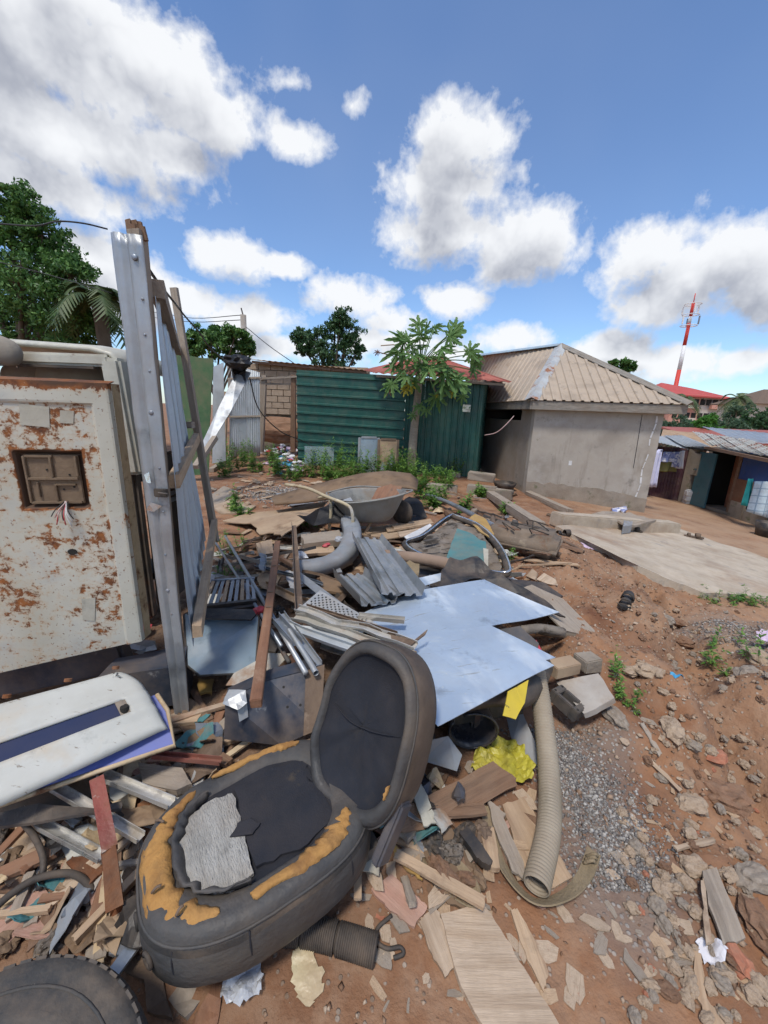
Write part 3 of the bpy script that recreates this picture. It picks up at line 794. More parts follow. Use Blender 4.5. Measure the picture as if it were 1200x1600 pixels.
def build_house():
    L = T(820, 771); Rr = T(1006, 801); L.z = h1(L.x, L.y); Rr.z = h1(Rr.x, Rr.y)
    u = Vector((Rr.x - L.x, Rr.y - L.y, 0)); w = u.length; u.normalize(); v = Vector((-u.y, u.x, 0))
    if v.y < 0: v = -v
    v = (Matrix.Rotation(math.radians(14), 3, 'Z') @ v)
    ez = Yp(838, 634, L.y).z
    H = root('concrete_house', (L.x, L.y, min(L.z, Rr.z) - .2), 'grey plastered concrete house with tan hipped metal roof and dark porch', 'house')
    z0 = min(L.z, Rr.z) - .3; dp = 6.5

    def blk(name, a, bq, c, d, za, zb, m, **k):
        """box over u from a to bq and v from c to d"""
        k.pop('bevel', None); bm = bmesh.new(); q = [L + u * x_ + v * y_ for x_, y_ in ((a, c), (bq, c), (bq, d), (a, d))]
        lo = [bm.verts.new((p.x - L.x, p.y - L.y, za - L.z)) for p in q]; hi = [bm.verts.new((p.x - L.x, p.y - L.y, zb - L.z)) for p in q]
        bm.faces.new(lo); bm.faces.new(hi)
        for i in range(4): bm.faces.new((lo[i], lo[(i + 1) % 4], hi[(i + 1) % 4], hi[i]))
        return bm_obj(name, bm, m, H, Matrix.Translation(L))
    wall = blk('front_wall', 0, w, 0, .16, z0, ez, 'plaster')
    # slightly damp rendered skirt, broken top edge, standing proud of the wall
    bm = bmesh.new(); n = 40; top = []; bot = []
    for i in range(n + 1):
        t = i / n; p = L + u * (w * t) - v * .012
        hh = .20 + .10 * t + .12 * float(fbm(t * 9, 3.3)) - .08 * t * t
        gz = h1(p.x, p.y); top.append(bm.verts.new((p.x, p.y, gz + max(.1, hh + .12)))); bot.append(bm.verts.new((p.x, p.y, gz - .15)))
    for i in range(n): bm.faces.new((bot[i], bot[i + 1], top[i + 1], top[i]))
    ex = bmesh.ops.extrude_face_region(bm, geom=bm.faces[:])
    for g in ex['geom']:
        if isinstance(g, bmesh.types.BMVert): g.co += v * .02
    bm_obj('damp_skirt', bm, 'concrete_old', H)
    blk('side_wall', w - .16, w, .16, dp, z0, ez, 'plaster')
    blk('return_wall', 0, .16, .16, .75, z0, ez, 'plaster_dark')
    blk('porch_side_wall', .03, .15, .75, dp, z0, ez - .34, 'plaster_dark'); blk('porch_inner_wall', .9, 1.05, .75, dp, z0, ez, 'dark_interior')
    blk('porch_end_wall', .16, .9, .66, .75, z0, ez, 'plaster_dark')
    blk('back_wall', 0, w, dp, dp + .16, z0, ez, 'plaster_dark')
    ol, of, orr = .16, .18, .26; ft = ez - .02
    # fascia boards
    f1 = blk('fascia_board', -ol, w + orr, -of - .03, -of, ft - .06, ft + .12, 'fascia')
    blk('fascia_board', -ol - .03, -ol, -of, dp + .3, ft - .06, ft + .12, 'fascia')
    blk('fascia_board', w + orr, w + orr + .03, -of, dp + .3, ft - .06, ft + .12, 'fascia')
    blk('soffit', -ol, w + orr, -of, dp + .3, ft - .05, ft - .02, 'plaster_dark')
    # hip roof: apex over the middle of the front span
    A = Yp(877, 540, L.y + 2.0); Bq = Yp(742, 569, L.y + 4.6); Bq.z = A.z

    def at(a, d, z): p = L + u * a + v * d; p.z = z; return p
    ez2 = ft + .13; e_ = .05
    FL, FR, BL, BR = at(-ol - e_, -of - e_, ez2), at(w + orr + e_, -of - e_, ez2), at(-ol - e_, dp + .3, ez2), at(w + orr + e_, dp + .3, ez2)

    def face(name, e0, e1, r0, r1, pitch=.19):
        """ribbed roof slope over eave e0-e1 and ridge r0-r1; the ribs run straight up the slope"""
        eu = (e1 - e0); Ln = eu.length; eu.normalize(); mid = (r0 + r1) / 2
        sv = mid - e0; sv = sv - eu * sv.dot(eu); Hs = sv.length; sv.normalize(); nr = eu.cross(sv)
        if nr.z < 0: nr = -nr
        a0 = (r0 - e0).dot(eu); a1 = (r1 - e0).dot(eu)
        vlim = lambda s: Hs * (s / a0 if s < a0 - 1e-6 else ((Ln - s) / (Ln - a1) if s > a1 + 1e-6 else 1.0))
        ss = []
        k = 0
        while k * pitch < Ln:
            for f_ in (0, .30, .38, .62, .70):
                s = (k + f_) * pitch
                if s < Ln: ss.append((s, .026 if f_ in (.38, .62) else 0.0))
            k += 1
        ss.append((Ln, 0.0)); V, Fc = [], []
        for s, d in ss:
            hh = max(vlim(s), .001)
            V.append(eu * s + nr * d); V.append(eu * s + sv * hh + nr * d)
        for i in range(len(ss) - 1): Fc.append((2 * i, 2 * i + 2, 2 * i + 3, 2 * i + 1))
        ob = put(name, mesh_np(name, V, Fc, 'roof_tan'), H, Matrix.Translation(e0))
        md = ob.modifiers.new('thickness', 'SOLIDIFY'); md.thickness = .012; md.offset = 0
    def slope(name, e0, e1, r0, r1, n):
        nr = (e1 - e0).cross(r0 - e0).normalized(); nr = nr if nr.z > 0 else -nr; V, Fc = [], []
        us = sorted([(k_ + f_) / n for k_ in range(n) for f_ in (0, .30, .38, .62, .70)] + [1.0])
        for t in us:
            f_ = (t * n) % 1.0; d = nr * (.026 if .37 < f_ < .63 else 0.0)
            V += [e0.lerp(e1, t) - e0 + d, r0.lerp(r1, t) - e0 + d]
        for i in range(len(us) - 1): Fc.append((2 * i, 2 * i + 2, 2 * i + 3, 2 * i + 1))
        ob = put(name, mesh_np(name, V, Fc, 'roof_tan'), H, Matrix.Translation(e0))
        md = ob.modifiers.new('thickness', 'SOLIDIFY'); md.thickness = .012; md.offset = 0
    face('roof_slope', FL, FR, A, A); slope('roof_slope', BL, FL, Bq, A, 22); slope('roof_slope', BR, FR, Bq, A, 22); face('roof_slope', BR, BL, Bq, Bq)
    for nm, p, q, m in (('hip_cap', FL, A, 'roof_ridge'), ('hip_cap', FR, A, 'fascia'), ('ridge_cap', A, Bq, 'roof_ridge_blue')):
        off = Vector((0, 0, .035))
        profile_bar(nm, p + off, q + off, [(-.15, -.055), (0, .02), (.15, -.055), (.15, -.043), (0, .032), (-.15, -.043)], m, H)
    # stick and painted streaks on the wall
    s0 = Yp(922, 640, L.y - .01); s1 = Yp(920, 664, L.y - .01)
    bar('nailed_stick', s0, s1, .03, .02, 'wood_brown', H, up=(0, -1, 0))
    pts = [Yp(1012 - 31 * t + 1.5 * math.sin(t * 17), 650 + 125 * t, L.y - .02) for t in np.linspace(0, 1, 12)]
    nv = v * -1
    for i in range(11):
        if i in (4, ): continue
        a, c = pts[i], pts[i + 1]
        a = L + u * (a - L).dot(u) + nv * .004 + Vector((0, 0, a.z - L.z)); c = L + u * (c - L).dot(u) + nv * .004 + Vector((0, 0, c.z - L.z))
        bar('paint_drip', a, a + (c - a) * .86, random.uniform(.02, .045), .004, 'litter_white', H, up=nv)
    c0, c1 = Yp(991, 648, L.y), Yp(978, 728, L.y)
    a = L + u * (c0 - L).dot(u) + nv * .003 + Vector((0, 0, c0.z - L.z)); c = L + u * (c1 - L).dot(u) + nv * .003 + Vector((0, 0, c1.z - L.z))
    bar('wall_crack', a, c, .012, .004, 'wire', H, up=nv)
    p = Yp(888, 722, L.y); p = L + u * (p - L).dot(u) + nv * .004 + Vector((0, 0, p.z - L.z))
    boxm('paint_patch', .07, .004, .10, 'litter_white', H, frame(p, u, (0, 0, 1)), jit=.004)
    # loose wire by the porch
    tube('porch_wire', [Yp(757, 680, L.y + .1), Yp(775, 676, L.y), Yp(790, 664, L.y - .05), Yp(803, 650, L.y + .05)], .008, 'wire_light', H, 5, 5)
    return L, u, v, w


HL, HU, HV, HW = build_house()

# ---------------------------------------------------------------- green metal shed with red roof


def build_shed():
    A = G(466, 724, 0); C = G(628, 738, 0); R_ = G(743, 746, -.05)
    for p in (A, C, R_): p.z = h1(p.x, p.y)
    tzA = Yp(472, 578, A.y).z; tzC = Yp(632, 588, C.y).z; tzR = Yp(764, 598, R_.y).z
    H = root('green_shed', C, 'dark green corrugated metal shed with faded red metal roof behind the papaya tree', 'shed')

    def up(p, z): return Vector((p.x, p.y, z))
    # left wall: ribs run level, sheets stacked
    n = 10
    corr('side_sheet', up(A, A.z + .05), up(A, tzA), up(C, tzC), up(C, C.z + .08), n, .035, 'green_sheet', H, 'rib', .02, 10, facing=(0, -1, 0))
    # right wall: upright ribs, made of sheets
    k = 4
    for i in range(k):
        a = C.lerp(R_, i / k); c = C.lerp(R_, (i + 1) / k); off = Vector((0, -.004 * (i % 2), 0))
        za, zc = tzC + (tzR - tzC) * i / k, tzC + (tzR - tzC) * (i + 1) / k
        corr('front_sheet', up(a, a.z + .04) + off, up(c, c.z + .05) + off, up(c, zc) + off, up(a, za) + off, 3, .035, 'green_sheet', H, 'rib', .015, 8, facing=(0, -1, 0))
    bk = Vector((.9, 3.2, 0)); R2 = R_ + bk; C2 = A + bk
    corr('end_sheet', up(R_, R_.z), up(R2, R_.z), up(R2, tzR + .1), up(R_, tzR), 12, .03, 'green_sheet', H, 'rib', 0, 2)
    # roof: low pyramid with the front eave over the front wall
    e0 = Yp(588, 584, C.y - .25); e1 = Yp(797, 606, R_.y - .3); e0.z = tzC + .02; e1.z = tzR - .0
    pk = Yp(668, 558, C.y + 1.4); rb = e1 + Vector((.5, 3.4, .3)); lb = Yp(568, 579, A.y + 1.2)
    corr('roof_sheet', e0, e1, pk + Vector((.25, 0, 0)), pk, 14, .03, 'red_roof', H, 'sine', .01, 4, facing=(0, -.2, 1))
    corr('roof_sheet', e1 + Vector((.02, 0, 0)), rb, pk + Vector((.4, .3, 0)), pk + Vector((.25, 0, 0)), 10, .03, 'red_roof', H, 'sine', .01, 4, facing=(.4, 0, 1))
    corr('roof_sheet', lb, e0, pk, pk - Vector((.2, -.2, 0)), 6, .03, 'red_roof', H, 'sine', .01, 4, facing=(-.4, 0, 1))
    bar('roof_batten', e0 + Vector((0, .1, -.05)), e1 + Vector((-.1, .12, -.05)), .05, .05, 'wood_grey', H)
    # printed card nailed to the wall
    c = Yp(729, 638, (C.y + R_.y) / 2 - .12)
    boxm('wall_notice', .20, .012, .18, 'printed_card', H, frame(c, R_ - C, (0, 0, 1)))
    boxm('sill_block', .25, .2, .16, 'concrete', H, frame(T(712, 746) + Vector((0, .12, .04)), (1, 0, 0), (0, 0, 1)), jit=.01)
    return A, C, R_


SA, SC, SR = build_shed()

# glass panes and window frames leaning against the shed


def lean_frame(x0, y0, x1, y1, name, label, fm, gm, m_in=None, lean=.14):
    b0 = T(x0, y1); b1 = T(x1, y1); up_ = b0.y - .02
    hz = abs(Yp(x0, y0, b0.y).z - b0.z); w = (b1 - b0).length
    R = root(name, (b0 + b1) / 2, label, 'window' if 'window' in label else 'panel')
    u = (b1 - b0).normalized(); tl = Vector((0, lean, hz)); n = Vector((0, -1, .1)); t = .05
    for a, c in ((b0, b0 + tl), (b1, b1 + tl), (b0 + u * t, b1 - u * t), (b0 + tl + u * t, b1 + tl - u * t)):
        bar('frame_rail', a, c, .06, .035, fm, R, up=n, bevel=.008)
    plate('pane', [b0 + u * .03, b1 - u * .03, b1 + tl - u * .03, b0 + tl + u * .03], .006, gm, R, normal=n)
    return R


lean_frame(560, 684, 590, 742, 'window_unit', 'grey framed window panel leaning on the green shed', 'grey_plastic', 'glass_blue')
lean_frame(590, 687, 620, 743, 'window_unit', 'brown filled window panel leaning on the green shed right of the grey one', 'brown_iron', 'cardboard')
for pts, lab in (([(476, 697), (522, 698), (521, 728), (476, 727)], 'clear glass pane standing in weeds against the green shed'),
                 ([(572, 740), (582, 707), (612, 735), (600, 742)], 'small broken glass pane in front of the leaning window panels'),
                 ([(588, 712), (613, 709), (622, 738), (598, 742)], 'tilted glass pane right of the small broken one in weeds')):
    y = T(pts[0][0], 741).y
    o = plate('glass_pane', [Yp(px, py, y - .15 + (736 - py) * .004) for px, py in pts], .006, 'glass_thin', normal=(0, -1, 0)); tag(o, lab, 'glass pane')

# ---------------------------------------------------------------- block house, fence and yard behind


def build_block_house():
    y = 14.6
    a, c = Yp(392, 700, y), Yp(575, 702, y); a.z = c.z = -.1
    tz0 = Yp(398, 568, y).z; u = (c - a).normalized(); Ln = (c - a).length
    H = root('block_house', a, 'unplastered sandcrete block house with rusty low roof behind the green shed', 'house')
    boxm('wall_core', Ln, .12, tz0 + .1, 'concrete_old', H, frame((a + c) / 2 + Vector((0, .1, tz0 / 2 + .0)), u, (0, 0, 1)))
    bw, bh = .43, .215; me = None; row = 0; z = tz0 - bh / 2
    while z > tz0 - 8 * bh:
        x = (row % 2) * bw / 2 + bw / 2
        while x < Ln - .1:
            mw = frame(a + u * x + Vector((0, random.uniform(-.006, .006), z - a.z)), u, (0, 0, 1))
            if me is None:
                o = boxm('block', bw - .016, .16, bh - .018, 'block', H, mw, bevel=.006); me = o.data
            else: put('block', me, H, mw)
            x += bw
        z -= bh; row += 1
    r0, r1 = Yp(392, 562, y - .4), Yp(572, 579, y - .4)
    corr('roof_sheet', r0, r1, r1 + Vector((0, 3.5, .25)), r0 + Vector((0, 3.5, .25)), 20, .025, 'roof_rusty', H, 'sine', .02, 3, facing=(0, 0, 1))
    bar('roof_beam', r0 + Vector((0, .1, -.06)), r1 + Vector((0, .1, -.06)), .06, .08, 'wood_brown', H)


build_block_house()


def doorway():
    y = 12.6
    R = root('timber_doorway', Yp(408, 700, y), 'weathered timber door frame between zinc fence and green shed', 'door frame')
    for px0, px1 in ((413, 408), (459, 458)):
        bar('post', Yp(px0, 586, y), Yp(px1, 706, y), .14, .12, 'wood_grey' if px0 < 430 else 'wood_brown', R, up=(0, -1, 0), jit=.008)
    bar('lintel', Yp(404, 592, y - .08), Yp(470, 588, y - .08), .08, .06, 'wood_grey', R, jit=.006)
    bar('rail', Yp(413, 600, y - .02), Yp(457, 600, y), .05, .05, 'wood_grey', R)


doorway()
# low bank of earth beyond the doorway
o = lump_mesh('bank', 'clod_red', 1.0, 3, .3, .55); ob = put('earth_bank', o, None, Matrix.Translation(Yp(436, 672, 14.0)) @ Matrix.Diagonal((1.3, .35, .8, 1))); tag(ob, 'dark earth bank seen through the timber doorway', 'earth bank')


def zinc_fence():
    y = 11.6
    R = root('zinc_fence', Yp(380, 712, y), 'pale corrugated zinc fence panels left of the timber doorway', 'fence')
    a, c, d = Yp(356, 708, y), Yp(386, 708, y), Yp(407, 708, y - .1)
    corr('zinc_panel', Yp(358, 712, y), Yp(388, 712, y), Yp(388, 579, y), Yp(362, 572, y), 9, .03, 'zinc_white', R, 'sine', .015, 6, facing=(0, -1, 0))
    corr('zinc_panel', Yp(386, 713, y - .03), Yp(407, 713, y - .03), Yp(406, 582, y - .03), Yp(386, 576, y - .03), 6, .03, 'zinc_white', R, 'sine', .015, 6, facing=(0, -1, 0))
    bar('rail', Yp(356, 651, y - .06), Yp(409, 650, y - .06), .07, .05, 'wood_grey', R)
    bar('rail', Yp(356, 592, y - .06), Yp(408, 590, y - .06), .06, .05, 'wood_grey', R)
    bar('post', Yp(353, 612, y - .12), Yp(349, 716, y - .12), .12, .1, 'wood_tan', R, up=(0, -1, 0))


zinc_fence()
y = 8.2
o = plate('green_board', [Yp(272, 553, y), Yp(333, 560, y), Yp(329, 640, y), Yp(325, 742, y), Yp(284, 745, y), Yp(276, 640, y)], .02, 'green_ply', normal=(0, -1, 0), rag=.015, ragn=3)
tag(o, 'tall dull green painted board standing behind the zinc gate', 'board')
o = plate('metal_sheet', [Yp(333, 573, 9.2), Yp(349, 566, 9.2), Yp(353, 720, 9.2), Yp(332, 724, 9.2)], .01, 'zinc_white', normal=(0, -1, 0), bend=.05, cuts=2)
tag(o, 'upright pale metal sheet beside the green board', 'metal sheet')
a, c = T(316, 706), Yp(379, 572, 8.0)
o = plate('leaning_sheet', [Yp(372, 576, 8.0), Yp(392, 582, 8.05), Yp(362, 640, 7.4), Yp(322, 706, 6.8), Yp(312, 700, 6.8), Yp(340, 640, 7.4)], .012, 'galv', normal=(0, -1, 0))
tag(o, 'narrow pale metal sheet leaning diagonally against the zinc fence', 'metal sheet')
a, c = Yp(336, 683, 6.75), Yp(305, 730, 6.1)
o = bar('timber_prop', a, c, .09, .07, 'wood_grey', jit=.006); tag(o, 'short grey timber prop at the foot of the leaning sheet', 'timber')
# low timber behind weeds
o = bar('timber_beam', T(330, 735, .05), T(375, 705, .05), .12, .1, 'wood_grey', jit=.01); tag(o, 'low timber lying at the foot of the zinc fence', 'timber')


def rag_bundle():
    p = Yp(372, 566, 7.9)
    me = lump_mesh('bundle', 'black_tarp', .24, 3, .4, .55, 4.2, 2.2); o = put('plastic_bundle', me, None, Matrix.Translation(p)); tag(o, 'black plastic bundle caught on top of the leaning sheet', 'plastic')
    bm = bmesh.new(); n = 10; prev = None
    for i in range(n):
        t = i / (n - 1); ring = []
        for j in range(7):
            a = j / 6 * math.pi * 1.3; rr = .16 * (1 - .4 * t) * (1 + .5 * mnoise.noise(Vector((t * 5, j, 3))))
            ring.append(bm.verts.new((rr * math.cos(a), rr * math.sin(a) * .6, -.38 * t)))
        if prev:
            for j in range(6): bm.faces.new((prev[j], prev[j + 1], ring[j + 1], ring[j]))
        prev = ring
    q = bm_obj('hanging_flap', bm, 'black_tarp', o, Matrix.Translation(p + Vector((.02, -.05, -.05))))
    return o


rag_bundle()


def wire(name, pts, r, label, sm=8):
    o = tube(name, pts, r, 'wire', None, 5, sm); return tag(o, label, 'wire')


wire('loose_wire', [Yp(390, 590, 7.9), Yp(405, 640, 8.5), Yp(440, 675, 9.5), Yp(475, 690, 11), Yp(520, 716, 11)], .012, 'black wire drooping from the plastic bundle to the green shed')

# utility pole with wires
P0 = Yp(380, 556, 24); P0.z = -.5; Pt = Yp(380, 492, 24)
U = root('utility_pole', P0, 'grey concrete utility pole rising behind the zinc fence', 'pole')
tube('shaft', [P0, Pt], .17, 'pole_conc', U, 8); bar('bracket', Pt + Vector((0, 0, -.05)), Pt + Vector((-.1, 0, .35)), .06, .06, 'dark_iron', U, up=(0, 1, 0))
Q0 = Yp(355, 556, 26); Q0.z = -.5
o = tube('short_pole', [Q0, Yp(356, 524, 26)], .14, 'pole_conc', None, 8); tag(o, 'short grey post standing left of the utility pole', 'pole')
wire('power_line', [Pt, Yp(300, 497, 30), Yp(240, 488, 40), Yp(100, 470, 60)], .022, 'upper power line running left from the utility pole', 4)
wire('power_line', [Pt + Vector((0, 0, -.25)), Yp(300, 503, 30), Yp(240, 496, 40), Yp(100, 482, 60)], .022, 'lower power line running left from the utility pole', 4)
wire('power_line', [Pt + Vector((.1, 0, -.6)), Yp(420, 540, 22), Yp(460, 568, 20)], .02, 'power line dropping right from the utility pole to the block house', 4)

# ---------------------------------------------------------------- trees behind
px_tree('neem_tree', 12, 40, [(45, 325, 30), (15, 350, 45), (70, 370, 40), (30, 410, 60), (95, 410, 40), (125, 440, 40), (60, 460, 60), (10, 480, 60), (110, 490, 50), (150, 505, 36), (-50, 430, 70), (-60, 360, 50), (40, 520, 50), (120, 530, 40)],
        'large dense green tree behind the old van at far left', 'leaf_neem', 34000, .06, 34, 3, .22)


def palm(name, base, hgt_, label, n=22, ln=2.0, seed=5, group=None):
    r_ = random.Random(seed); base = Vector(base); R = root(name, base, label, 'palm tree', group); top = base + Vector((.1, 0, hgt_))
    tube('trunk', [base, (base + top) / 2 + Vector((.06, 0, 0)), top], .16, 'bark', R, 8, 4)
    for i in range(n):
        a = i * 2.4 + r_.uniform(-.2, .2); el_ = r_.uniform(-.2, 1.1)
        d = Vector((math.cos(a), math.sin(a), 0)); V, Fc = [], []; m_ = 14; L_ = ln * r_.uniform(.8, 1.1)
        sp = []
        for k_ in range(m_ + 1):
            t = k_ / m_; sp.append(d * L_ * t * math.cos(el_) * (1 - .15 * t) + Vector((0, 0, L_ * (math.sin(el_) * t - .75 * t * t))))
        sd_ = Vector((-d.y, d.x, 0))
        for k_ in range(1, m_):
            for s in (-1, 1):
                p = sp[k_]; tg = (sp[k_ + 1] - sp[k_ - 1]).normalized(); ll = L_ * .28 * (1 - .5 * abs(k_ / m_ - .45))
                tip = p + (sd_ * s * .8 + tg * .7 + Vector((0, 0, -.35))) * ll; wv = tg * .035 * L_
                i0 = len(V); V += [p - wv, p + wv, tip + wv * .2, tip - wv * .2]; Fc.append((i0, i0 + 1, i0 + 2, i0 + 3))
        for k_ in range(m_):
            i0 = len(V); wv = sd_ * .02; V += [sp[k_] - wv, sp[k_] + wv, sp[k_ + 1] + wv, sp[k_ + 1] - wv]; Fc.append((i0, i0 + 1, i0 + 2, i0 + 3))
        put('frond', mesh_np('frond', V, Fc, 'leaf_palm'), R, Matrix.Translation(top))
    return R


b0 = Yp(160, 560, 11); b0.z = 0
palm('palm_tree', b0, Yp(150, 470, 11).z, 'palm tree with drooping fronds just left of the zinc gate post', 22, 1.5, 5)
px_tree('broad_tree', 22, 335, [(310, 530, 22), (340, 522, 22), (370, 528, 20), (385, 540, 14), (335, 545, 25), (300, 548, 18), (365, 550, 22)], 'flat topped tree showing above the green board left of the utility pole', 'leaf_neem', 9000, .11, 24, 8)
px_tree('round_tree', 20, 520, [(532, 497, 20), (545, 520, 22), (522, 515, 20), (495, 528, 22), (472, 525, 17), (540, 548, 25), (500, 552, 24), (475, 545, 16), (562, 545, 10), (520, 570, 25)], 'dark rounded tree standing behind the block house and green shed', 'leaf_dark', 12000, .075, 26, 11)
px_tree('small_tree', 22, 972, [(975, 567, 8), (962, 566, 7), (988, 572, 7), (975, 577, 10)], 'small tree top peeping over the right slope of the tan roof', 'leaf_neem', 1800, .12, 16, 13, .1)

# far right: trees in the valley, apartment block, mast


def far_tree(px, py_top, y, w, label, lm='leaf_far', n=3500, seed=0, ls=None):
    top = Yp(px, py_top, y); z0 = -5.0; hh = top.z - z0; r = w * y / F / 2; rr = random.Random(seed); b_ = Vector((top.x, y, z0))
    cr = [(rr.uniform(-.6, .6) * r, rr.uniform(-.4, .4) * r, hh - r * rr.uniform(.45, 1.0), r * rr.uniform(.4, .6)) for _ in range(6)] + [(-.75 * r, 0, hh - 1.3 * r, r * .55), (.75 * r, 0, hh - 1.3 * r, r * .55), (0, 0, hh - 1.6 * r, r * .85)]
    return tree('valley_tree', b_, hh, cr, label, lm, n, ls or r * .07, clump=14, seed=seed, group='trees in the valley', trunk_r=.25)


far_tree(1108, 641, 24, 42, 'bright green young tree in front of the dark valley trees at right', 'leaf_bright', 5000, 21)
far_tree(1052, 646, 45, 45, 'grey green tree in the valley just right of the concrete house', 'leaf_far', 4000, 22)
far_tree(1082, 650, 55, 44, 'grey green tree in front of the pink apartment block', 'leaf_far', 3500, 23)
far_tree(1125, 650, 52, 44, 'grey green valley tree right of the pink apartment block', 'leaf_far', 3500, 24)
far_tree(1158, 628, 46, 40, 'tall dull green tree between the pink block and the cream house', 'leaf_far', 4000, 25)
far_tree(1192, 628, 34, 56, 'dark green tree at the right edge of the view below the cream house', 'leaf_dark', 5000, 26)
far_tree(1220, 640, 30, 60, 'dark green tree cut off by the right edge above the shack roofs', 'leaf_dark', 4500, 27)
far_tree(1040, 652, 36, 36, 'dull low tree tucked against the house wall above the rusty roof', 'leaf_far', 3000, 28)
far_tree(1150, 650, 30, 50, 'low dull green tree directly behind the far red shed roof', 'leaf_far', 3500, 29)
far_tree(1075, 656, 33, 46, 'low dull green tree left of the bright green young tree', 'leaf_far', 3500, 30)
b0 = Yp(1067, 640, 60); b0.z = -5
palm('palm_tree', b0, Yp(1060, 622, 60).z + 5, 'distant palm in front of the red roof of the apartment block', 16, 3.0, 9)
b0 = Yp(1148, 640, 60); b0.z = -5
palm('palm_tree', b0, Yp(1148, 622, 60).z + 5, 'distant palm right of the pink apartment block', 16, 3.2, 10)


def apartment():
    y = 95; R = root('apartment_building', Vector((Yp(1085, 640, y).x, y, -4)), 'distant pink and cream apartment block with red hipped roof', 'building')
    z1 = Yp(1085, 616, y).z; zt = Yp(1085, 596, y).z
    x0, xm, x1 = Yp(1052, 615, y).x, Yp(1098, 615, y).x, Yp(1136, 620, y).x
    boxm('pink_wall', xm - x0, 12, z1 + 4, 'pink_wall', R, Matrix.Translation(((x0 + xm) / 2, y + 6, (z1 - 4) / 2)))
    boxm('cream_wall', x1 - xm, 11.5, z1 + 4 - .4, 'cream_wall', R, Matrix.Translation(((x1 + xm) / 2 + .01, y + 6, (z1 - 4.4) / 2)))
    xl, xr = Yp(1032, 604, y).x, Yp(1142, 616, y).x; ov = 1.0; zz = z1 - .1
    V = [(xl, y - ov, zz), (xr, y - ov, zz - .5), (xr, y + 13, zz - .5), (xl, y + 13, zz), (xl + 4, y + 6, zt), (xr - 5, y + 6, zt - 1.0), (xl, y - ov, zz - .3), (xr, y - ov, zz - .8), (xr, y + 13, zz - .8), (xl, y + 13, zz - .3)]
    Fc = [(0, 1, 5, 4), (1, 2, 5), (2, 3, 4, 5), (3, 0, 4), (0, 6, 7, 1), (1, 7, 8, 2), (2, 8, 9, 3), (3, 9, 6, 0), (6, 9, 8, 7)]
    put('roof', mesh_np('roof', V, Fc, 'roof_far'), R)
    wme = None
    for fl in range(3):
        for i in range(8):
            x = x0 + 1.3 + i * (x1 - x0 - 2.2) / 7; z = z1 - 1.7 - fl * 3.1
            mw = Matrix.Translation((x, y - .02 + (.0 if x < xm else 0), z))
            if wme is None: o_ = boxm('window', 1.1, .12, 1.3, 'dark_interior', R, mw); wme = o_.data
            else: put('window', wme, R, mw)
        for xa, xb in ((x0 + 3.4, x0 + 5.8), (xm + 2.2, xm + 5.2)):
            boxm('balcony', xb - xa, .8, .9, 'cream_wall' if xa < xm else 'pink_wall', R, Matrix.Translation(((xa + xb) / 2, y - .42, z1 - 2.7 - fl * 3.1)))


apartment()


def mast():
    y = 120; b_ = Yp(1056, 612, y); b_.z = -4; t_ = Yp(1083, 466, y); b_.x = t_.x = Yp(1057, 598, y).x
    R = root('telecom_mast', b_, 'tall red and white banded telecom mast behind the apartment block', 'mast')
    H_ = t_.z; z = -4; i = 0
    cuts = [-4, Yp(1064, 578, y).z, Yp(1070, 540, y).z, Yp(1076, 505, y).z, H_ - 4.6, H_ - 1]
    rad = lambda zz: .72 - .35 * (zz + 4) / (H_ + 4)
    for i in range(5):
        tube('mast_section', [Vector((b_.x, y, cuts[i])), Vector((b_.x, y, cuts[i + 1]))], rad(cuts[i]), 'mast_red' if i % 2 == 0 else 'mast_white', R, 12, 0, [1, rad(cuts[i + 1]) / rad(cuts[i])])
    tube('lightning_rod', [Vector((b_.x, y, H_ - 1)), Vector((b_.x, y, H_ + 1.2))], .12, 'mast_red', R, 6)
    for zz in (H_ - 1.5, H_ - 4.2, H_ - 7):
        ring = [Vector((b_.x + 2.0 * math.cos(a), y + 2.0 * math.sin(a), zz)) for a in np.linspace(0, 2 * math.pi, 13)]
        tube('platform_ring', ring, .10, 'mast_white', R, 6)
        for a in (0, 2.1, 4.2): bar('platform_arm', (b_.x, y, zz), (b_.x + 2 * math.cos(a), y + 2 * math.sin(a), zz), .12, .12, 'mast_white', R)
    for j, (a, zz, m) in enumerate([(0.2, H_ - 2.8, 'mast_white'), (2.3, H_ - 2.8, 'mast_white'), (4.4, H_ - 2.8, 'mast_white'), (3.3, H_ - 5.6, 'mast_white'), (1.2, H_ - 5.8, 'galv_dark'), (5.4, H_ - 5.8, 'galv_dark')]):
        boxm('antenna_panel', .4, .25, 2.2, m, R, Matrix.Translation((b_.x + 2.15 * math.cos(a), y + 2.15 * math.sin(a), zz)), bevel=.05)


mast()
o = None
y = 70; p = Yp(1196, 640, y)
R = root('cream_house', Vector((p.x + 2, y, -4)), 'distant cream house with brown roof at the right edge', 'house')
z1 = Yp(1190, 631, y).z
boxm('wall', 10, 8, z1 + 4, 'cream_wall', R, Matrix.Translation((p.x + 3.2, y + 4, (z1 - 4) / 2)))
V = [(p.x - 2.8, y - 1, z1), (p.x + 9.5, y - 1, z1), (p.x + 9.5, y + 9, z1), (p.x - 2.8, y + 9, z1), (p.x + 2.5, y + 4, z1 + 2.7), (p.x + 6, y + 4, z1 + 2.7)]
put('roof', mesh_np('roof', V, [(0, 1, 5, 4), (1, 2, 5), (2, 3, 4, 5), (3, 0, 4), (0, 3, 2, 1)], 'brown_iron'), R)
boxm('window', 1.2, .1, 1.2, 'dark_interior', R, Matrix.Translation((p.x + .8, y - .03, z1 - 1.4)))

# ---------------------------------------------------------------- row of shacks at the right


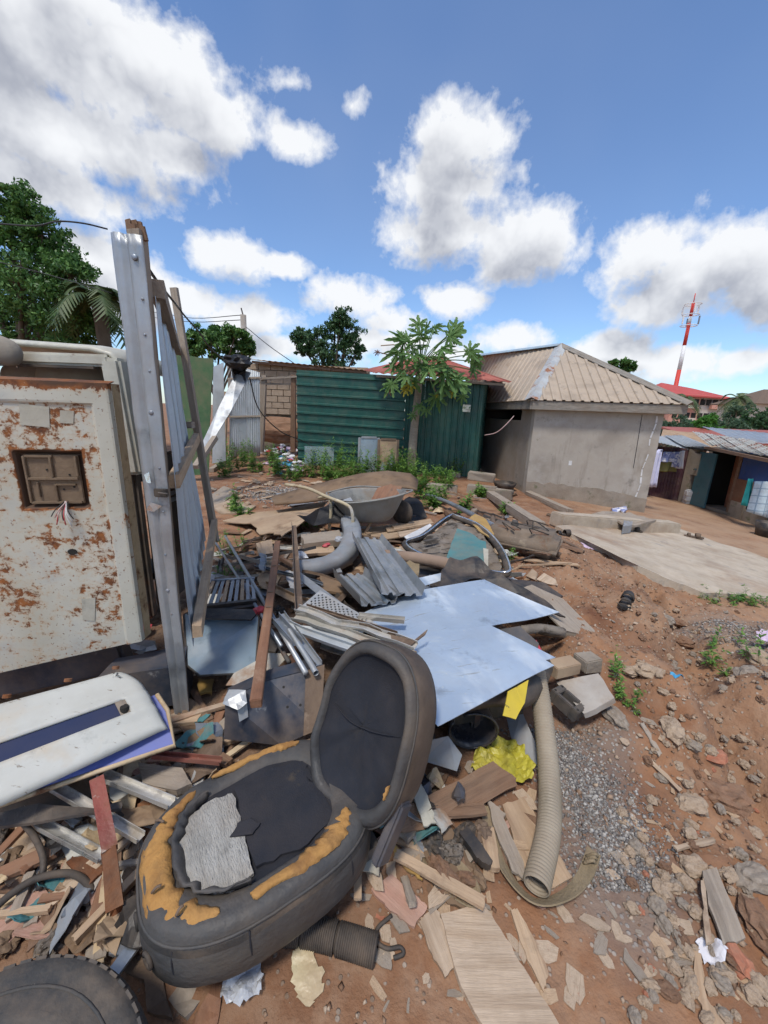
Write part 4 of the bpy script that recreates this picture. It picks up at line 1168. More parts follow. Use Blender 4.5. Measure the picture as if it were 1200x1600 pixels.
def shacks():
    q = lambda px, py: T(px, py)
    B0, B1, B2, B3, B4 = q(1008, 773), q(1063, 783), q(1098, 793), q(1140, 806), q(1235, 838)

    def up(p, z): return Vector((p.x, p.y, z))

    def vz(px, py, p): return Yp(px, py, p.y).z
    # left shack: plum wall, concrete pier, teal door
    R = root('plum_shack', B0, 'low shack with plum metal wall, teal door and washing hung outside', 'shack')
    et = vz(1060, 700, B1)
    corr('wall_sheet', up(B0, B0.z - .1), up(B1, B1.z - .1), up(B1, et), up(B0, et), 12, .02, 'plum_sheet', R, 'rib', 0, 2, facing=(-.3, -1, 0))
    d = (B2 - B1); d.z = 0; dn = d.normalized(); ln = d.length
    nrm = Vector((dn.y, -dn.x, 0))
    m_ = B1 + d * .17
    boxm('pier', ln * .34, .22, et - B1.z + .1, 'concrete_old', R, frame((m_.x, m_.y, (et + B1.z - .1) / 2), dn, (0, 0, 1)), bevel=.02)
    pk = B1 + d * .36 + nrm * .1; boxm('pink_board', ln * .42, .03, .62, 'seat_beige', R, frame((pk.x, pk.y, et - .42), dn, (0, 0, 1)))
    dc = B1 + d * .86 + nrm * .1
    dz = (B2.z + .02, et - .06)
    D = boxm('door', ln * .78, .05, dz[1] - dz[0], 'door_teal', R, frame((dc.x, dc.y, (dz[0] + dz[1]) / 2), dn + nrm * .15, (0, 0, 1)), bevel=.006)
    boxm('handle', .03, .08, .05, 'chrome', D, frame(dc + nrm * .06 - dn * ln * .33 + Vector((0, 0, 1.02)), dn, (0, 0, 1)))
    # dark room behind the opening
    e = B3 - B2; e.z = 0; en = e.normalized(); en2 = Vector((en.y, -en.x, 0))
    rh = et - B2.z - .02
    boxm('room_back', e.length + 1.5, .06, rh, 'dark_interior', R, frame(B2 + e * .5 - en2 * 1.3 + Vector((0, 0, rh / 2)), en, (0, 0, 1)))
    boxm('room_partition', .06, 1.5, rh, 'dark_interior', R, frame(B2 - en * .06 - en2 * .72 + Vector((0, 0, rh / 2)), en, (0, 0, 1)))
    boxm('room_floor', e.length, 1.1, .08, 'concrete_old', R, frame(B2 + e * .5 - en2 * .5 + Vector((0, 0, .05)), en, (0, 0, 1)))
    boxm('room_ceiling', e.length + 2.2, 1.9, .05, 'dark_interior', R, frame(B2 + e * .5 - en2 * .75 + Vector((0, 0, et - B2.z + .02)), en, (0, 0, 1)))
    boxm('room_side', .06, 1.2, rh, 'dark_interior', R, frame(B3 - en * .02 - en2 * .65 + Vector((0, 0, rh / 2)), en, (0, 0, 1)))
    boxm('brick_pier', .22, .2, 1.5, 'brick_red', R, frame(B2 + e * .28 - en2 * .55 + Vector((0, 0, .75)), en, (0, 0, 1)), jit=.015)
    boxm('door_post', .09, .09, et - B3.z, 'wood_brown', R, frame(B3 - en * .06 + Vector((0, 0, (et - B3.z) / 2)), en, (0, 0, 1)))
    # roofs
    r0 = Yp(1027, 692, B0.y - .5); r1 = Yp(1076, 702, B1.y - .7)
    corr('roof_sheet', r0, r1, r1 + Vector((.3, 1.3, .25)), r0 + Vector((.2, 1.3, .2)), 9, .018, 'zinc_white', R, 'sine', .02, 3, facing=(0, -.2, 1))
    r2 = Yp(1110, 698, B2.y - .6)
    corr('roof_sheet', r1 + Vector((-.1, .03, .06)), r2, r2 + Vector((.3, 1.4, .2)), r1 + Vector((.2, 1.4, .3)), 7, .018, 'zinc_white', R, 'sine', .02, 3, facing=(0, -.2, 1))
    g0, g1 = Yp(1030, 690, 13.6), Yp(1140, 702, 13.9)
    corr('rusty_roof', g0, g1, Yp(1162, 684, 18), Yp(1036, 671, 18), 4, .015, 'roof_rusty', R, 'rib', .05, 4, facing=(0, -.2, 1))
    # right shack
    Q = root('blue_shack', B3, 'blue walled shack with rust streaked zinc roof at the right edge', 'shack')
    f = B4 - B3; f.z = 0; fn = f.normalized(); fn2 = Vector((fn.y, -fn.x, 0))
    zt = vz(1150, 706, B3)
    hw = zt - B3.z; gz = (B3.z + B4.z) / 2

    def pan(name, s0, s1, z0, z1, m, o=0.0, **k):
        c = B3 + fn * (s0 + s1) / 2 + fn2 * o
        return boxm(name, s1 - s0, .06, z1 - z0, m, Q, frame((c.x, c.y, (z0 + z1) / 2), fn, (0, 0, 1)), **k)
    pan('wall_panel', 0, f.length, B3.z + .95, zt, 'wall_blue', 0)
    pan('brown_panel', 0, .62, B3.z + .42, B3.z + .98, 'ply_brown', .03)
    pan('blue_panel', .62, f.length, B3.z + .2, B3.z + .95, 'wall_blue', .0)
    pan('footing_block', 0, .5, B3.z - .3, B3.z + .42, 'concrete_old', .05, bevel=.02)
    pan('footing_block', .51, 1.2, B3.z - .4, B3.z + .30, 'concrete_old', .05, bevel=.02)
    pan('footing_block', 1.21, f.length, B3.z - .5, B3.z + .22, 'concrete_old', .05, bevel=.02)
    s0 = Yp(1108, 696, B2.y - .2); s1 = Yp(1240, 722, B4.y - .6)
    for i in range(4):
        a = s0.lerp(s1, i / 4); c = s0.lerp(s1, (i + 1) / 4)
        corr('roof_sheet', a + Vector((0, 0, .012 * (i % 2))), c + Vector((.06, 0, .012 * (i % 2))), c + Vector((1.3, 2.4, .28)), a + Vector((1.3, 2.4, .28)), 4, .02, 'roof_zinc_rust', Q, 'sine', .03, 3, facing=(0, -.2, 1))
    s2, s3 = Yp(1150, 688, 14.5), Yp(1250, 700, 14.5)
    corr('grey_roof', s2, s3, s3 + Vector((2, 3, .4)), s2 + Vector((1, 3, .4)), 9, .02, 'galv', Q, 'sine', .02, 3, facing=(0, -.2, 1))
    bar('eave_beam', s0 + Vector((0, .1, -.06)), s1 + Vector((0, .1, -.06)), .07, .07, 'wood_brown', Q)
    o = boxm('far_roof', 7, 4, .1, 'red_roof', None, Matrix.Translation(Yp(1165, 682, 22)) @ Matrix.Rotation(.15, 4, 'X')); tag(o, 'distant low red brown roof behind the shack roofs', 'roof')
    # washing
    hang = B0.lerp(B1, .5)

    def cloth(px0, px1, py0, py1, m, label, fold=.04, off=.35, name='hanging_cloth', low=None):
        y = hang.y - off; n, k_ = 14, 8; V, Fc = [], []; o_ = Yp(px0, py0, y)
        for j in range(k_ + 1):
            t = j / k_
            for i in range(n + 1):
                s = i / n; lowp = py1 if low is None else py1 + (low - py1) * s
                p = Yp(px0 + (px1 - px0) * s - 8 * t * (py1 - py0) / 40, py0 + (lowp - py0) * t, y) - o_
                p.y += fold * math.sin(s * 9 + t * 1.5) * (.4 + t); V.append(p)
        for j in range(k_):
            for i in range(n): a = j * (n + 1) + i; Fc.append((a, a + 1, a + n + 2, a + n + 1))
        ob = put(name, mesh_np(name, V, Fc, m, True), None, Matrix.Translation(o_)); md = ob.modifiers.new('thickness', 'SOLIDIFY'); md.thickness = .006
        return tag(ob, label, 'laundry')
    cloth(1024, 1036, 702, 761, 'cloth_lilac', 'long lilac white sheet hanging on the washing line at its left end')
    cloth(1037, 1055, 706, 722, 'cloth_blue', 'small patterned cloth on the washing line next to the lilac sheet')
    cloth(1035, 1060, 712, 737, 'cloth_olive', 'olive cloth hanging low behind the patterned washing', off=.25)
    cloth(1055, 1064, 706, 730, 'cloth_blue', 'blue and white shirt hanging on the washing line')
    cloth(1063, 1071, 704, 732, 'cloth_white', 'white cloth at the right end of the washing line')
    wire('washing_line', [Yp(1018, 700, hang.y - .35), Yp(1045, 706, hang.y - .35), Yp(1075, 703, hang.y - .35)], .008, 'thin washing line strung along the plum shack', 4)
    hang = B3 + fn * 1.1 + Vector((0, 0, 0))
    cloth(1169, 1178, 748, 790, 'cloth_teal', 'teal cloth hanging beside the checked sheet on the blue wall', off=.2)
    # checked sheet
    o = cloth(1179, 1226, 752, 800, 'cloth_check', 'pale blue checked sheet hanging on the blue shack wall', off=.3, low=815)
    # chair-like white box and dark bucket
    p = T(1076, 787); o = boxm('plastic_container', .3, .2, .42, 'litter_white', None, frame(p + Vector((0, 0, .2)), (1, -.2, 0), (.1, -.1, 1)), bevel=.03); tag(o, 'dirty white plastic container standing by the teal door', 'container')
    for zz in (-.1, .05): boxm('container_rib', .31, .21, .015, 'concrete', o, frame(p + Vector((0, 0, .2 + zz)), (1, -.2, 0), (.1, -.1, 1)))
    p = T(1195, 838); bm = bmesh.new(); bmesh.ops.create_cone(bm, cap_ends=False, segments=20, radius1=.16, radius2=.2, depth=.3)
    o = bm_obj('bucket', bm, 'black_plastic', None, Matrix.Translation(p + Vector((0, 0, .15))), True); md = o.modifiers.new('thickness', 'SOLIDIFY'); md.thickness = .01
    tag(o, 'small black bucket on the ground below the checked sheet', 'bucket')


m = mat('cloth_check', [(.55, .66, .72), (.62, .73, .78)], 4, .9, 0, .2, 20)
nt = m.node_tree; b = NB(nt); bsn = [n for n in nt.nodes if n.type == 'BSDF_PRINCIPLED'][0]; tcn = b.new('ShaderNodeTexCoord')
sp = b.new('ShaderNodeSeparateXYZ'); b.put(sp.inputs[0], tcn.outputs['Object'])
lx = b.math('LESS_THAN', b.math('FRACT', b.math('MULTIPLY', sp.outputs[0], 6.0)), .14); lz = b.math('LESS_THAN', b.math('FRACT', b.math('MULTIPLY', sp.outputs[2], 6.0)), .14)
old = bsn.inputs['Base Color'].links[0].from_socket
b.put(bsn.inputs['Base Color'], b.mix(b.math('MULTIPLY', b.math('MAXIMUM', lx, lz), .6), old, (.12, .22, .32, 1)))
shacks()

# ---------------------------------------------------------------- papaya tree


def papaya():
    base = T(642, 742); top = Yp(658, 560, base.y - .15)
    R = root('papaya_tree', base, 'slender papaya tree with lobed leaves in front of the green shed', 'tree')
    tube('trunk', [base - Vector((0, 0, .1)), base.lerp(top, .35) + Vector((-.02, 0, 0)), base.lerp(top, .7), top], .10, 'bark_papaya', R, 12, 6, [1.25 - .55 * i / 18 for i in range(19)])

    def leaf_mesh(mname, seed):
        r_ = random.Random(seed); dr = r_.uniform(.25, .75); V, Fc = [], []
        V.append(Vector((0, 0, 0))); ring = []
        for k in range(7):
            a = math.radians(-135 + 45 * k); ll = [.62, .85, .98, 1.0, .98, .85, .62][k]
            for da, rr in ((-20, .30), (-13, .52), (-15, .66), (-6, .70), (-7, .86), (0, 1.0), (7, .86), (6, .70), (15, .66), (13, .52)):
                aa = a + math.radians(da); rad = rr * ll * r_.uniform(.93, 1.05)
                z = .10 * (1 - abs(da) / 20) - dr * rad * rad + .05 * r_.uniform(-1, 1)
                ring.append(Vector((rad * math.cos(aa), rad * math.sin(aa), z)))
        i0 = len(V); V += ring; n = len(ring)
        mid = []
        for k in range(n): V.append(ring[k] * .3 + Vector((0, 0, .05)))
        for k in range(n - 1):
            Fc.append((0, i0 + n + k, i0 + n + k + 1)); Fc.append((i0 + n + k, i0 + k, i0 + k + 1, i0 + n + k + 1))
        return mesh_np('leaf', V, Fc, mname, False)
    kinds = [leaf_mesh('leaf_papaya', i * 7 + 1) for i in range(3)] + [leaf_mesh('leaf_papaya_yellow', 5), leaf_mesh('leaf_papaya_dry', 6)]
    # (px, py, radius px, kind, depth offset)
    spots = [(705, 520, 26, 0, -.4), (735, 548, 24, 1, -.2), (690, 545, 24, 2, -.6), (665, 520, 24, 0, -.3), (640, 535, 26, 1, -.5), (622, 550, 22, 2, -.2), (672, 575, 26, 0, -.8), (700, 575, 24, 1, -.7),
             (650, 555, 24, 2, -.7), (615, 572, 18, 0, -.2), (612, 598, 18, 1, -.3), (635, 588, 20, 0, -.5), (715, 590, 22, 2, -.5), (695, 605, 20, 1, -.7), (728, 605, 16, 0, -.3), (680, 512, 20, 2, .3), (655, 508, 18, 1, .3), (712, 512, 16, 0, .2),
             (745, 565, 16, 2, 0), (628, 530, 16, 0, .2), (688, 560, 24, 2, .4), (658, 540, 24, 0, .5), (640, 600, 12, 3, -.4), (633, 608, 9, 3, -.4), (708, 613, 9, 3, -.4), (684, 617, 8, 3, -.4), (608, 608, 9, 4, -.2),
             (655, 635, 12, 0, -.3), (666, 640, 11, 1, -.3), (645, 648, 10, 2, -.3), (674, 625, 12, 0, -.3), (590, 550, 8, 4, -.1)]
    spots += [(px + random.uniform(-14, 14), py + random.uniform(-6, 16), rp * .95, (kd + 1) % 3, dy + random.uniform(-.4, .4)) for (px, py, rp, kd, dy) in spots[:22]]
    hub = top - Vector((0, 0, .15))
    for i, (px, py, rp, kd, dy) in enumerate(spots):
        p = Yp(px, py, base.y - .2 + dy); s = rp * base.y / F * 1.0; d = p - hub
        lo = Vector((hub.x, hub.y, hub.z + random.uniform(-.25, .1)))
        if py > 622: lo = base.lerp(top, .6)
        att = p - Vector((d.x, d.y, 0)).normalized() * s * .05
        out = Vector((d.x, d.y, d.z - .3)).normalized(); nz = (Vector((0, -1.0, .8)) + out * .5 + Vector([random.uniform(-.5, .5) for _ in range(3)])).normalized(); s *= random.uniform(.75, 1.2)
        mw = frame(att, out, nz); L = put('leaf', kinds[kd], R, mw @ Matrix.Diagonal((s, s, s, 1)))
        tube('petiole', [lo, (lo + att) / 2 + Vector((0, 0, .07)), att], .012, 'leaf_papaya' if kd < 3 else 'leaf_papaya_dry', R, 5, 4)
    lo = hub; e_ = Yp(595, 540, base.y - .2); tube('dry_petiole', [lo, Yp(625, 541, base.y - .3), e_], .014, 'wood_pale', R, 5, 3)
    return base


papaya()

# ---------------------------------------------------------------- weeds


def weed_cloud(spots, n_leaf, size, name='weeds'):
    """spots: (world point, radius, height)"""
    C, U, V_ = [], [], []
    for p, r, h in spots:
        k = max(2, int(n_leaf * r)); ns = max(4, int(60 * r)); per = max(4, k // ns)
        for _ in range(ns):
            a, rr = random.uniform(0, 6.28), r * math.sqrt(random.random()); bx, by = p.x + rr * math.cos(a), p.y + rr * math.sin(a); bz = h1(bx, by)
            hh = h * random.uniform(.45, 1.15); lean = Vector((random.uniform(-.35, .35), random.uniform(-.35, .35), 1)) * hh
            C.append((Vector((bx, by, bz)) + lean * .5)); U.append(lean * .5); V_.append(Vector((.006, .003, 0)))
            for j in range(per):
                t = random.uniform(.15, 1.0); q = Vector((bx, by, bz)) + lean * t
                aa = random.uniform(0, 6.28); s = size * random.uniform(.5, 1.3) * (1.15 - .5 * t)
                u = Vector((math.cos(aa), math.sin(aa), random.uniform(-.5, .6))).normalized() * s
                w = Vector((-math.sin(aa), math.cos(aa), random.uniform(-.3, .3))) * s * .55
                C.append(q + u); U.append(u); V_.append(w)
    return np.array(C), np.array(U), np.array(V_)


sp = []
for px, py, rp, h in [(345, 730, 14, .55), (365, 735, 14, .5), (385, 728, 14, .55), (400, 738, 10, .35), (440, 742, 16, .45), (430, 728, 12, .45), (500, 744, 20, .5), (530, 740, 20, .6), (555, 745, 20, .55), (515, 752, 16, .4),
                      (540, 755, 14, .4), (580, 748, 15, .5), (610, 748, 16, .6), (640, 752, 14, .5), (625, 745, 14, .6), (660, 760, 16, .45), (685, 758, 16, .45), (700, 770, 14, .35), (660, 780, 14, .35), (712, 745, 10, .5), (640, 735, 12, .7), (690, 785, 10, .25),
                      (720, 800, 10, .25), (365, 800, 8, .3), (350, 745, 10, .3), (750, 775, 10, .2), (670, 795, 12, .3), (475, 745, 14, .3), (455, 750, 10, .25), (795, 805, 10, .15), (380, 812, 8, .2)]:
    p = T(px, py); sp.append((p, rp * p.y / F * 1.15, h * 1.35))
C, U, V_ = weed_cloud(sp, 2600, .055)
tag(quad_cloud('weeds', C, U, V_, 'weed'), 'low green weeds growing along the foot of the green shed and fence', 'weeds', kind='stuff')
for (px, py, r, h, n, sz, lab) in [(370, 868, .17, .28, 1500, .028, 'leafy weed growing between the planks beside the metal pipes'), (355, 905, .12, .16, 1200, .026, 'low weed under the slanting pipes by the gate'), (975, 1085, .07, .13, 1600, .018, 'small weed growing from the earth bank right of the marble piece'),
                                   (965, 1060, .06, .16, 1500, .02, 'tallest weed on the earth bank above the marble piece'), (990, 1110, .05, .08, 1500, .014, 'lowest weed on the earth bank beside the pale stone'), (1165, 1025, .22, .24, 1500, .025, 'bushy weed beside the gravel at the right edge'),
                                   (1150, 938, .20, .10, 1400, .026, 'strip of grass along the near edge of the concrete slab'), (1190, 945, .17, .14, 1400, .022, 'grass tuft at the slab edge by the right border'), (1110, 935, .18, .08, 900, .02, 'thin grass at the slab edge left of the long strip'), (955, 862, .12, .08, 900, .02, 'small grass tuft beside the left edge of the slab'),
                                   (902, 818, .15, .12, 900, .02, 'grass tuft by the long concrete kerb block'), (490, 825, .12, .2, 1300, .03, 'dark leafy weed under the torn cardboard sheet'), (790, 880, .1, .14, 1300, .02, 'small weed below the brown rusty tank'), (858, 1045, .06, .12, 1500, .016, 'small weed under the corner of the blue metal sheet')]:
    p = T(px, py); C, U, V_ = weed_cloud([(p, r, h)], n, sz); P = np.array(p)
    o = quad_cloud('weed', C - P, U, V_, 'weed', None, p); tag(o, lab, 'weed', 'weeds on the bare ground')

# ---------------------------------------------------------------- yard right: slab, kerb, timbers, shoes
pts = [(868, 822), (905, 838), (955, 862), (998, 884), (1050, 908), (1100, 926), (1210, 934), (1290, 925), (1200, 872), (1125, 848), (1052, 822), (960, 812)]
o = plate('concrete_slab', [T(px, py, .07) for px, py in pts], .22, 'concrete', cuts=2, rag=.03, ragn=4, bend=.02)
tag(o, 'broken pale concrete slab in front of the house', 'slab')
o = bar('kerb_block', T(868, 812, .12), T(1052, 826, .12), .28, .24, 'concrete', bevel=.02, jit=.015); tag(o, 'long low concrete kerb block lying between house and slab', 'kerb')
for i, (pts, m, lab) in enumerate([([(925, 800), (985, 800), (1005, 806), (1025, 815), (985, 820), (960, 812)], 'wood_grey', 'splintered grey plank pieces on top of the kerb block'), ([(955, 793), (978, 790), (980, 797), (958, 800)], 'cloth_blue', 'crumpled blue cloth dropped behind the kerb block'), ([(975, 806), (990, 806), (988, 820), (974, 822)], 'grey_plastic', 'small grey box on the kerb block')]):
    o = plate('scrap_piece', [T(px, py, .27 if i != 1 else .08) for px, py in pts], .03 if i < 2 else .12, m, bend=.05, cuts=2, bscale=5); tag(o, lab, 'scrap')
for (a, c, w, h, m, lab) in [((760, 768), (842, 822), .16, .12, 'wood_grey', 'heavy grey timber beam leading towards the house'), ((825, 770), (890, 800), .14, .10, 'wood_grey', 'timber kerb along the foot of the house wall'), ((735, 790), (810, 835), .10, .08, 'wood_brown', 'dark timber lying parallel to the heavy grey beam'),
                             ((790, 800), (862, 832), .07, .05, 'wood_grey', 'thin timber beside the heavy grey beam'), ((845, 842), (912, 862), .05, .03, 'wood_brown', 'narrow dark stick on the path near the slab'), ((700, 800), (760, 850), .12, .06, 'wood_brown', 'brown plank under the grey pipe')]:
    o = bar('timber_beam', T(*a, h / 2), T(*c, h / 2), w, h, m, jit=.012); tag(o, lab, 'timber')
for (px, py, dz, rz, lab) in [(752, 772, .09, .4, 'lower concrete block stacked by the shed corner'), (750, 763, .27, .35, 'upper concrete block stacked by the shed corner'), (776, 778, .09, .5, 'concrete block right of the stacked pair'), (690, 770, .08, .2, 'mossy concrete block in the weeds left of the stacked pair')]:
    p = T(px, py) + Vector((0, 0, dz)); o = boxm('concrete_block', .62, .26, .19, 'concrete_old', None, frame(p, (math.cos(rz), -math.sin(rz), 0), (0, 0, 1)), bevel=.015, jit=.02); tag(o, lab, 'block')
# basin by the porch
p = T(788, 764); bm = bmesh.new(); bmesh.ops.create_cone(bm, cap_ends=False, segments=24, radius1=.2, radius2=.28, depth=.16)
o = bm_obj('basin', bm, 'black_plastic', None, Matrix.Translation(p + Vector((0, 0, .08))), True); md = o.modifiers.new('thickness', 'SOLIDIFY'); md.thickness = .012; tag(o, 'black round basin on the ground by the house porch', 'basin')


def shoe(px, py, rz, m, label, dz=.0):
    p = T(px, py) + Vector((0, 0, dz)); R = root('shoe', p, label, 'shoe')
    c, s = math.cos(rz), math.sin(rz)
    out = lambda t, w: (t * .14, w * (.045 - .012 * math.cos(t * 2.2)))
    prof = [(t, 1) for t in np.linspace(-1, 1, 9)] + [(t, -1) for t in np.linspace(1, -1, 9)]
    pts = [p + Vector((c * x - s * y, s * x + c * y, .025)) for x, y in [out(t, w) if abs(t) < .99 else (t * .135, w * .02) for t, w in prof]]
    plate('sole', pts, .025, m, R)
    arc = [p + Vector((c * .05 - s * y, s * .05 + c * y, .025 + .055 * math.sqrt(max(0, 1 - (y / .045) ** 2)))) for y in np.linspace(-.045, .045, 7)]
    sweep('strap', arc, [(-.035, -.004), (.035, -.004), (.035, .004), (-.035, .004)], m, R)
    arc = [p + Vector((c * -.07 - s * y, s * -.07 + c * y, .025 + .045 * math.sqrt(max(0, 1 - (y / .04) ** 2)))) for y in np.linspace(-.04, .04, 7)]
    sweep('strap', arc, [(-.02, -.003), (.02, -.003), (.02, .003), (-.02, .003)], m, R)


shoe(880, 837, .2, 'shoe_black', 'black sandal on the dirt left of the slab')
shoe(987, 838, -.3, 'shoe_black', 'small black shoe on the middle of the slab', .08)
shoe(1082, 847, -.5, 'shoe_brown', 'brown sandal near the far edge of the slab', .08)
shoe(978, 943, .9, 'shoe_black', 'tiny dark shoe piece on the reddish path')

# ---------------------------------------------------------------- gate of zinc sheets on a timber post


def zinc_gate():
    y = 1.6
    R = root('zinc_gate', Yp(285, 1150, y), 'tall zinc sheet gate hung on a timber post at left', 'gate')
    lft = [(168, 360), (186, 500), (204, 640), (226, 800), (248, 960), (262, 1060), (273, 1150)]
    rgt = [(222, 368), (236, 500), (250, 640), (266, 800), (281, 960), (291, 1060), (299, 1148)]
    n, k = 42, 14; V, Fc = [], []; o = Yp(168, 360, y)

    def itp(tab, t):
        f_ = t * (len(tab) - 1); i = min(int(f_), len(tab) - 2); q = f_ - i
        return tab[i][0] * (1 - q) + tab[i + 1][0] * q, tab[i][1] * (1 - q) + tab[i + 1][1] * q
    for j in range(n + 1):
        t = j / n; a = itp(lft, t); c = itp(rgt, t)
        for i in range(k + 1):
            s = i / k; p = Yp(a[0] + (c[0] - a[0]) * s, a[1] + (c[1] - a[1]) * s, y)
            cr = .012 * (1 if .38 < s < .55 else 0) + .018 * max(0, (.2 - s) / .2)
            p.y += cr + .006 * mnoise.noise(Vector((s * 3, t * 7, 2))) + .004 * mnoise.noise(Vector((s * 7, t * 19, 5)))
            if j == n: p.z += .015 * mnoise.noise(Vector((s * 9, 0, 0)))
            V.append(p - o)
    for j in range(n):
        for i in range(k): q = j * (k + 1) + i; Fc.append((q, q + 1, q + k + 2, q + k + 1))
    sh = put('facing_sheet', mesh_np('facing_sheet', V, Fc, 'galv', True), R, Matrix.Translation(o)); md = sh.modifiers.new('thickness', 'SOLIDIFY'); md.thickness = .0015
    # timber post with splintered top
    a, c = Yp(214, 361, y + .045), Yp(289, 1156, y + .045)
    post = bar('post', a, c, .05, .05, 'wood_grey', R, up=(0, 1, 0), jit=.004)
    for q in range(6):
        f_ = Vector((random.uniform(-.03, .03), random.uniform(-.02, .02), 0)); bar('splinter', a + f_ - Vector((0, 0, .03)), a + f_ + Vector((random.uniform(-.01, .01), 0, random.uniform(.008, .035))), .018, .012, 'wood_brown', post, up=(0, 1, 0), jit=.003)
    for px, py, r in [(210, 402, .011), (236, 645, .010), (222, 467, .005), (226, 523, .005), (233, 580, .005), (249, 732, .005), (258, 867, .005), (262, 923, .009), (255, 800, .005), (268, 960, .005)]:
        bm = bmesh.new(); bmesh.ops.create_uvsphere(bm, u_segments=10, v_segments=6, radius=r)
        bm_obj('bolt', bm, 'galv_dark', sh, Matrix.Translation(Yp(px, py, y - .004)) @ Matrix.Diagonal((1, .5, 1, 1)), True)
    lt = boxm('latch', .055, .018, .035, 'black_plastic', R, frame(Yp(252, 770, y - .012), (1, 0, 0), (0, 0, 1)), bevel=.003)
    tube('latch_pin', [Yp(247, 770, y - .03), Yp(262, 772, y - .03)], .004, 'dark_iron', lt, 6)
    for pts in ([(224, 742), (232, 738), (236, 755), (229, 754)], [(228, 797), (236, 785), (252, 791), (240, 800)]):
        plate('torn_flap', [Yp(px, py, y - .012) for px, py in pts], .002, 'chrome', sh, normal=(0, -1, 0), bend=.01, cuts=1, bscale=20)
    # leaf of the gate running away from the post
    yf = 3.25
    t0, t1 = Yp(238, 462, y + .06), Yp(268, 540, yf); b0, b1 = Yp(302, 1010, y + .06), Yp(318, 838, yf)
    nsh = 4
    for i in range(nsh):
        f0, f1 = i / nsh, (i + 1) / nsh - .006
        off = Vector((.006 * (i % 2), 0, 0))
        corr('zinc_sheet', b0.lerp(b1, f0) + off, b0.lerp(b1, f1) + off, t0.lerp(t1, f1) + off, t0.lerp(t1, f0) + off, 2, .012, 'galv_leaf', R, 'rib', .015, 8, facing=(1, -.3, 0))
    rr = Vector((.03, -.01, 0))
    bar('top_rail', Yp(236, 452, y + .1) + rr, Yp(273, 548, yf + .05) + rr, .045, .065, 'wood_grey', R, jit=.004)
    bar('middle_rail', Yp(263, 752, y + .08) + rr, Yp(303, 682, yf + .05) + rr, .045, .06, 'wood_tan', R, jit=.004)
    bar('bottom_rail', Yp(300, 985, y + .05) + rr, Yp(331, 815, yf) + rr, .045, .065, 'wood_tan', R, jit=.004)
    a = T(348, 885); bar('leaning_pole', Yp(272, 450, yf + .1), Yp(337, 845, yf - .02), .05, .04, 'wood_grey', R, up=(0, 1, 0), jit=.005)
    bar('end_stub', Yp(291, 664, yf - .05), Yp(302, 664, yf - .05), .06, .05, 'wood_grey', R)
    wb = [Yp(-40, 350, 1.5), Yp(0, 350, 1.5), Yp(55, 353, 1.5), Yp(90, 346, 1.52), Yp(130, 349, 1.55), Yp(168, 358, 1.6)]
    wire('fence_wire', wb, .0028, 'black wire stretched from the gate post towards the left tree', 6)
    wire('fence_wire', [Yp(232, 420, 1.7), Yp(250, 445, 2.0), Yp(272, 472, 2.6), Yp(290, 495, 3.3), Yp(312, 520, 3.8), Yp(330, 545, 4.6), Yp(360, 570, 6.5)], .007, 'twisted black wire running from the gate post to the plastic bundle', 6)
    wire('fence_wire', [Yp(-20, 405, 3), Yp(60, 425, 3), Yp(175, 458, 3)], .003, 'thin wire crossing in front of the large tree', 4)


zinc_gate()

# ---------------------------------------------------------------- rusty white door panel


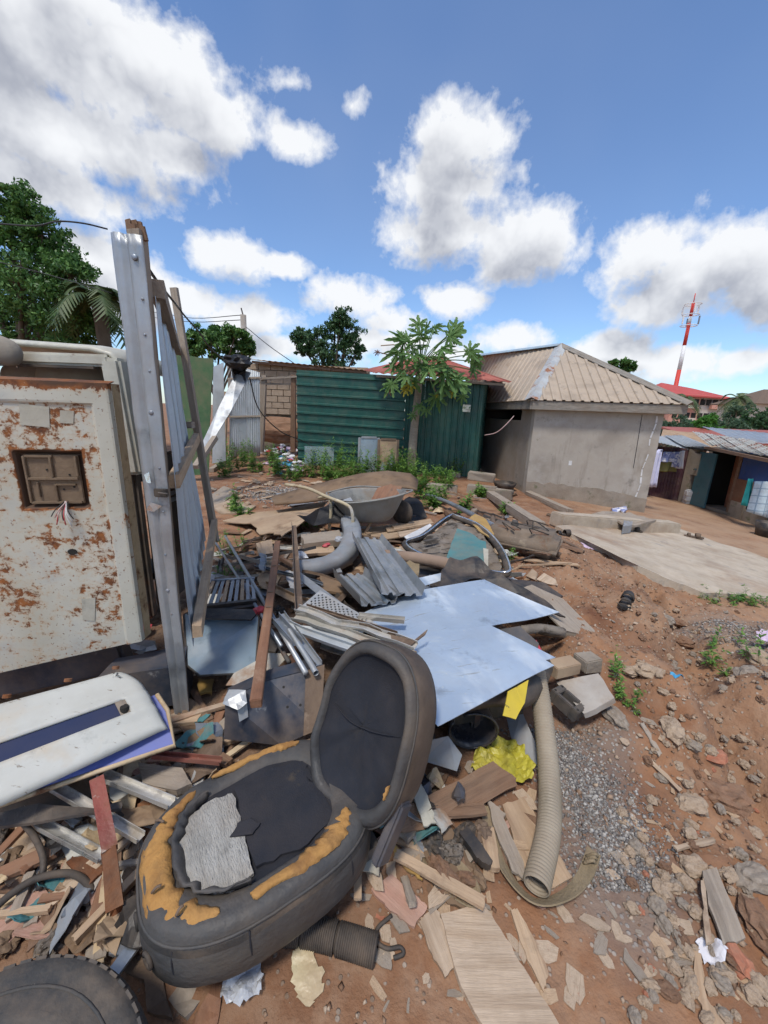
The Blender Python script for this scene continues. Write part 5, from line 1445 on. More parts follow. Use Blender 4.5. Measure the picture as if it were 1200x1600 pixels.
def rusty_panel():
    # plane through two upright edges
    A = Yp(0, 800, 1.64); B_ = Yp(197, 800, 1.74); u = Vector((B_.x - A.x, B_.y - A.y, 0)).normalized(); nrm = Vector((u.y, -u.x, 0))

    def on(px, py, d=0.0):
        """point of the panel plane behind a pixel, pushed d towards the viewer"""
        r = Vector(ray(px, py)); t = (A - Vector((0, 0, CAMH))).dot(nrm) / r.dot(nrm)
        return Vector((0, 0, CAMH)) + r * t + nrm * d
    z1 = on(190, 600).z; R0 = B_; wdt = .86
    R = root('vehicle_body_section', (on(100, 1040).x, on(100, 1040).y, on(100, 1040).z), 'rusty white vehicle panel with a cut out lamp recess standing at the left edge', 'panel')
    s_of = lambda p: (p - B_).dot(u)
    # height field panel in (s, z): s from -wdt to 0 at the right edge
    sL = -wdt; ns, nz = 110, 150
    rx0, rx1 = s_of(on(24, 740)), s_of(on(130, 740)); rz1, rz0 = on(70, 705).z, on(70, 795).z
    ib1 = s_of(on(150, 700)); it1 = on(100, 633).z
    hole = (s_of(on(112, 863)), on(112, 863).z)
    V = []; wear = []
    zbR, zbL = on(203, 1003).z, on(0, 1045).z
    for j in range(nz + 1):
        tz = j / nz
        for i in range(ns + 1):
            s = sL * (1 - i / ns); zb = zbR + (zbL - zbR) * s / s_of(A); z = zb + (z1 - zb) * tz
            d = 0.0
            # shallow pressed field inside a raised border
            dx = max(s - ib1, 0) ; dz_ = max(z - it1, 0); e_ = math.hypot(dx, dz_)
            d -= .010 * (1 - min(1, e_ / .012)) if e_ < .012 else 0
            # recess
            inx = min(s - rx0, rx1 - s); inz = min(z - rz0, rz1 - z); q = min(inx, inz)
            if q > 0: d -= .035 * min(1, q / .012)
            # rounded right edge
            if s > -.012: d -= .02 * ((s + .012) / .012) ** 2
            w = 0.0
            w = max(w, 1.25 * math.exp(-(max(0, z1 - z) / .05) ** 2) * .85, .62 * math.exp(-(max(0, z - zb) / .03) ** 2), .5 * math.exp(-(s / .03) ** 2))
            if q > 0: w = 1.3
            else: w = max(w, 1.0 * math.exp(-(q / .022) ** 2))
            w = max(w, .72 * math.exp(-((e_ - .004) / .012) ** 2), .95 * math.exp(-(math.hypot(s - hole[0], z - hole[1]) / .03) ** 2))
            w = max(w, .45 * math.exp(-((z - (it1 - .05)) / .04) ** 2) * (s < ib1), .35 * math.exp(-((z - (rz0 - .06)) / .08) ** 2))
            wear.append(min(w, 1.4)); p = B_ + u * s + nrm * d; p.z = z; V.append(p - R0)
    Fc = [(j * (ns + 1) + i, j * (ns + 1) + i + 1, (j + 1) * (ns + 1) + i + 1, (j + 1) * (ns + 1) + i) for j in range(nz) for i in range(ns)]
    me = mesh_np('face_sheet', V, Fc, 'rusty_white', False)
    at = me.attributes.new('wear', 'FLOAT', 'POINT'); at.data.foreach_set('value', np.array(wear, np.float32))
    ob = put('face_sheet', me, R, Matrix.Translation(R0)); md = ob.modifiers.new('thickness', 'SOLIDIFY'); md.thickness = .004
    # folded rusty top flange and right side flange
    L0 = B_ + u * sL; tl = Vector((L0.x, L0.y, z1)); tr = Vector((B_.x, B_.y, z1))
    plate('top_flange', [tl - nrm * .0, tr, tr - nrm * .05 + Vector((0, 0, .012)), tl - nrm * .05 + Vector((0, 0, .012))], .004, 'rust', R, bend=.004, cuts=2)
    plate('side_flange', [Vector((B_.x, B_.y, z1)) - nrm * .03, Vector((B_.x, B_.y, zbR)) - nrm * .03, Vector((B_.x, B_.y, zbR)) - nrm * .075 + u * .01, Vector((B_.x, B_.y, z1)) - nrm * .075 + u * .01], .004, 'cream_edge', R, normal=u)
    # brown moulded insert in the recess
    c = B_ + u * (rx0 + rx1) / 2 - nrm * .030; c.z = (rz0 + rz1) / 2; w_, h_ = (rx1 - rx0) * .82, (rz1 - rz0) * .86
    ins = boxm('recess_insert', w_, .012, h_, 'recess_brown', R, frame(c, u, (0, 0, 1)), bevel=.003)
    for (fx, fz, sx, sz) in [(0, .02, .92, .05), (-.47, 0, .05, .95), (.46, .28, .05, .4), (.0, .26, .05, .42), (.02, -.26, .05, .36), (.2, -.1, .4, .04), (-.2, .47, .5, .05), (0, -.47, .94, .05), (-.3, -.2, .04, .3)]:
        q = c + u * fx * w_ + nrm * .010; q.z += fz * h_; boxm('insert_rib', sx * w_, .014, sz * h_, 'recess_brown', ins, frame(q, u, (0, 0, 1)), bevel=.002)
    for fx, fz in ((-.3, -.1), (.15, -.2), (.35, -.15), (-.1, .2), (.3, .1)):
        q = c + u * fx * w_ + nrm * .007; q.z += fz * h_; boxm('insert_hole', .007, .004, .007, 'dark_interior', ins, frame(q, u, (0, 0, 1)))
    # cut wires hanging from the recess
    for q in range(9):
        a = on(102 + random.uniform(-3, 3), 784, -.01); e_ = on(102 + random.uniform(-16, 22), 800 + random.uniform(0, 20), .03)
        tube('cut_wire', [a, (a + e_) / 2 + nrm * .02, e_], .0022, ['wire', 'litter_red', 'litter_white', 'wire_light'][q % 4], R, 5, 4)
    # pasted paper strips
    for pts in ([(28, 630), (75, 636), (76, 668), (30, 664)], [(92, 641), (114, 642), (113, 662), (92, 661)], [(126, 937), (148, 935), (147, 972), (128, 970)]):
        P_ = [on(px, py, .0) for px, py in pts]; dd = -.007
        plate('paper_strip', [p + nrm * dd for p in P_], .002, 'paper_old', R, normal=nrm)
    # hole
    bm = bmesh.new(); bmesh.ops.create_circle(bm, cap_ends=True, segments=14, radius=.016)
    bm_obj('drilled_hole', bm, 'dark_interior', R, frame(on(112, 863, -.006), u, nrm) @ Matrix.Diagonal((1.3, .9, 1, 1)))
    return R


mat('recess_brown', [(.13, .085, .05), (.22, .155, .10)], 8, .8, 0, .25, 60)
mat('paper_old', [(.40, .38, .31), (.50, .475, .40)], 6, .9, 0, .2, 40)
rusty_panel()

# ---------------------------------------------------------------- derelict van behind the panel


def van():
    yr = 2.45; xR = Yp(192, 600, yr).x; xL = xR - 1.75; zr = Yp(100, 540, yr).z; zb = .12; zw0 = 1.25; yb = 3.05
    R = root('derelict_van', ((xL + xR) / 2, yr + 1, h1(-2.5, 3.5)), 'derelict cream van with open window behind the rusty panel', 'van')
    # roof with rounded edges
    V, Fc = [], []; prof = [(-1, -.13), (-.985, -.06), (-.93, -.015), (-.8, .01), (0, .035), (.8, .01), (.93, -.015), (.985, -.06), (1, -.13)]
    ys = [yr, yr + .03, yr + .12, yr + .35, yb]; zs = [-.02, .0, .012, .02, .0]
    for y_, dz in zip(ys, zs):
        for x, z in prof: V.append(((xL + xR) / 2 + x * (xR - xL) / 2, y_, zr + z + dz))
    n = len(prof)
    for j in range(len(ys) - 1):
        for i in range(n - 1): Fc.append((j * n + i, j * n + i + 1, (j + 1) * n + i + 1, (j + 1) * n + i))
    ro = put('roof', mesh_np('roof', V, Fc, 'van_cream', True), R); md = ro.modifiers.new('thickness', 'SOLIDIFY'); md.thickness = .02
    boxm('window_header', xR - xL - .12, .05, .07, 'van_cream', R, Matrix.Translation(((xL + xR) / 2, yr + .01, zr - .075)), bevel=.015)
    boxm('header_seal', xR - xL - .3, .03, .015, 'black_rubber', R, Matrix.Translation(((xL + xR) / 2, yr - .005, zr - .118)))
    bar('rear_pillar', (xR - .05, yr + .02, zr - .06), (xR - .01, yr + .02, zw0 - .1), .12, .10, 'van_cream', R, up=(0, 1, 0), bevel=.02)
    bar('rear_pillar', (xL + .05, yr + .02, zr - .06), (xL + .01, yr + .02, zw0 - .1), .12, .10, 'van_cream', R, up=(0, 1, 0), bevel=.02)
    boxm('tail_panel', xR - xL, .08, zw0 - zb, 'van_dark', R, Matrix.Translation(((xL + xR) / 2, yr + .04, (zw0 + zb) / 2)), bevel=.02)
    boxm('side_panel', .06, yb - yr - .1, zw0 - zb, 'van_dark', R, Matrix.Translation((xR - .03, (yr + yb) / 2 + .1, (zw0 + zb) / 2)), bevel=.02)
    boxm('side_panel', .06, yb - yr - .1, zw0 - zb, 'van_dark', R, Matrix.Translation((xL + .03, (yr + yb) / 2 + .1, (zw0 + zb) / 2)), bevel=.02)
    for y_ in (2.8,): bar('side_pillar', (xR - .03, y_, zr - .06), (xR - .03, y_, zw0), .08, .06, 'van_dark', R, up=(1, 0, 0))
    boxm('inner_trim', xR - xL - .2, .04, .6, 'dark_interior', R, Matrix.Translation(((xL + xR) / 2, yr + .55, 1.3)))
    boxm('floor', xR - xL - .2, yb - yr - .2, .05, 'dark_interior', R, Matrix.Translation(((xL + xR) / 2, (yr + yb) / 2, .35)))
    for q in range(5): bar('side_louvre', (xR + .005, yr + .1, 1.1 - q * .05), (xR + .005, yr + .5, 1.1 - q * .05), .02, .03, 'galv_dark', R)

    def vseat(px, py, y_, w):
        p = Yp(px, py, y_); st = root('old_seat', (p.x, p.y, .35), 'x', 'seat') if False else None
        bm = bmesh.new(); bmesh.ops.create_uvsphere(bm, u_segments=20, v_segments=14, radius=1)
        for v in bm.verts: v.co = Vector((math.copysign(abs(v.co.x) ** .7, v.co.x) * w, math.copysign(abs(v.co.y) ** .8, v.co.y) * .09, v.co.z * .13))
        return bm_obj('seat_back', bm, 'seat_beige', R, Matrix.Translation(p) @ Matrix.Rotation(-.35, 4, 'X'), True)
    vseat(112, 588, 2.72, .22); vseat(52, 590, 2.8, .2)
    bm = bmesh.new(); bmesh.ops.create_uvsphere(bm, u_segments=16, v_segments=10, radius=1)
    for v in bm.verts: v.co = Vector((math.copysign(abs(v.co.x) ** .7, v.co.x) * .10, v.co.y * .05, v.co.z * .075))
    bm_obj('headrest', bm, 'seat_beige', R, Matrix.Translation(Yp(6, 548, 2.36)) @ Matrix.Rotation(.4, 4, 'Y'), True)
    tube('headrest_post', [Yp(20, 558, 2.36), Yp(28, 575, 2.38)], .006, 'chrome', R, 6)
    # dark bumper under the rusty panel
    boxm('bumper', 1.2, .12, .22, 'navy_metal', R, frame(Yp(60, 1052, 1.72) + Vector((-.25, .06, -.06)), (1, .25, .14), (0, 0, 1)), bevel=.02)


mat('van_dark', [(.05, .045, .04), (.12, .10, .085)], 5, .7, 0, .1, 30, spots=[(RUST, 6, .5, .65)])
van()
# sill and rubbish between the panel and the post
o = boxm('sill_box', .35, .25, .22, 'navy_metal', None, frame(G(235, 1060, .2), (1, .3, 0), (0, .2, 1)), jit=.03); tag(o, 'dark crumpled metal box lying between the rusty panel and the gate post', 'metal box')
for (px, py, m, lab) in [(214, 985, 'litter_red', 'red cloth scrap on the ground behind the gate post'), (222, 1010, 'galv_dark', 'grey rag heap on the ground behind the gate post'), (214, 955, 'teal_cloth', 'turquoise cloth scrap behind the gate post')]:
    p = T(px, py, .05); me = lump_mesh('rag', m, .07, 2, .5, .5); o = put('rag', me, None, Matrix.Translation(p) @ Matrix.Diagonal((1.3, 1, 1, 1))); tag(o, lab, 'rag')

# ---------------------------------------------------------------- torn black vehicle seat


def se(a, hx, hy, n=3.0, front=0.0):
    c, s = math.cos(a), math.sin(a)
    k = 2.0 / n
    x = math.copysign(abs(c) ** k, c) * hx; y = math.copysign(abs(s) ** k, s) * hy
    if front and x < 0: y *= 1 - front * (x / hx) ** 2
    return x, y


def pad(name, mw, hx, hy, rings, mats, parent, n=3.0, front=0.0, seg=64, wob=.006, bowl=0.0):
    """upholstered pad: rings of (scale, z, material index) from the underside to the middle of the top"""
    V, Fc, mi = [], [], []
    for (sc, z, m_) in rings:
        for i in range(seg):
            a = 2 * math.pi * i / seg; x, y = se(a, hx, hy, n, front)
            w = wob * mnoise.noise(Vector((x * 9, y * 9, z * 9))) if z > .02 else 0
            V.append(Vector((x * sc, y * sc, z + w + bowl * (x / hx) * sc * 0)))
    for k in range(len(rings) - 1):
        for i in range(seg):
            j = (i + 1) % seg; Fc.append((k * seg + i, k * seg + j, (k + 1) * seg + j, (k + 1) * seg + i)); mi.append(rings[k + 1][2])
    Fc.append(tuple((len(rings) - 1) * seg + i for i in range(seg))); mi.append(rings[-1][2])
    Fc.append(tuple(range(seg))[::-1]); mi.append(0)
    me = mesh_np(name, V, Fc, mats, True, mi); return put(name, me, parent, mw)


def blob_patch(name, mw, pts, th, m, parent, rag=.006, ragn=5, lift=0.0, bulge=.006):
    """torn patch in the pad's own plane; pts in (x, y)"""
    L = ragged([Vector((x, y, 0)) for x, y in pts], ragn, rag); bm = bmesh.new()
    cx = sum((p.x for p in L)) / len(L); cy = sum((p.y for p in L)) / len(L)
    top = [bm.verts.new((p.x, p.y, lift)) for p in L]; inn = [bm.verts.new((cx + (p.x - cx) * .8, cy + (p.y - cy) * .8, lift + bulge)) for p in L]; bot = [bm.verts.new((p.x, p.y, lift - th)) for p in L]
    n = len(L)
    for i in range(n):
        j = (i + 1) % n; bm.faces.new((bot[i], bot[j], top[j], top[i])); bm.faces.new((top[i], top[j], inn[j], inn[i]))
    f = bm.faces.new(inn); bmesh.ops.triangulate(bm, faces=[f])
    return bm_obj(name, bm, m, parent, mw)


def strip_patch(name, mw, a0, a1, s0, s1, z0, z1, hx, hy, m, parent, n=3.0, front=0.0, seg=26, rough=.02):
    """band of exposed filling that follows the pad's outline between two angles"""
    bm = bmesh.new(); rows = []
    for i in range(seg + 1):
        t = i / seg; a = a0 + (a1 - a0) * t; x, y = se(a, hx, hy, n, front); tp = math.sin(math.pi * t) ** .35
        mid = (s0 + s1) / 2; k0 = mid + (s0 - mid) * tp + rough * mnoise.noise(Vector((t * 14, 1, 0))); k1 = mid + (s1 - mid) * tp + rough * mnoise.noise(Vector((t * 14, 9, 0)))
        rows.append([bm.verts.new((x * k, y * k, z)) for k, z in ((k0, z0 - .01), (k0 * .7 + k1 * .3, (z0 * .7 + z1 * .3) + .003 * tp + .006 * mnoise.noise(Vector((t * 30, 3, 0)))), ((k0 + k1) / 2, (z0 + z1) / 2 + .004 * tp + .007 * mnoise.noise(Vector((t * 34, 6, 0)))), (k0 * .3 + k1 * .7, (z0 * .3 + z1 * .7) + .003 * tp + .005 * mnoise.noise(Vector((t * 27, 8, 0)))), (k1, z1 - .01))])
    for i in range(seg):
        for j in range(4): bm.faces.new((rows[i][j], rows[i + 1][j], rows[i + 1][j + 1], rows[i][j + 1]))
    o = bm_obj(name, bm, m, parent, mw, True); md = o.modifiers.new('thickness', 'SOLIDIFY'); md.thickness = .006; return o


def vehicle_seat():
    # cushion frame: +x runs from the front edge to the hinge
    cc = Vector((-.365, .975, .115)); d = Vector((.83, .555, .03)).normalized(); tilt = Vector((.10, .14, 1))
    mw = frame(cc, d, tilt) @ Matrix.Diagonal((1.02, 1.02, .86, 1)); hx, hy = .345, .275
    R = root('vehicle_seat', cc, 'torn black vehicle seat with orange foam showing and its backrest folded up', 'seat')
    rings = [(.84, 0, 0), (.93, .01, 0), (.975, .04, 0), (.99, .10, 0), (.985, .165, 0), (.965, .183, 2), (.96, .186, 0), (.945, .207, 0), (.91, .222, 0), (.85, .226, 0), (.76, .226, 0), (.69, .222, 0), (.65, .212, 0), (.64, .205, 1), (.3, .198, 1), (.05, .196, 1)]
    cu = pad('cushion', mw, hx, hy, rings, ['seat_vinyl', 'seat_mesh', 'black_rubber'], R, 3.2, .16, wob=.012)
    # the cover torn back round the front, foam beneath
    strip_patch('exposed_foam', mw, math.radians(112), math.radians(248), .935, .71, .222, .238, hx, hy, 'foam', cu, 3.2, .16, 90, .05)
    strip_patch('exposed_foam', mw, math.radians(52), math.radians(100), .93, .78, .229, .236, hx, hy, 'foam', cu, 3.2, .16, 40, .03)
    strip_patch('exposed_foam', mw, math.radians(262), math.radians(330), .88, .66, .236, .226, hx, hy, 'foam', cu, 3.2, .16, 50, .05)
    strip_patch('torn_cover_edge', mw, math.radians(110), math.radians(262), .70, .62, .252, .228, hx, hy, 'seat_vinyl', cu, 3.2, .16, 60, .05)
    for a in (150, 192, 222):
        x, y = se(math.radians(a), hx, hy, 3.2, .16); p = mw @ Vector((x * .8, y * .8, .252)); q = mw @ Vector((x * .9 + .01, y * .9 + .012, .24))
        tube('foam_crease', [q, (p + q) / 2 + Vector((0, 0, .006)), p], .004, 'brown_iron', cu, 5, 3)
    # grey felt pad and dark panel of the seat middle
    blob_patch('felt_pad', mw, [(-.20, .13), (-.225, .02), (-.20, -.12), (-.12, -.165), (-.055, -.155), (-.045, -.02), (-.05, .135), (-.10, .15)], .012, 'felt', cu, .006, 5, .216, .004)
    blob_patch('cover_scrap', mw, [(-.09, -.02), (-.03, -.05), (0, -.03), (-.02, .005), (-.06, .01)], .004, 'seat_mesh', cu, .003, 3, .226, .003)
    blob_patch('seat_panel', mw, [(-.04, .15), (-.045, -.14), (.10, -.165), (.20, -.13), (.215, .0), (.20, .125), (.10, .16)], .01, 'seat_mesh', cu, .007, 6, .2135, .003)
    # cord holes and seam on the front
    for a in (205, 182):
        x, y = se(math.radians(a), hx, hy, 3.2, .16); p = mw @ Vector((x * .985, y * .985, .11)); nrm_ = (mw.to_3x3() @ Vector((x, y, 0))).normalized()
        ring = [p + nrm_ * .004 + frame((0, 0, 0), d, tilt).to_3x3() @ Vector((0, 0, 0)) + (nrm_.cross(Vector((0, 0, 1))) * math.cos(t) * .016 + Vector((0, 0, 1)) * math.sin(t) * .022) for t in np.linspace(0, 2 * math.pi, 13)]
        tube('cord_eyelet', ring, .006, 'black_rubber', cu, 6)
        bm = bmesh.new(); bmesh.ops.create_circle(bm, cap_ends=True, segments=12, radius=.013); bm_obj('eyelet_hole', bm, 'dark_interior', cu, frame(p + nrm_ * .003, nrm_.cross(Vector((0, 0, 1))), nrm_))
    for a in (226, 262, 296, 330, 150):
        pts = []
        for z in (.03, .09, .14, .18):
            x, y = se(math.radians(a), hx, hy, 3.2, .16); k = {.03: .925, .09: .976, .14: .984, .18: .966}[z]; pts.append(mw @ Vector((x * k * 1.004, y * k * 1.004, z)))
        tube('seam', pts, .0025, 'seat_mesh', cu, 5, 3)
    pts = []
    for a in np.linspace(.0, 2 * math.pi, 60):
        x, y = se(a, hx, hy, 3.2, .16); pts.append(mw @ Vector((x * .962, y * .962, .190)))
    tube('piping', pts, .004, 'seat_vinyl', cu, 6)
    # backrest
    wv = Vector((.76, -.65, 0)); r = Vector((.115, .2, .44)).normalized(); wv = (wv - r * wv.dot(r)).normalized(); nb = wv.cross(r)      # nb points to the sitter
    if nb.y > 0: nb = -nb
    bc = Vector((-.09, 1.06, .26)) + r * .275; bw = Matrix(((r.x, wv.x, nb.x, bc.x), (r.y, wv.y, nb.y, bc.y), (r.z, wv.z, nb.z, bc.z), (0, 0, 0, 1)))
    if bw.to_3x3().determinant() < 0: bw = Matrix(((r.x, -wv.x, nb.x, bc.x), (r.y, -wv.y, nb.y, bc.y), (r.z, -wv.z, nb.z, bc.z), (0, 0, 0, 1)))
    bh, bwid = .29, .212
    rb = [(.90, -.12, 3), (.965, -.105, 3), (.99, -.07, 3), (1.0, -.01, 3), (.995, .03, 3), (.98, .036, 2), (.97, .042, 0), (.95, .056, 0), (.92, .064, 0), (.87, .066, 0), (.83, .060, 0), (.81, .046, 0), (.80, .038, 1), (.5, .026, 1), (.05, .026, 1)]
    bk = pad('backrest', bw @ Matrix.Rotation(math.pi, 4, 'Z'), bh, bwid, rb, ['seat_vinyl', 'seat_mesh', 'black_rubber', 'seat_vinyl_brown'], R, 3.1, .20, wob=.010)
    bk['label'] = 'dark backrest with brown sides and worn blue black middle'
    bmw = bw @ Matrix.Rotation(math.pi, 4, 'Z')
    x0 = [(-.01, .155), (-.02, -.155)]
    tube('panel_seam', [bmw @ Vector((x, y, .036)) for x, y in ((-.02, -.155), (.01, -.06), (.0, .05), (-.03, .155))], .002, 'seat_mesh', bk, 5, 4)
    pts = []
    for a in np.linspace(0, 2 * math.pi, 60):
        x, y = se(a, bh, bwid, 3.1, .20); pts.append(bmw @ Vector((x * .985, y * .985, .037)))
    tube('piping', pts, .0035, 'seat_vinyl', bk, 6)
    a = math.radians(68); x, y = se(a, bh, bwid, 3.1, .20)
    for s_ in (-1, 1):
        blob_patch('exposed_foam', bmw, [(.10, s_ * .178), (.13, s_ * .176), (.15, s_ * .170), (.135, s_ * .164), (.11, s_ * .168)], .006, 'foam', bk, .004, 3, .073, .003) if s_ == 1 else None
    # recliner hinge plates
    hp = mw @ Vector((hx * .98, -hy * .86, .10))
    for s_ in (1, -1):
        q = mw @ Vector((hx * .85, -s_ * hy * .93, .07)); e_ = bmw @ Vector((bh * .55, 0, -.02)) + wv * (s_ * bwid * .92)
        bar('hinge_plate', q, e_, .07, .035, 'navy_metal', R, up=wv, bevel=.008)
    q = mw @ Vector((hx * .6, -hy * 1.0, .03)); bar('slide_rail', mw @ Vector((-hx * .2, -hy * .55, -.02)), mw @ Vector((hx * 1.0, -hy * .55, -.01)), .05, .045, 'dark_iron', R)
    bar('slide_rail', mw @ Vector((-hx * .2, hy * .55, -.02)), mw @ Vector((hx * 1.0, hy * .55, -.01)), .05, .045, 'dark_iron', R)


vehicle_seat()

# ---------------------------------------------------------------- big pieces of the scrap heap


def thing_plate(name, pts, th, m, label, cat, **k):
    o = plate(name, pts, th, m, **k); return tag(o, label, cat)


# blue sheets
thing_plate('metal_sheet', [G(545, 968, .38), G(600, 940, .40), G(660, 922, .42), G(757, 905, .43), G(815, 930, .40), G(874, 957, .36), G(768, 979, .41), G(650, 1000, .42)], .003, 'galv_blue', 'pale blue metal sheet at the back of the pair lying on the heap', 'metal sheet', bend=.02, cuts=3)
thing_plate('metal_sheet', [G(640, 990, .455), G(766, 976, .46), G(820, 1003, .45), G(868, 1027, .43), G(852, 1032, .435), G(866, 1040, .43), G(775, 1088, .455), G(684, 1136, .47), G(640, 1085, .475), G(585, 1045, .465), G(585, 1000, .455)], .003, 'galv_blue', 'pale blue metal sheet with torn corner in front of the other one', 'metal sheet', bend=.015, cuts=3)
# stack beneath that carries them
o = boxm('fuel_tank', .55, .6, .30, 'black_plastic', None, frame((.45, 1.9, .24), (1, .25, 0), (.02, 0, 1)), bevel=.05); tag(o, 'black plastic tank half hidden under the blue metal sheets', 'tank')
boxm('mounting_strap', .05, .62, .31, 'dark_iron', o, frame((.42, 1.9, .235), (1, .25, 0), (.02, 0, 1)), bevel=.01)


def bumper(name, px_path, prof, m, label, sm=8, up0=(0, 0, 1), **k):
    o = sweep(name, smooth_path(px_path, sm), prof, m, None, up0=up0, **k); return tag(o, label, 'bumper')


bprof = [(y_ * .8, z_ * .6) for y_, z_ in [(-.09, -.05), (-.05, .03), (.0, .055), (.06, .05), (.10, .0), (.105, -.05), (.095, -.05), (.088, -.005), (.055, .04), (.0, .043), (-.042, .02), (-.08, -.05)]]
bumper('bumper', [G(700, 1085, .40), G(760, 1075, .40), G(800, 1078, .36), G(826, 1058, .33), G(842, 1030, .30)], bprof, 'black_plastic', 'black bumper with a yellow patch under the front corner of the blue sheet')
thing_plate('yellow_patch', [G(786, 1118, .405), G(794, 1080, .455), G(826, 1062, .445), G(820, 1098, .41), G(806, 1124, .385)], .004, 'yellow_paint', 'worn yellow plate fixed on the black bumper', 'plate', rag=.002, ragn=3)


def half_bucket():
    p0 = G(742, 1168, .14); R_ = root('broken_bucket', p0, 'broken navy black bucket lying on its side under the blue sheet', 'bucket')
    ax = Vector((.05, -.85, -.12)).normalized(); side = Vector((1, 0, 0)); upv = side.cross(ax).normalized(); upv = upv if upv.z > 0 else -upv
    V, Fc = [], []; n, k = 26, 8; L = .30; ce = p0 + Vector((0, .05, .04))
    for j in range(k + 1):
        t = j / k; r = .085 + .025 * t
        for i in range(n + 1):
            a = math.radians(150) + math.radians(330) * i / n
            V.append(ax * (-L + L * t) + (side * math.cos(a) + upv * math.sin(a)) * r)
    for j in range(k):
        for i in range(n): q = j * (n + 1) + i; Fc.append((q, q + 1, q + n + 2, q + n + 1))
    o = put('shell', mesh_np('shell', V, Fc, 'navy_shiny', True), R_, Matrix.Translation(ce)); md = o.modifiers.new('thickness', 'SOLIDIFY'); md.thickness = .004
    bm = bmesh.new(); bmesh.ops.create_circle(bm, cap_ends=True, segments=28, radius=.086); bm_obj('bottom', bm, 'navy_shiny', R_, frame(ce - ax * L, side, ax))
    ring = [ce + (side * math.cos(a) + upv * math.sin(a)) * .112 for a in np.linspace(math.radians(150), math.radians(480), 26)]
    tube('rim', ring, .006, 'navy_shiny', R_, 6)


mat('navy_shiny', [(.012, .016, .024), (.03, .036, .048)], 8, .3, 0, .1, 40, spots=[((.22, .21, .20), 7, .62, .75)])
half_bucket()
thing_plate('metal_flap', [G(655, 1160, .28), G(700, 1150, .26), G(722, 1180, .18), G(714, 1206, .13), G(660, 1190, .15)], .004, 'grey_plastic', 'dark grey metal flap between the seat and the broken bucket', 'metal flap', bend=.02, cuts=2)
thing_plate('grey_board', [G(790, 1115, .10), G(815, 1110, .14), G(845, 1180, .06), G(838, 1195, .04), G(800, 1160, .06)], .012, 'grey_plastic', 'grey board with holes under the yellow plate', 'board')


def crumple(name, px_pts, z, m, label, cat, amp=.03, seed=3, th=.002, sc=14):
    pts = [G(px, py, z) for px, py in px_pts]; c = sum(pts, Vector()) / len(pts); random.seed(seed)
    L = ragged([p - c for p in pts], 5, .008); bm = bmesh.new(); f = bm.faces.new([bm.verts.new(p) for p in L]); bmesh.ops.triangulate(bm, faces=[f])
    for _ in range(3):
        bmesh.ops.subdivide_edges(bm, edges=[e for e in bm.edges if e.calc_length() > .015], cuts=1); bmesh.ops.triangulate(bm, faces=bm.faces[:])
    for v in bm.verts:
        q = v.co * sc + Vector((seed, seed, 0)); v.co.z += amp * (abs(mnoise.noise(q)) + .4 * abs(mnoise.noise(q * 2.3)))
        v.co.z = max(v.co.z, h1(c.x + v.co.x, c.y + v.co.y) + .006 - c.z)
    o = bm_obj(name, bm, m, None, Matrix.Translation(c)); md = o.modifiers.new('thickness', 'SOLIDIFY'); md.thickness = th; return tag(o, label, cat)


crumple('yellow_bag', [(742, 1178), (770, 1165), (795, 1160), (818, 1175), (835, 1205), (830, 1222), (800, 1222), (760, 1215), (735, 1205)], .05, 'yellow_plastic', 'crumpled bright yellow plastic bag beside the ribbed hose', 'plastic bag', .07, 3)
crumple('clear_bag', [(345, 1490), (375, 1482), (412, 1480), (408, 1525), (405, 1560), (375, 1577), (345, 1568)], .03, 'bag_clear', 'crumpled clear plastic bag on the dirt below the seat', 'plastic bag', .05, 6)
crumple('food_wrapper', [(458, 1498), (482, 1482), (492, 1510), (508, 1530), (505, 1560), (478, 1582), (460, 1555), (456, 1525)], .0, 'wrapper', 'faded crumpled food wrapper trodden into the dirt', 'wrapper', .03, 9)
crumple('paper_scrap', [(1085, 1475), (1105, 1465), (1132, 1492), (1125, 1510), (1100, 1508)], .0, 'cloth_white', 'crumpled white rag on the path at lower right', 'rag', .05, 12)


def ribbed(name, pts, r, m, label, cat, pitch=.011, depth=.07, inner=True, seg=22, breaks=()):
    P = smooth_path(pts, 40); ln = [0.0]
    for a, c in zip(P[:-1], P[1:]): ln.append(ln[-1] + (c - a).length)
    tot = ln[-1]; n = int(tot / pitch * 4); Q, sc = [], []; k = 0
    for i in range(n + 1):
        d = tot * i / n
        while k < len(ln) - 2 and ln[k + 1] < d: k += 1
        t = (d - ln[k]) / max(1e-6, ln[k + 1] - ln[k]); Q.append(P[k].lerp(P[k + 1], min(t, 1)))
        s = 1 + depth * (math.sin(2 * math.pi * d / pitch))
        for bpos in breaks:
            if abs(d / tot - bpos) < .012: s = .84
        sc.append(s)
    o = sweep(name, Q, circ(r, seg), m, None, scale=sc, cap=False); md = o.modifiers.new('thickness', 'SOLIDIFY'); md.thickness = r * .09; md.offset = -1
    return tag(o, label, cat)


ribbed('ribbed_hose', [G(838, 1050, .34), G(846, 1100, .25), G(857, 1200, .12), G(858, 1290, .075), G(838, 1385, .06)], .040, 'hose', 'thick beige ribbed hose running down beside the gravel', 'hose', .013, .045)
ribbed('ribbed_sleeve', [G(425, 1450, .05), G(480, 1455, .045), G(535, 1468, .045), G(588, 1485, .04)], .036, 'black_rubber', 'black ribbed rubber sleeve lying on the dirt below the seat', 'sleeve', .0065, .06, breaks=(.28, .62))
# webbing strap looped round the hose


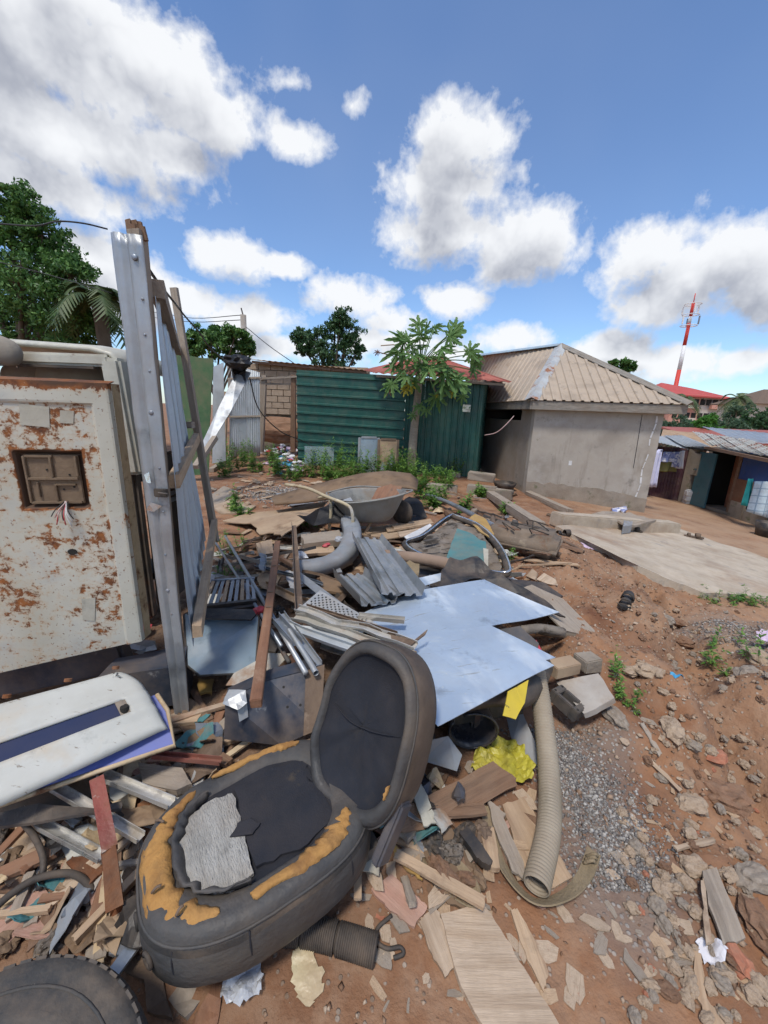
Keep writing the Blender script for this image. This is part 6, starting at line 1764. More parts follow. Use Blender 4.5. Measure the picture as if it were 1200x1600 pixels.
def ribbon(name, pts, w, m, label, cat, th=.004, sm=10, tw=None):
    P = smooth_path(pts, sm); o = sweep(name, P, [(-w / 2, -th / 2), (w / 2, -th / 2), (w / 2, th / 2), (-w / 2, th / 2)], m, None, twist=[tw(i / (len(P) - 1)) for i in range(len(P))] if tw else None, smooth=False); return tag(o, label, cat)


ribbon('webbing_strap', [G(760, 1260, .05), G(768, 1310, .04), G(790, 1360, .035), G(820, 1398, .03), G(850, 1410, .03), G(890, 1395, .03), G(915, 1365, .035), G(928, 1330, .04)], .048, 'strap', 'wide brown webbing strap looped under the end of the ribbed hose', 'strap', .005, 10, lambda t: .75 * math.sin(3.1 * t))
for i in range(3):
    p = G(922 + i * 2, 1346 - i * 5, .045); tube('strap_tie', [p + Vector((-.022, 0, -.01)), p + Vector((0, -.01, .02)), p + Vector((.022, 0, -.01))], .006, 'strap', None, 6, 4)
    tag(LAST(), ['lowest cord turn tied round the webbing strap end', 'middle cord turn tied round the webbing strap end', 'uppermost cord turn tied round the webbing strap end'][i], 'cord')
ribbon('webbing_strap', [G(640, 1300, .05), G(655, 1330, .045), G(680, 1370, .04), G(715, 1400, .035), G(738, 1408, .035), G(742, 1390, .05), G(722, 1360, .05), G(690, 1335, .05), G(665, 1318, .06)], .038, 'strap', 'narrow brown webbing strap folded back below the brown plank', 'strap', .005, 10, lambda t: .5 * math.sin(5 * t))

# planks and boards, near


def board(name, px_pts, z, th, m, label, cat='plank', rag=.004, ragn=5, **k):
    z = z if isinstance(z, (list, tuple)) else [z] * len(px_pts)
    o = plate(name, [T(px, py, zz + th) for (px, py), zz in zip(px_pts, z)], th, m, rag=rag, ragn=ragn, **k); return tag(o, label, cat)


board('plank', [(640, 1258), (770, 1190), (805, 1215), (808, 1228), (680, 1292), (640, 1300), (600, 1300)], [.06, .06, .03, .02, .03, .03, .05], .028, 'wood_brown', 'dark brown rough plank lying in front of the broken bucket', bend=.012, cuts=2)
board('plank', [(688, 1428), (755, 1408), (790, 1465), (830, 1530), (876, 1605), (890, 1640), (775, 1640), (720, 1540)], .0, .018, 'wood_pale', 'large pale plywood strip running to the bottom edge', bend=.012, cuts=3)
board('plank', [(655, 1440), (680, 1415), (695, 1445), (718, 1500), (695, 1528), (675, 1490)], .0, .012, 'wood_pale', 'short split pale board left of the large plywood strip', bend=.01, cuts=1)
board('plank', [(798, 1420), (808, 1418), (838, 1470), (858, 1520), (850, 1548), (825, 1500)], .0, .014, 'wood_tan', 'narrow split board right of the large plywood strip', bend=.008, cuts=1)
board('plank', [(580, 1388), (612, 1365), (645, 1395), (668, 1415), (648, 1448), (610, 1422)], .0, .014, 'wood_pink', 'pinkish splintered board below the backrest', bend=.01, cuts=1)
board('plank', [(655, 1310), (700, 1290), (725, 1330), (750, 1385), (735, 1420), (700, 1410), (672, 1360)], .01, .012, 'cardboard_dark', 'dark veneer sheet under the folded strap', bend=.02, cuts=2)
board('plank', [(785, 1258), (820, 1245), (870, 1330), (895, 1370), (850, 1395), (815, 1350)], .0, .014, 'wood_tan', 'tan board lying under the ribbed hose', bend=.01, cuts=2)
board('plank', [(760, 1248), (780, 1262), (815, 1340), (828, 1378), (800, 1360), (775, 1300)], .02, .012, 'wood_grey', 'thin grey splintered board left of the hose', bend=.01, cuts=1)
board('plank', [(640, 1230), (657, 1222), (670, 1250), (682, 1285), (662, 1290)], .10, .008, 'paper_old', 'torn whitish veneer on top of the dark brown plank', bend=.01, cuts=1)
board('plank', [(567, 1360), (582, 1310), (600, 1312), (592, 1368)], .04, .006, 'paper_old', 'pale slip of board beside the seat hinge')
board('plank', [(604, 1348), (618, 1345), (620, 1372), (606, 1380)], .0, .005, 'wood_pale', 'small rounded tan chip above the pinkish board')
board('plank', [(612, 1310), (625, 1330), (655, 1365), (660, 1375), (640, 1362), (615, 1335)], .02, .006, 'yellow_dirty', 'curled yellowish sliver beside the folded strap')
board('plank', [(718, 1300), (730, 1290), (770, 1345), (765, 1352), (745, 1340)], .03, .03, 'black_plastic', 'black plastic trim piece between the brown plank and the hose', 'trim')
board('plank', [(598, 1490), (612, 1480), (618, 1495), (604, 1510)], .0, .004, 'wood_pale', 'small pale chip near the curled wire')
board('plank', [(1098, 1360), (1120, 1355), (1165, 1465), (1130, 1478), (1110, 1420)], .02, .012, 'wood_grey', 'grey split board on the path at lower right')
board('plank', [(1095, 1375), (1103, 1372), (1112, 1468), (1104, 1475)], .03, .012, 'wood_pale', 'thin pale stick beside the grey split board')
board('plank', [(1082, 1480), (1092, 1476), (1105, 1560), (1135, 1605), (1118, 1610), (1090, 1560)], .0, .012, 'wood_tan', 'curved bark strip below the white rag')
board('plank', [(1052, 1320), (1115, 1308), (1118, 1314), (1058, 1328)], .02, .01, 'wood_pale', 'short pale stick on the path beside the gravel')
board('plank', [(1010, 1185), (1016, 1183), (1065, 1232), (1062, 1237)], .01, .008, 'wood_pale', 'thin stick lying on the stony bank')
board('plank', [(1000, 1130), (1006, 1128), (1035, 1178), (1030, 1182)], .01, .008, 'wood_grey', 'thin dark stick above the stony bank')
tube('curled_wire', [T(612, 1430, .01), T(590, 1450, .01), T(588, 1470, .01), T(605, 1482, .01), T(625, 1480, .012), T(630, 1490, .01), T(615, 1497, .01)], .006, 'black_rubber', None, 6, 8); tag(LAST(), 'curled black wire on the dirt right of the ribbed sleeve', 'wire')

# pieces right of the sheets
board('marble_piece', [(868, 1065), (935, 1052), (960, 1090), (930, 1108), (912, 1115)], .10, .035, 'marble', 'pale marble slab piece on the earth bank', 'slab', rag=.003, ragn=3)
o = boxm('timber_block', .17, .09, .07, 'cardboard', None, frame(G(880, 1042, .22), (1, .35, 0), (0, 0, 1)), bevel=.004); tag(o, 'tan wooden block under the corner of the blue sheet', 'block')
o = boxm('timber_block', .12, .10, .08, 'concrete_old', None, frame(G(918, 1034, .22), (1, .3, 0), (0, 0, 1)), bevel=.006, jit=.006); tag(o, 'dark mossy block right of the tan wooden block', 'block')


def cast_block():
    c = G(886, 1098, .14); u = Vector((.55, -.80, -.22)).normalized(); mw = frame(c, u, (.25, -.15, 1))
    R_ = root('cast_block', c, 'black cast block with a square socket lying below the blue sheet', 'block')
    for (x, y, sx, sy) in ((-.062, 0, .036, .10), (.062, 0, .036, .10), (0, .038, .088, .024), (0, -.038, .088, .024)):
        boxm('body_side', sx, sy, .07, 'dark_plain', R_, mw @ Matrix.Translation((x, y, 0)), bevel=.004)
    boxm('socket_floor', .088, .052, .03, 'dark_interior', R_, mw @ Matrix.Translation((0, 0, -.018)))
    for x, y in ((-.066, .034), (-.066, -.034), (.066, .034), (.066, -.034)):
        bm = bmesh.new(); bmesh.ops.create_cone(bm, cap_ends=True, segments=12, radius1=.006, radius2=.006, depth=.004); bm_obj('bolt_hole', bm, 'dark_interior', R_, mw @ Matrix.Translation((x, y, .036)))


mat('dark_plain', [(.04, .04, .042), (.075, .073, .07)], 6, .6, 0, .15, 50, spots=[((.14, .11, .08), 4, .58, .8)])
cast_block()

# left of the seat: boxes, bars, glass
bx = plate('blue_box_face', [G(350, 1155, .18), G(352, 1092, .37), G(420, 1062, .40), G(505, 1040, .42), G(500, 1138, .24), G(440, 1165, .17)], .004, 'navy_metal', bend=.006, cuts=2); bx.name = 'bent_metal_panel'; tag(bx, 'dark navy bent metal panel with rusty edge behind the seat', 'metal panel')
plate('panel_top', [G(352, 1092, .372), G(420, 1062, .402), G(505, 1040, .422), G(498, 1025, .41), G(420, 1046, .39), G(356, 1075, .36)], .004, 'navy_metal', bx)
plate('rusty_end', [G(478, 1048, .43), G(507, 1038, .435), G(502, 1138, .25), G(474, 1150, .24)], .003, 'brown_iron', bx)
plate('silver_tape', [G(368, 1088, .385), G(384, 1080, .39), G(388, 1120, .30), G(374, 1128, .285)], .002, 'galv', bx)
for px, py in ((450, 1105), (470, 1102), (444, 1074)):
    p = G(px, py, .35 if py > 1080 else .41); bm = bmesh.new(); bmesh.ops.create_circle(bm, cap_ends=True, segments=10, radius=.006); bm_obj('punched_hole', bm, 'dark_interior', bx, frame(p + Vector((0, -.008, .008)), (1, 0, 0), (0, -.5, .6)))
thing_plate('bracket', [G(462, 1160, .24), G(500, 1150, .26), G(526, 1136, .29), G(525, 1158, .25), G(505, 1182, .20), G(490, 1176, .21)], .003, 'brown_iron', 'small bent brown bracket at the seat hinge', 'bracket', bend=.015, cuts=2)
thing_plate('foil_scrap', [G(348, 1100, .36), G(358, 1078, .385), G(385, 1080, .39), G(386, 1098, .37), G(372, 1110, .35)], .003, 'galv', 'crumpled silvery scrap on the navy panel', 'scrap', bend=.03, cuts=3, bscale=12)

# bluish car window with rubber edge
wp = [G(287, 960, .36), G(300, 955, .37), G(400, 958, .38), G(405, 965, .37), G(400, 1040, .25), G(385, 1052, .23), G(312, 1056, .23), G(292, 1040, .26)]
wg = plate('car_window', wp, .006, 'glass_blue'); tag(wg, 'bluish car window glass leaning by the foot of the gate', 'window')
tube('rubber_seal', wp + [wp[0]], .006, 'black_rubber', wg, 6)
thing_plate('window_surround', [G(292, 958, .40), G(300, 950, .41), G(395, 952, .42), G(400, 960, .41), G(392, 968, .40), G(310, 966, .40)], .01, 'black_plastic', 'black plastic window surround above the bluish glass', 'frame')
# slatted dark grille behind
gr = root('slatted_grille', G(355, 940, .3), 'dark slatted metal grille lying between the gate and the pipes', 'grille')
a0, a1 = G(312, 948, .36), G(402, 938, .36); b0_, b1_ = G(330, 908, .34), G(398, 904, .34)
for i in range(9): t = (i + .5) / 9; bar('slat', a0.lerp(a1, t), b0_.lerp(b1_, t), .022, .008, 'galv_dark' if i % 3 else 'wood_tan', gr)
bar('rail', a0 - Vector((0, .01, 0)), a1 - Vector((0, .01, 0)), .03, .025, 'black_plastic', gr); bar('rail', a0 + Vector((0, -.05, -.02)), a1 + Vector((0, -.05, -.02)), .03, .025, 'black_plastic', gr); bar('rail', b0_, b1_, .025, .02, 'galv_dark', gr)

# long bars
o = bar('timber_bar', G(434, 848, .42), G(400, 1100, .46), .048, .04, 'wood_red', bevel=.003, jit=.002); tag(o, 'reddish brown notched timber bar standing out of the heap', 'timber')
for t in (.3, .52, .62): q = G(434, 848, .42).lerp(G(400, 1100, .46), t); boxm('notch', .015, .03, .004, 'brown_iron', o, frame(q + Vector((0, 0, .022)), G(400, 1100, .46) - G(434, 848, .42), (0, 0, 1)))
o = profile_bar('angle_iron', G(456, 822, .40), G(462, 965, .42), L_prof(.045, .045, .005), 'brown_iron', None, (0, -.3, 1)); tag(o, 'upright looking brown angle iron right of the timber bar', 'angle iron')
for (a, c, r, m, lab) in [((352, 838, .22), (478, 1052, .44), .013, 'galv', 'light grey metal pipe slanting down towards the seat'), ((337, 848, .2), (440, 1010, .40), .011, 'galv_dark', 'darker metal pipe left of the light grey one'), ((345, 860, .18), (452, 1035, .36), .012, 'dark_iron', 'black metal bar between the two slanting pipes'), ((395, 925, .3), (492, 1040, .42), .009, 'dark_iron', 'thin black rod under the slanting pipes')]:
    o = tube('metal_pipe', [G(*a), G(*c)], r, m, None, 10); tag(o, lab, 'pipe')
for (a, c, w, m, lab) in [((430, 968, .42), (465, 1008, .43), .055, 'galv_dark', 'short steel box section on the slanting pipes'), ((440, 960, .40), (498, 1040, .42), .035, 'galv', 'slim steel channel beside the slanting pipes'), ((560, 965, .46), (632, 972, .46), .04, 'alum', 'short aluminium channel on the edge of the blue sheet')]:
    o = profile_bar('steel_channel', G(*a), G(*c), U_prof(w, w * .6, .003), m, None, (0, 0, 1)); tag(o, lab, 'channel')
ribbed('spiral_conduit', [G(452, 985, .43), G(478, 1025, .44), G(494, 1052, .44)], .012, 'galv', 'spiral metal conduit end behind the seat', 'conduit', .006, .08)
mat('zinc_dirty', [(.38, .36, .31), (.52, .50, .45)], 4, .5, .3, .1, 30, spots=[((.30, .15, .07), 4, .52, .66)])
thing_plate('tin_plate', [G(352, 1070, .25), G(365, 1050, .28), G(420, 1020, .33), G(455, 1022, .34), G(430, 1045, .30), G(385, 1068, .26)], .003, 'zinc_dirty', 'dirty bent tin plate between the window glass and the seat', 'tin plate', bend=.03, cuts=2)


mat('grey_dark', [(.05, .052, .056), (.09, .092, .096)], 5, .5, 0, .1, 40)
mat('tank_brown', [(.13, .10, .075), (.24, .185, .14)], 5, .8, 0, .4, 40, spots=[(RUST, 6, .55, .7), ((.33, .27, .20), 5, .62, .75)])
mat('lining', [(.10, .085, .07), (.24, .21, .18)], 9, .95, 0, .5, 40, spots=[((.03, .025, .02), 6, .52, .6)])
mat('cardboard_tube', [(.22, .15, .11), (.33, .24, .18)], 5, .9, 0, .2, 30)

# ---------------------------------------------------------------- white bonnet panel with blue backing


def bonnet():
    bl, br, fr, fl = G(-90, 1118, .50), G(206, 1040, .50), G(262, 1133, .36), G(-60, 1282, .34)
    R = root('bonnet_panel', (fl + fr) / 2 - Vector((0, 0, .05)), 'white vehicle front panel with long dark slot lying on a blue sheet', 'panel')
    ns, nt = 48, 22; V, Fc = [], []; o = bl
    keep = lambda s, t: not (s < .86 and .50 < t < .70)
    for j in range(nt + 1):
        t = j / nt
        for i in range(ns + 1):
            s = i / ns; s2 = s - .07 * max(0, (.35 - t) / .35) ** 2 * (s > .9)
            p = bl.lerp(br, s2).lerp(fl.lerp(fr, s2), t); e = min(1, min(1 - s, .12) / .06, t / .05 + .05, (1 - t) / .05 + .05)
            p.z += .012 * math.sin(math.pi * min(1, t * 1.1)) - .016 * (1 - max(0, e)) ** 2
            if abs(t - .5) < .06 or abs(t - .7) < .06: p.z += .006
            V.append(p - o)
    for j in range(nt):
        for i in range(ns):
            if keep((i + .5) / ns, (j + .5) / nt): a = j * (ns + 1) + i; Fc.append((a, a + 1, a + ns + 2, a + ns + 1))
    ob = put('white_skin', mesh_np('white_skin', V, Fc, 'white_paint', True), R, Matrix.Translation(o)); md = ob.modifiers.new('thickness', 'SOLIDIFY'); md.thickness = .012; md.offset = 1
    mid = lambda s, t, dz: bl.lerp(br, s).lerp(fl.lerp(fr, s), t) + Vector((0, 0, dz))
    plate('slot_back', [mid(0, .46, .008), mid(.80, .46, .008), mid(.80, .74, .004), mid(0, .74, .004)], .004, 'navy_plastic', R)
    plate('lamp_mount', [mid(.795, .47, .012), mid(.87, .47, .010), mid(.87, .73, .006), mid(.795, .73, .008)], .01, 'stone_grey', R, bend=.01, cuts=2, bscale=20)
    bm = bmesh.new(); bmesh.ops.create_cone(bm, cap_ends=True, segments=14, radius1=.018, radius2=.014, depth=.02); bm_obj('lamp_hole', bm, 'dark_interior', R, Matrix.Translation(mid(.83, .6, .010)))
    for s in (.30, .62, .90):
        q = mid(s, .005, .012); bm = bmesh.new(); bmesh.ops.create_cone(bm, cap_ends=True, segments=12, radius1=.013, radius2=.013, depth=.012); bm_obj('edge_notch', bm, 'rust', R, frame(q, (1, 0, 0), (0, .6, 1)))
    # blue backing sheet with rusty cream rim
    bp = [G(-60, 1292, .28), G(0, 1258, .285), G(140, 1210, .29), G(273, 1165, .295), G(262, 1110, .36), G(245, 1085, .40), G(0, 1160, .42)]
    sh = plate('blue_backing', bp, .006, 'blue_paint', R)
    tube('rusty_rim', [bp[0], bp[1], bp[2], bp[3], bp[4], bp[5]], .009, 'cream_edge', sh, 6)


bonnet()
# props under the bonnet
o = boxm('crate_block', .5, .35, .24, 'dark_iron', None, frame((-1.35, 1.30, .16), (1, .3, 0), (0, 0, 1)), jit=.03); tag(o, 'dark scrap block propping up the white front panel', 'scrap block')


def tyre():
    c = Vector((-.76, .35, .115)); R = root('old_tyre', c - Vector((0, 0, .1)), 'worn muddy tyre lying flat at the bottom left corner', 'tyre')
    mw = frame(c, (1, 0, -.08), (.10, -.12, 1)) @ Matrix.Diagonal((1.04, 1.04, 1.04, 1)); V, Fc = [], []; n = 72
    prof = [(.185, -.075), (.19, -.085), (.23, -.10), (.285, -.098), (.312, -.085), (.325, -.06), (.330, 0), (.325, .06), (.312, .085), (.285, .098), (.23, .10), (.215, .107), (.205, .10), (.19, .085), (.185, .075), (.195, .06), (.24, .07), (.29, .06), (.305, 0), (.29, -.06), (.24, -.07), (.195, -.06)]
    k = len(prof)
    for i in range(n):
        a = 2 * math.pi * i / n
        for r, z in prof: V.append((r * math.cos(a), r * math.sin(a), z))
    for i in range(n):
        for j in range(k): Fc.append((i * k + j, i * k + (j + 1) % k, ((i + 1) % n) * k + (j + 1) % k, ((i + 1) % n) * k + j))
    put('carcass', mesh_np('carcass', V, Fc, 'tyre', True), R, mw)
    bm = bmesh.new(); bmesh.ops.create_cube(bm, size=1)
    for v in bm.verts: v.co = Vector((v.co.x * .022, v.co.y * .021, v.co.z * .045))
    lug = None
    for i in range(64):
        a = 2 * math.pi * i / 64
        for s in (-1, 1):
            m2 = mw @ Matrix.Rotation(a + (.02 if s > 0 else 0), 4, 'Z') @ Matrix.Translation((.3125, 0, s * .060)) @ Matrix.Rotation(s * -.22, 4, 'Y') @ Matrix.Rotation(s * .12, 4, 'X')
            if lug is None: ob = bm_obj('tread_lug', bm, 'tyre', R, m2); lug = ob.data
            else: put('tread_lug', lug, R, m2)
    for r in (.262, .225):
        tube('sidewall_ring', [mw @ Vector((r * math.cos(a), r * math.sin(a), .0985)) for a in np.linspace(0, 2 * math.pi, 60)], .004, 'tyre', R, 5)


tyre()
# rusty bars and aluminium strips, lower left
o = bar('rusty_bar', G(152, 1218, .28), G(172, 1330, .20), .042, .035, 'rust_paint', jit=.002); tag(o, 'red painted rusty steel bar sticking out under the white panel', 'bar')
bar('rusted_end', G(171, 1326, .203), G(180, 1418, .12), .041, .028, 'rust', o, jit=.006); plate('peeled_flap', [G(172, 1410, .12), G(190, 1400, .11), G(192, 1440, .06), G(165, 1478, .03), G(152, 1475, .03), G(170, 1440, .07)], .003, 'rust', o, bend=.02, cuts=2)
for (a, c, w, m, lab) in [((30, 1272, .16), (160, 1342, .12), .035, 'alum', 'lowest aluminium strip under the white front panel'), ((85, 1232, .20), (220, 1312, .14), .035, 'alum', 'middle aluminium strip crossing behind the rusty bar'), ((158, 1212, .22), (268, 1258, .18), .04, 'alum', 'upper aluminium strip running to the seat'), ((170, 1222, .17), (255, 1246, .15), .03, 'wood_pale', 'thin pale lath under the upper aluminium strip'),
                          ((240, 1182, .19), (345, 1192, .18), .03, 'rust_paint', 'rust red bar lying beside the seat')]:
    o = profile_bar('metal_strip', G(*a), G(*c), U_prof(w, .018, .003), m, None, (0, .1, 1)); tag(o, lab, 'strip')
for (pts, z, th, m, lab, cat) in [([(215, 1190), (285, 1200), (300, 1225), (275, 1235), (222, 1222)], .15, .03, 'wood_grey', 'grey rough timber offcut beside the seat', 'timber'), ([(0, 1270), (60, 1255), (150, 1262), (190, 1250), (190, 1262), (80, 1280), (0, 1292)], .20, .012, 'dark_iron', 'dark bent strip under the white front panel', 'strip'),
                                  ([(100, 1370), (130, 1355), (150, 1352), (148, 1362), (110, 1384), (85, 1390)], .06, .01, 'wood_tan', 'tan splinter beside the black cable', 'splinter'), ([(0, 1395), (60, 1385), (62, 1400), (25, 1440), (0, 1450)], .03, .01, 'wood_pale', 'pale board fragment by the left edge', 'board'), ([(68, 1395), (100, 1390), (80, 1455), (50, 1452)], .03, .012, 'wood_tan', 'tan board fragment under the black cable', 'board'),
                                  ([(170, 1490), (250, 1495), (260, 1560), (268, 1590), (230, 1580), (225, 1530), (180, 1510)], .01, .02, 'brown_iron', 'brown metal flange with a round hole below the seat', 'flange'), ([(250, 1520), (320, 1500), (330, 1545), (290, 1590), (262, 1560)], .0, .02, 'stone_grey', 'grey stone flake under the seat front', 'stone'),
                                  ([(300, 1595), (325, 1550), (345, 1510), (345, 1560), (335, 1620), (300, 1630)], .01, .03, 'wood_red', 'red brown wooden wedge at the bottom edge', 'wedge'), ([(305, 1130), (340, 1128), (350, 1142), (345, 1155), (318, 1158), (306, 1145)], .15, .05, 'galv_dark', 'small steel tube piece by the gate foot', 'tube'),
                                  ([(325, 1160), (352, 1150), (350, 1175), (330, 1178)], .12, .006, 'zinc_white', 'small shiny tin scrap by the gate foot', 'tin scrap'), ([(560, 1402), (600, 1395), (612, 1410), (598, 1440), (570, 1425)], .02, .03, 'brick_red', 'pinkish brick fragment under the seat edge', 'brick')]:
    o = plate('scrap_piece', [G(px, py, z + .02 * (i % 2)) for i, (px, py) in enumerate(pts)], th, m, rag=.003, ragn=3, cuts=1, bend=.006); tag(o, lab, cat)
for (pts, r, lab) in [([(-20, 1430, .06), (20, 1395, .09), (60, 1372, .10), (110, 1365, .10), (140, 1385, .07), (148, 1420, .04), (130, 1460, .02), (108, 1488, .02)], .011, 'thick black cable looping on the ground at lower left'), ([(30, 1278, .20), (55, 1310, .14), (68, 1345, .10), (62, 1390, .07)], .010, 'grey cable hanging below the aluminium strips'), ([(165, 1250, .2), (195, 1280, .12), (215, 1310, .08)], .007, 'thin dark cable behind the rusty bar')]:
    o = tube('cable', [G(*p) for p in pts], r, 'black_rubber', None, 8, 8); tag(o, lab, 'cable')

# ---------------------------------------------------------------- middle of the heap


def wheelbarrow():
    y0 = 4.7
    rim = [Yp(510, 770, y0 + .25), Yp(560, 760, y0 + .55), Yp(632, 765, y0 + .35), Yp(642, 768, y0 - .05), Yp(600, 780, y0 - .25), Yp(540, 786, y0 - .25), Yp(514, 776, y0 - .1)]
    c = sum(rim, Vector()) / len(rim); zb = Yp(570, 815, y0).z
    R = root('wheelbarrow', (c.x, c.y, h1(c.x, c.y)), 'grey metal wheelbarrow with cream tubular handles sitting on the heap', 'wheelbarrow')
    n = len(rim); rings = []; bm = bmesh.new()
    for f_, z in ((1.0, 0), (.97, .02), (.80, .5), (.62, .92), (.5, 1.0)):
        rings.append([bm.verts.new(Vector((c.x + (p.x - c.x) * f_ + .03 * z, c.y + (p.y - c.y) * f_, p.z * (1 - z) + zb * z))) for p in rim])
    for a, b2 in zip(rings[:-1], rings[1:]):
        for i in range(n): bm.faces.new((a[i], a[(i + 1) % n], b2[(i + 1) % n], b2[i]))
    bm.faces.new(rings[-1]); o = bm_obj('tray', bm, 'grey_metal', R); md = o.modifiers.new('round', 'SUBSURF'); md.levels = md.render_levels = 2; md = o.modifiers.new('thickness', 'SOLIDIFY'); md.thickness = .006
    tube('tray_rim', smooth_path(rim + [rim[0]], 5), .012, 'grey_metal', R, 6)
    tube('handle', [Yp(446, 757, y0 + .2), Yp(480, 763, y0), Yp(510, 776, y0 - .15), Yp(540, 788, y0 - .3), Yp(550, 800, y0 - .35), Yp(552, 832, y0 - .35)], .020, 'cream_tube', R, 10, 7)
    tube('handle', [Yp(498, 778, y0 + .1), Yp(514, 777, y0 - .05), Yp(517, 800, y0 - .1), Yp(514, 828, y0 - .1)], .019, 'cream_tube', R, 10, 7)
    bar('leg', Yp(582, 810, y0), Yp(568, 838, y0 - .05), .03, .03, 'wood_tan', R)
    wheel = Yp(628, 800, y0 + .2)
    bm = bmesh.new(); bmesh.ops.create_uvsphere(bm, u_segments=16, v_segments=10, radius=.16)
    for v in bm.verts: v.co.x *= .35
    bm_obj('wheel', bm, 'black_rubber', R, Matrix.Translation(wheel) @ Matrix.Rotation(1.0, 4, 'Z'), True)
    # boards in the tray
    for pts, m, lab in (([(575, 790), (590, 762), (612, 756), (618, 768), (600, 785)], 'wood_red', 'brown board lying in the wheelbarrow tray'), ([(598, 785), (612, 758), (628, 760), (625, 772), (612, 782)], 'wood_red', 'second brown board at the right end of the wheelbarrow tray'), ([(530, 783), (548, 777), (552, 784), (535, 789)], 'galv', 'small light metal scrap at the front of the wheelbarrow tray')):
        o = plate('tray_board', [Yp(px, py, y0 + .25 - (py - 770) * .012) for px, py in pts], .02, m, normal=(0, -.6, 1)); tag(o, lab, 'board')


mat('grey_metal', [(.20, .20, .19), (.30, .30, .28)], 4, .6, .2, .1, 30, spots=[((.24, .18, .12), 4, .55, .75)])
mat('cream_tube', [(.40, .33, .20), (.55, .47, .32)], 6, .6, .0, .1, 30, spots=[((.55, .55, .55), 5, .55, .7), (RUST, 7, .62, .75)])
wheelbarrow()
# curled cardboard over the barrow
bm = bmesh.new(); rows = []
edge = [(425, 778), (470, 766), (520, 752), (565, 742), (605, 738), (640, 742), (652, 752)]; low = [(430, 790), (480, 786), (525, 779), (560, 772), (600, 764), (635, 764), (650, 768)]
for (x0, y0_), (x1, y1_) in zip(edge, low): rows.append([bm.verts.new(Yp(x0 + (x1 - x0) * t, y0_ + (y1_ - y0_) * t + 2.5 * math.sin(math.pi * t), 5.75 - .55 * t)) for t in (0, .25, .5, .75, 1)])
for i in range(len(rows) - 1):
    for j in range(4): bm.faces.new((rows[i][j], rows[i + 1][j], rows[i + 1][j + 1], rows[i][j + 1]))
o = bm_obj('curled_board', bm, 'cardboard_dark', None, None, True); md = o.modifiers.new('thickness', 'SOLIDIFY'); md.thickness = .03; tag(o, 'curled brown fibreboard arching behind the wheelbarrow', 'board')
thing_plate('torn_board', [T(348, 812, .06), T(400, 800, .12), T(470, 788, .20), T(512, 780, .30), T(495, 798, .28), T(470, 815, .25), T(440, 838, .2), T(428, 828, .18), T(405, 832, .15), T(392, 818, .1), T(360, 815, .06)], .012, 'cardboard', 'large torn sheet of tan fibreboard left of the wheelbarrow', 'board', rag=.03, ragn=4, bend=.06, cuts=3, bscale=1.8)
thing_plate('black_sheet', [T(465, 812, .3), T(500, 790, .4), T(535, 782, .42), T(545, 795, .4), T(530, 815, .25), T(490, 822, .2)], .004, 'black_tarp', 'black plastic sheet under the wheelbarrow handles', 'plastic sheet', bend=.08, cuts=3, bscale=4)
thing_plate('black_sheet', [T(615, 800, .1), T(640, 775, .3), T(660, 785, .25), T(668, 808, .05), T(640, 815, .05)], .004, 'black_tarp', 'black plastic sheet crumpled right of the wheelbarrow', 'plastic sheet', bend=.1, cuts=3, bscale=4)
thing_plate('asphalt_patch', [T(430, 770, .04), T(478, 775, .06), T(490, 785, .06), T(455, 790, .04)], .01, 'grey_plastic', 'grey flat board behind the torn fibreboard sheet', 'board')
# thin boards pile right of barrow
for i in range(7):
    px, py = 590 + i * 11 + random.uniform(-6, 6), 826 + random.uniform(-10, 14)
    o = plate('thin_board', [T(px - 32, py + 3, .08 + .02 * i), T(px + 28, py - 6, .10 + .02 * i), T(px + 34, py + 1, .10 + .02 * i), T(px - 28, py + 11, .08 + .02 * i)], .012, random.choice(['wood_pale', 'wood_tan', 'cardboard']), rag=.01, ragn=3); tag(o, 'thin plywood board in the loose stack right of the wheelbarrow', 'board', 'thin boards stacked right of the wheelbarrow')
thing_plate('white_board', [T(632, 838, .24), T(672, 818, .26), T(680, 828, .25), T(660, 838, .23), T(640, 846, .22)], .008, 'litter_white', 'white torn board below the thin plywood stack', 'board')

# curved grey bumper
bumper('curved_bumper', [G(546, 812, .30), G(552, 830, .28), G(546, 856, .26), G(528, 874, .25), G(498, 884, .25), G(462, 888, .26)], [(-.10, -.05), (-.085, .035), (-.05, .06), (.0, .05), (.05, .055), (.10, .03), (.115, -.05), (.10, -.05), (.085, .015), (.045, .04), (0, .035), (-.045, .045), (-.07, .025), (-.085, -.05)], 'grey_plastic', 'curved pale grey plastic bumper in the middle of the heap')
# ribbed galvanised troughs
for (a, c, w, lab) in [((572, 842, .36), (628, 930, .46), .30, 'long ribbed galvanised trough pointing at the blue sheet'), ((545, 900, .34), (592, 945, .42), .26, 'shorter ribbed galvanised trough left of the long one')]:
    pr = []; wv_ = w / 2
    up_ = [(-wv_, .07), (-wv_ + .015, .005), (-wv_ * .62, .0), (-wv_ * .55, .02), (-wv_ * .45, .02), (-wv_ * .38, 0), (-wv_ * .1, 0), (-.02, .02), (.02, .02), (wv_ * .15, 0), (wv_ * .4, 0), (wv_ * .5, .02), (wv_ * .6, .02), (wv_ * .66, 0), (wv_ - .015, .005), (wv_, .07)]
    pr = up_ + [(y_, z_ - .004) for y_, z_ in up_[::-1]]
    o = profile_bar('metal_trough', G(*a), G(*c), pr, 'galv', None, (.15, -.2, 1)); tag(o, lab, 'trough')
thing_plate('galv_strip', [G(455, 895, .28), G(468, 893, .30), G(532, 940, .36), G(520, 948, .34)], .006, 'galv', 'pale metal strip between the angle iron and the trough', 'strip')
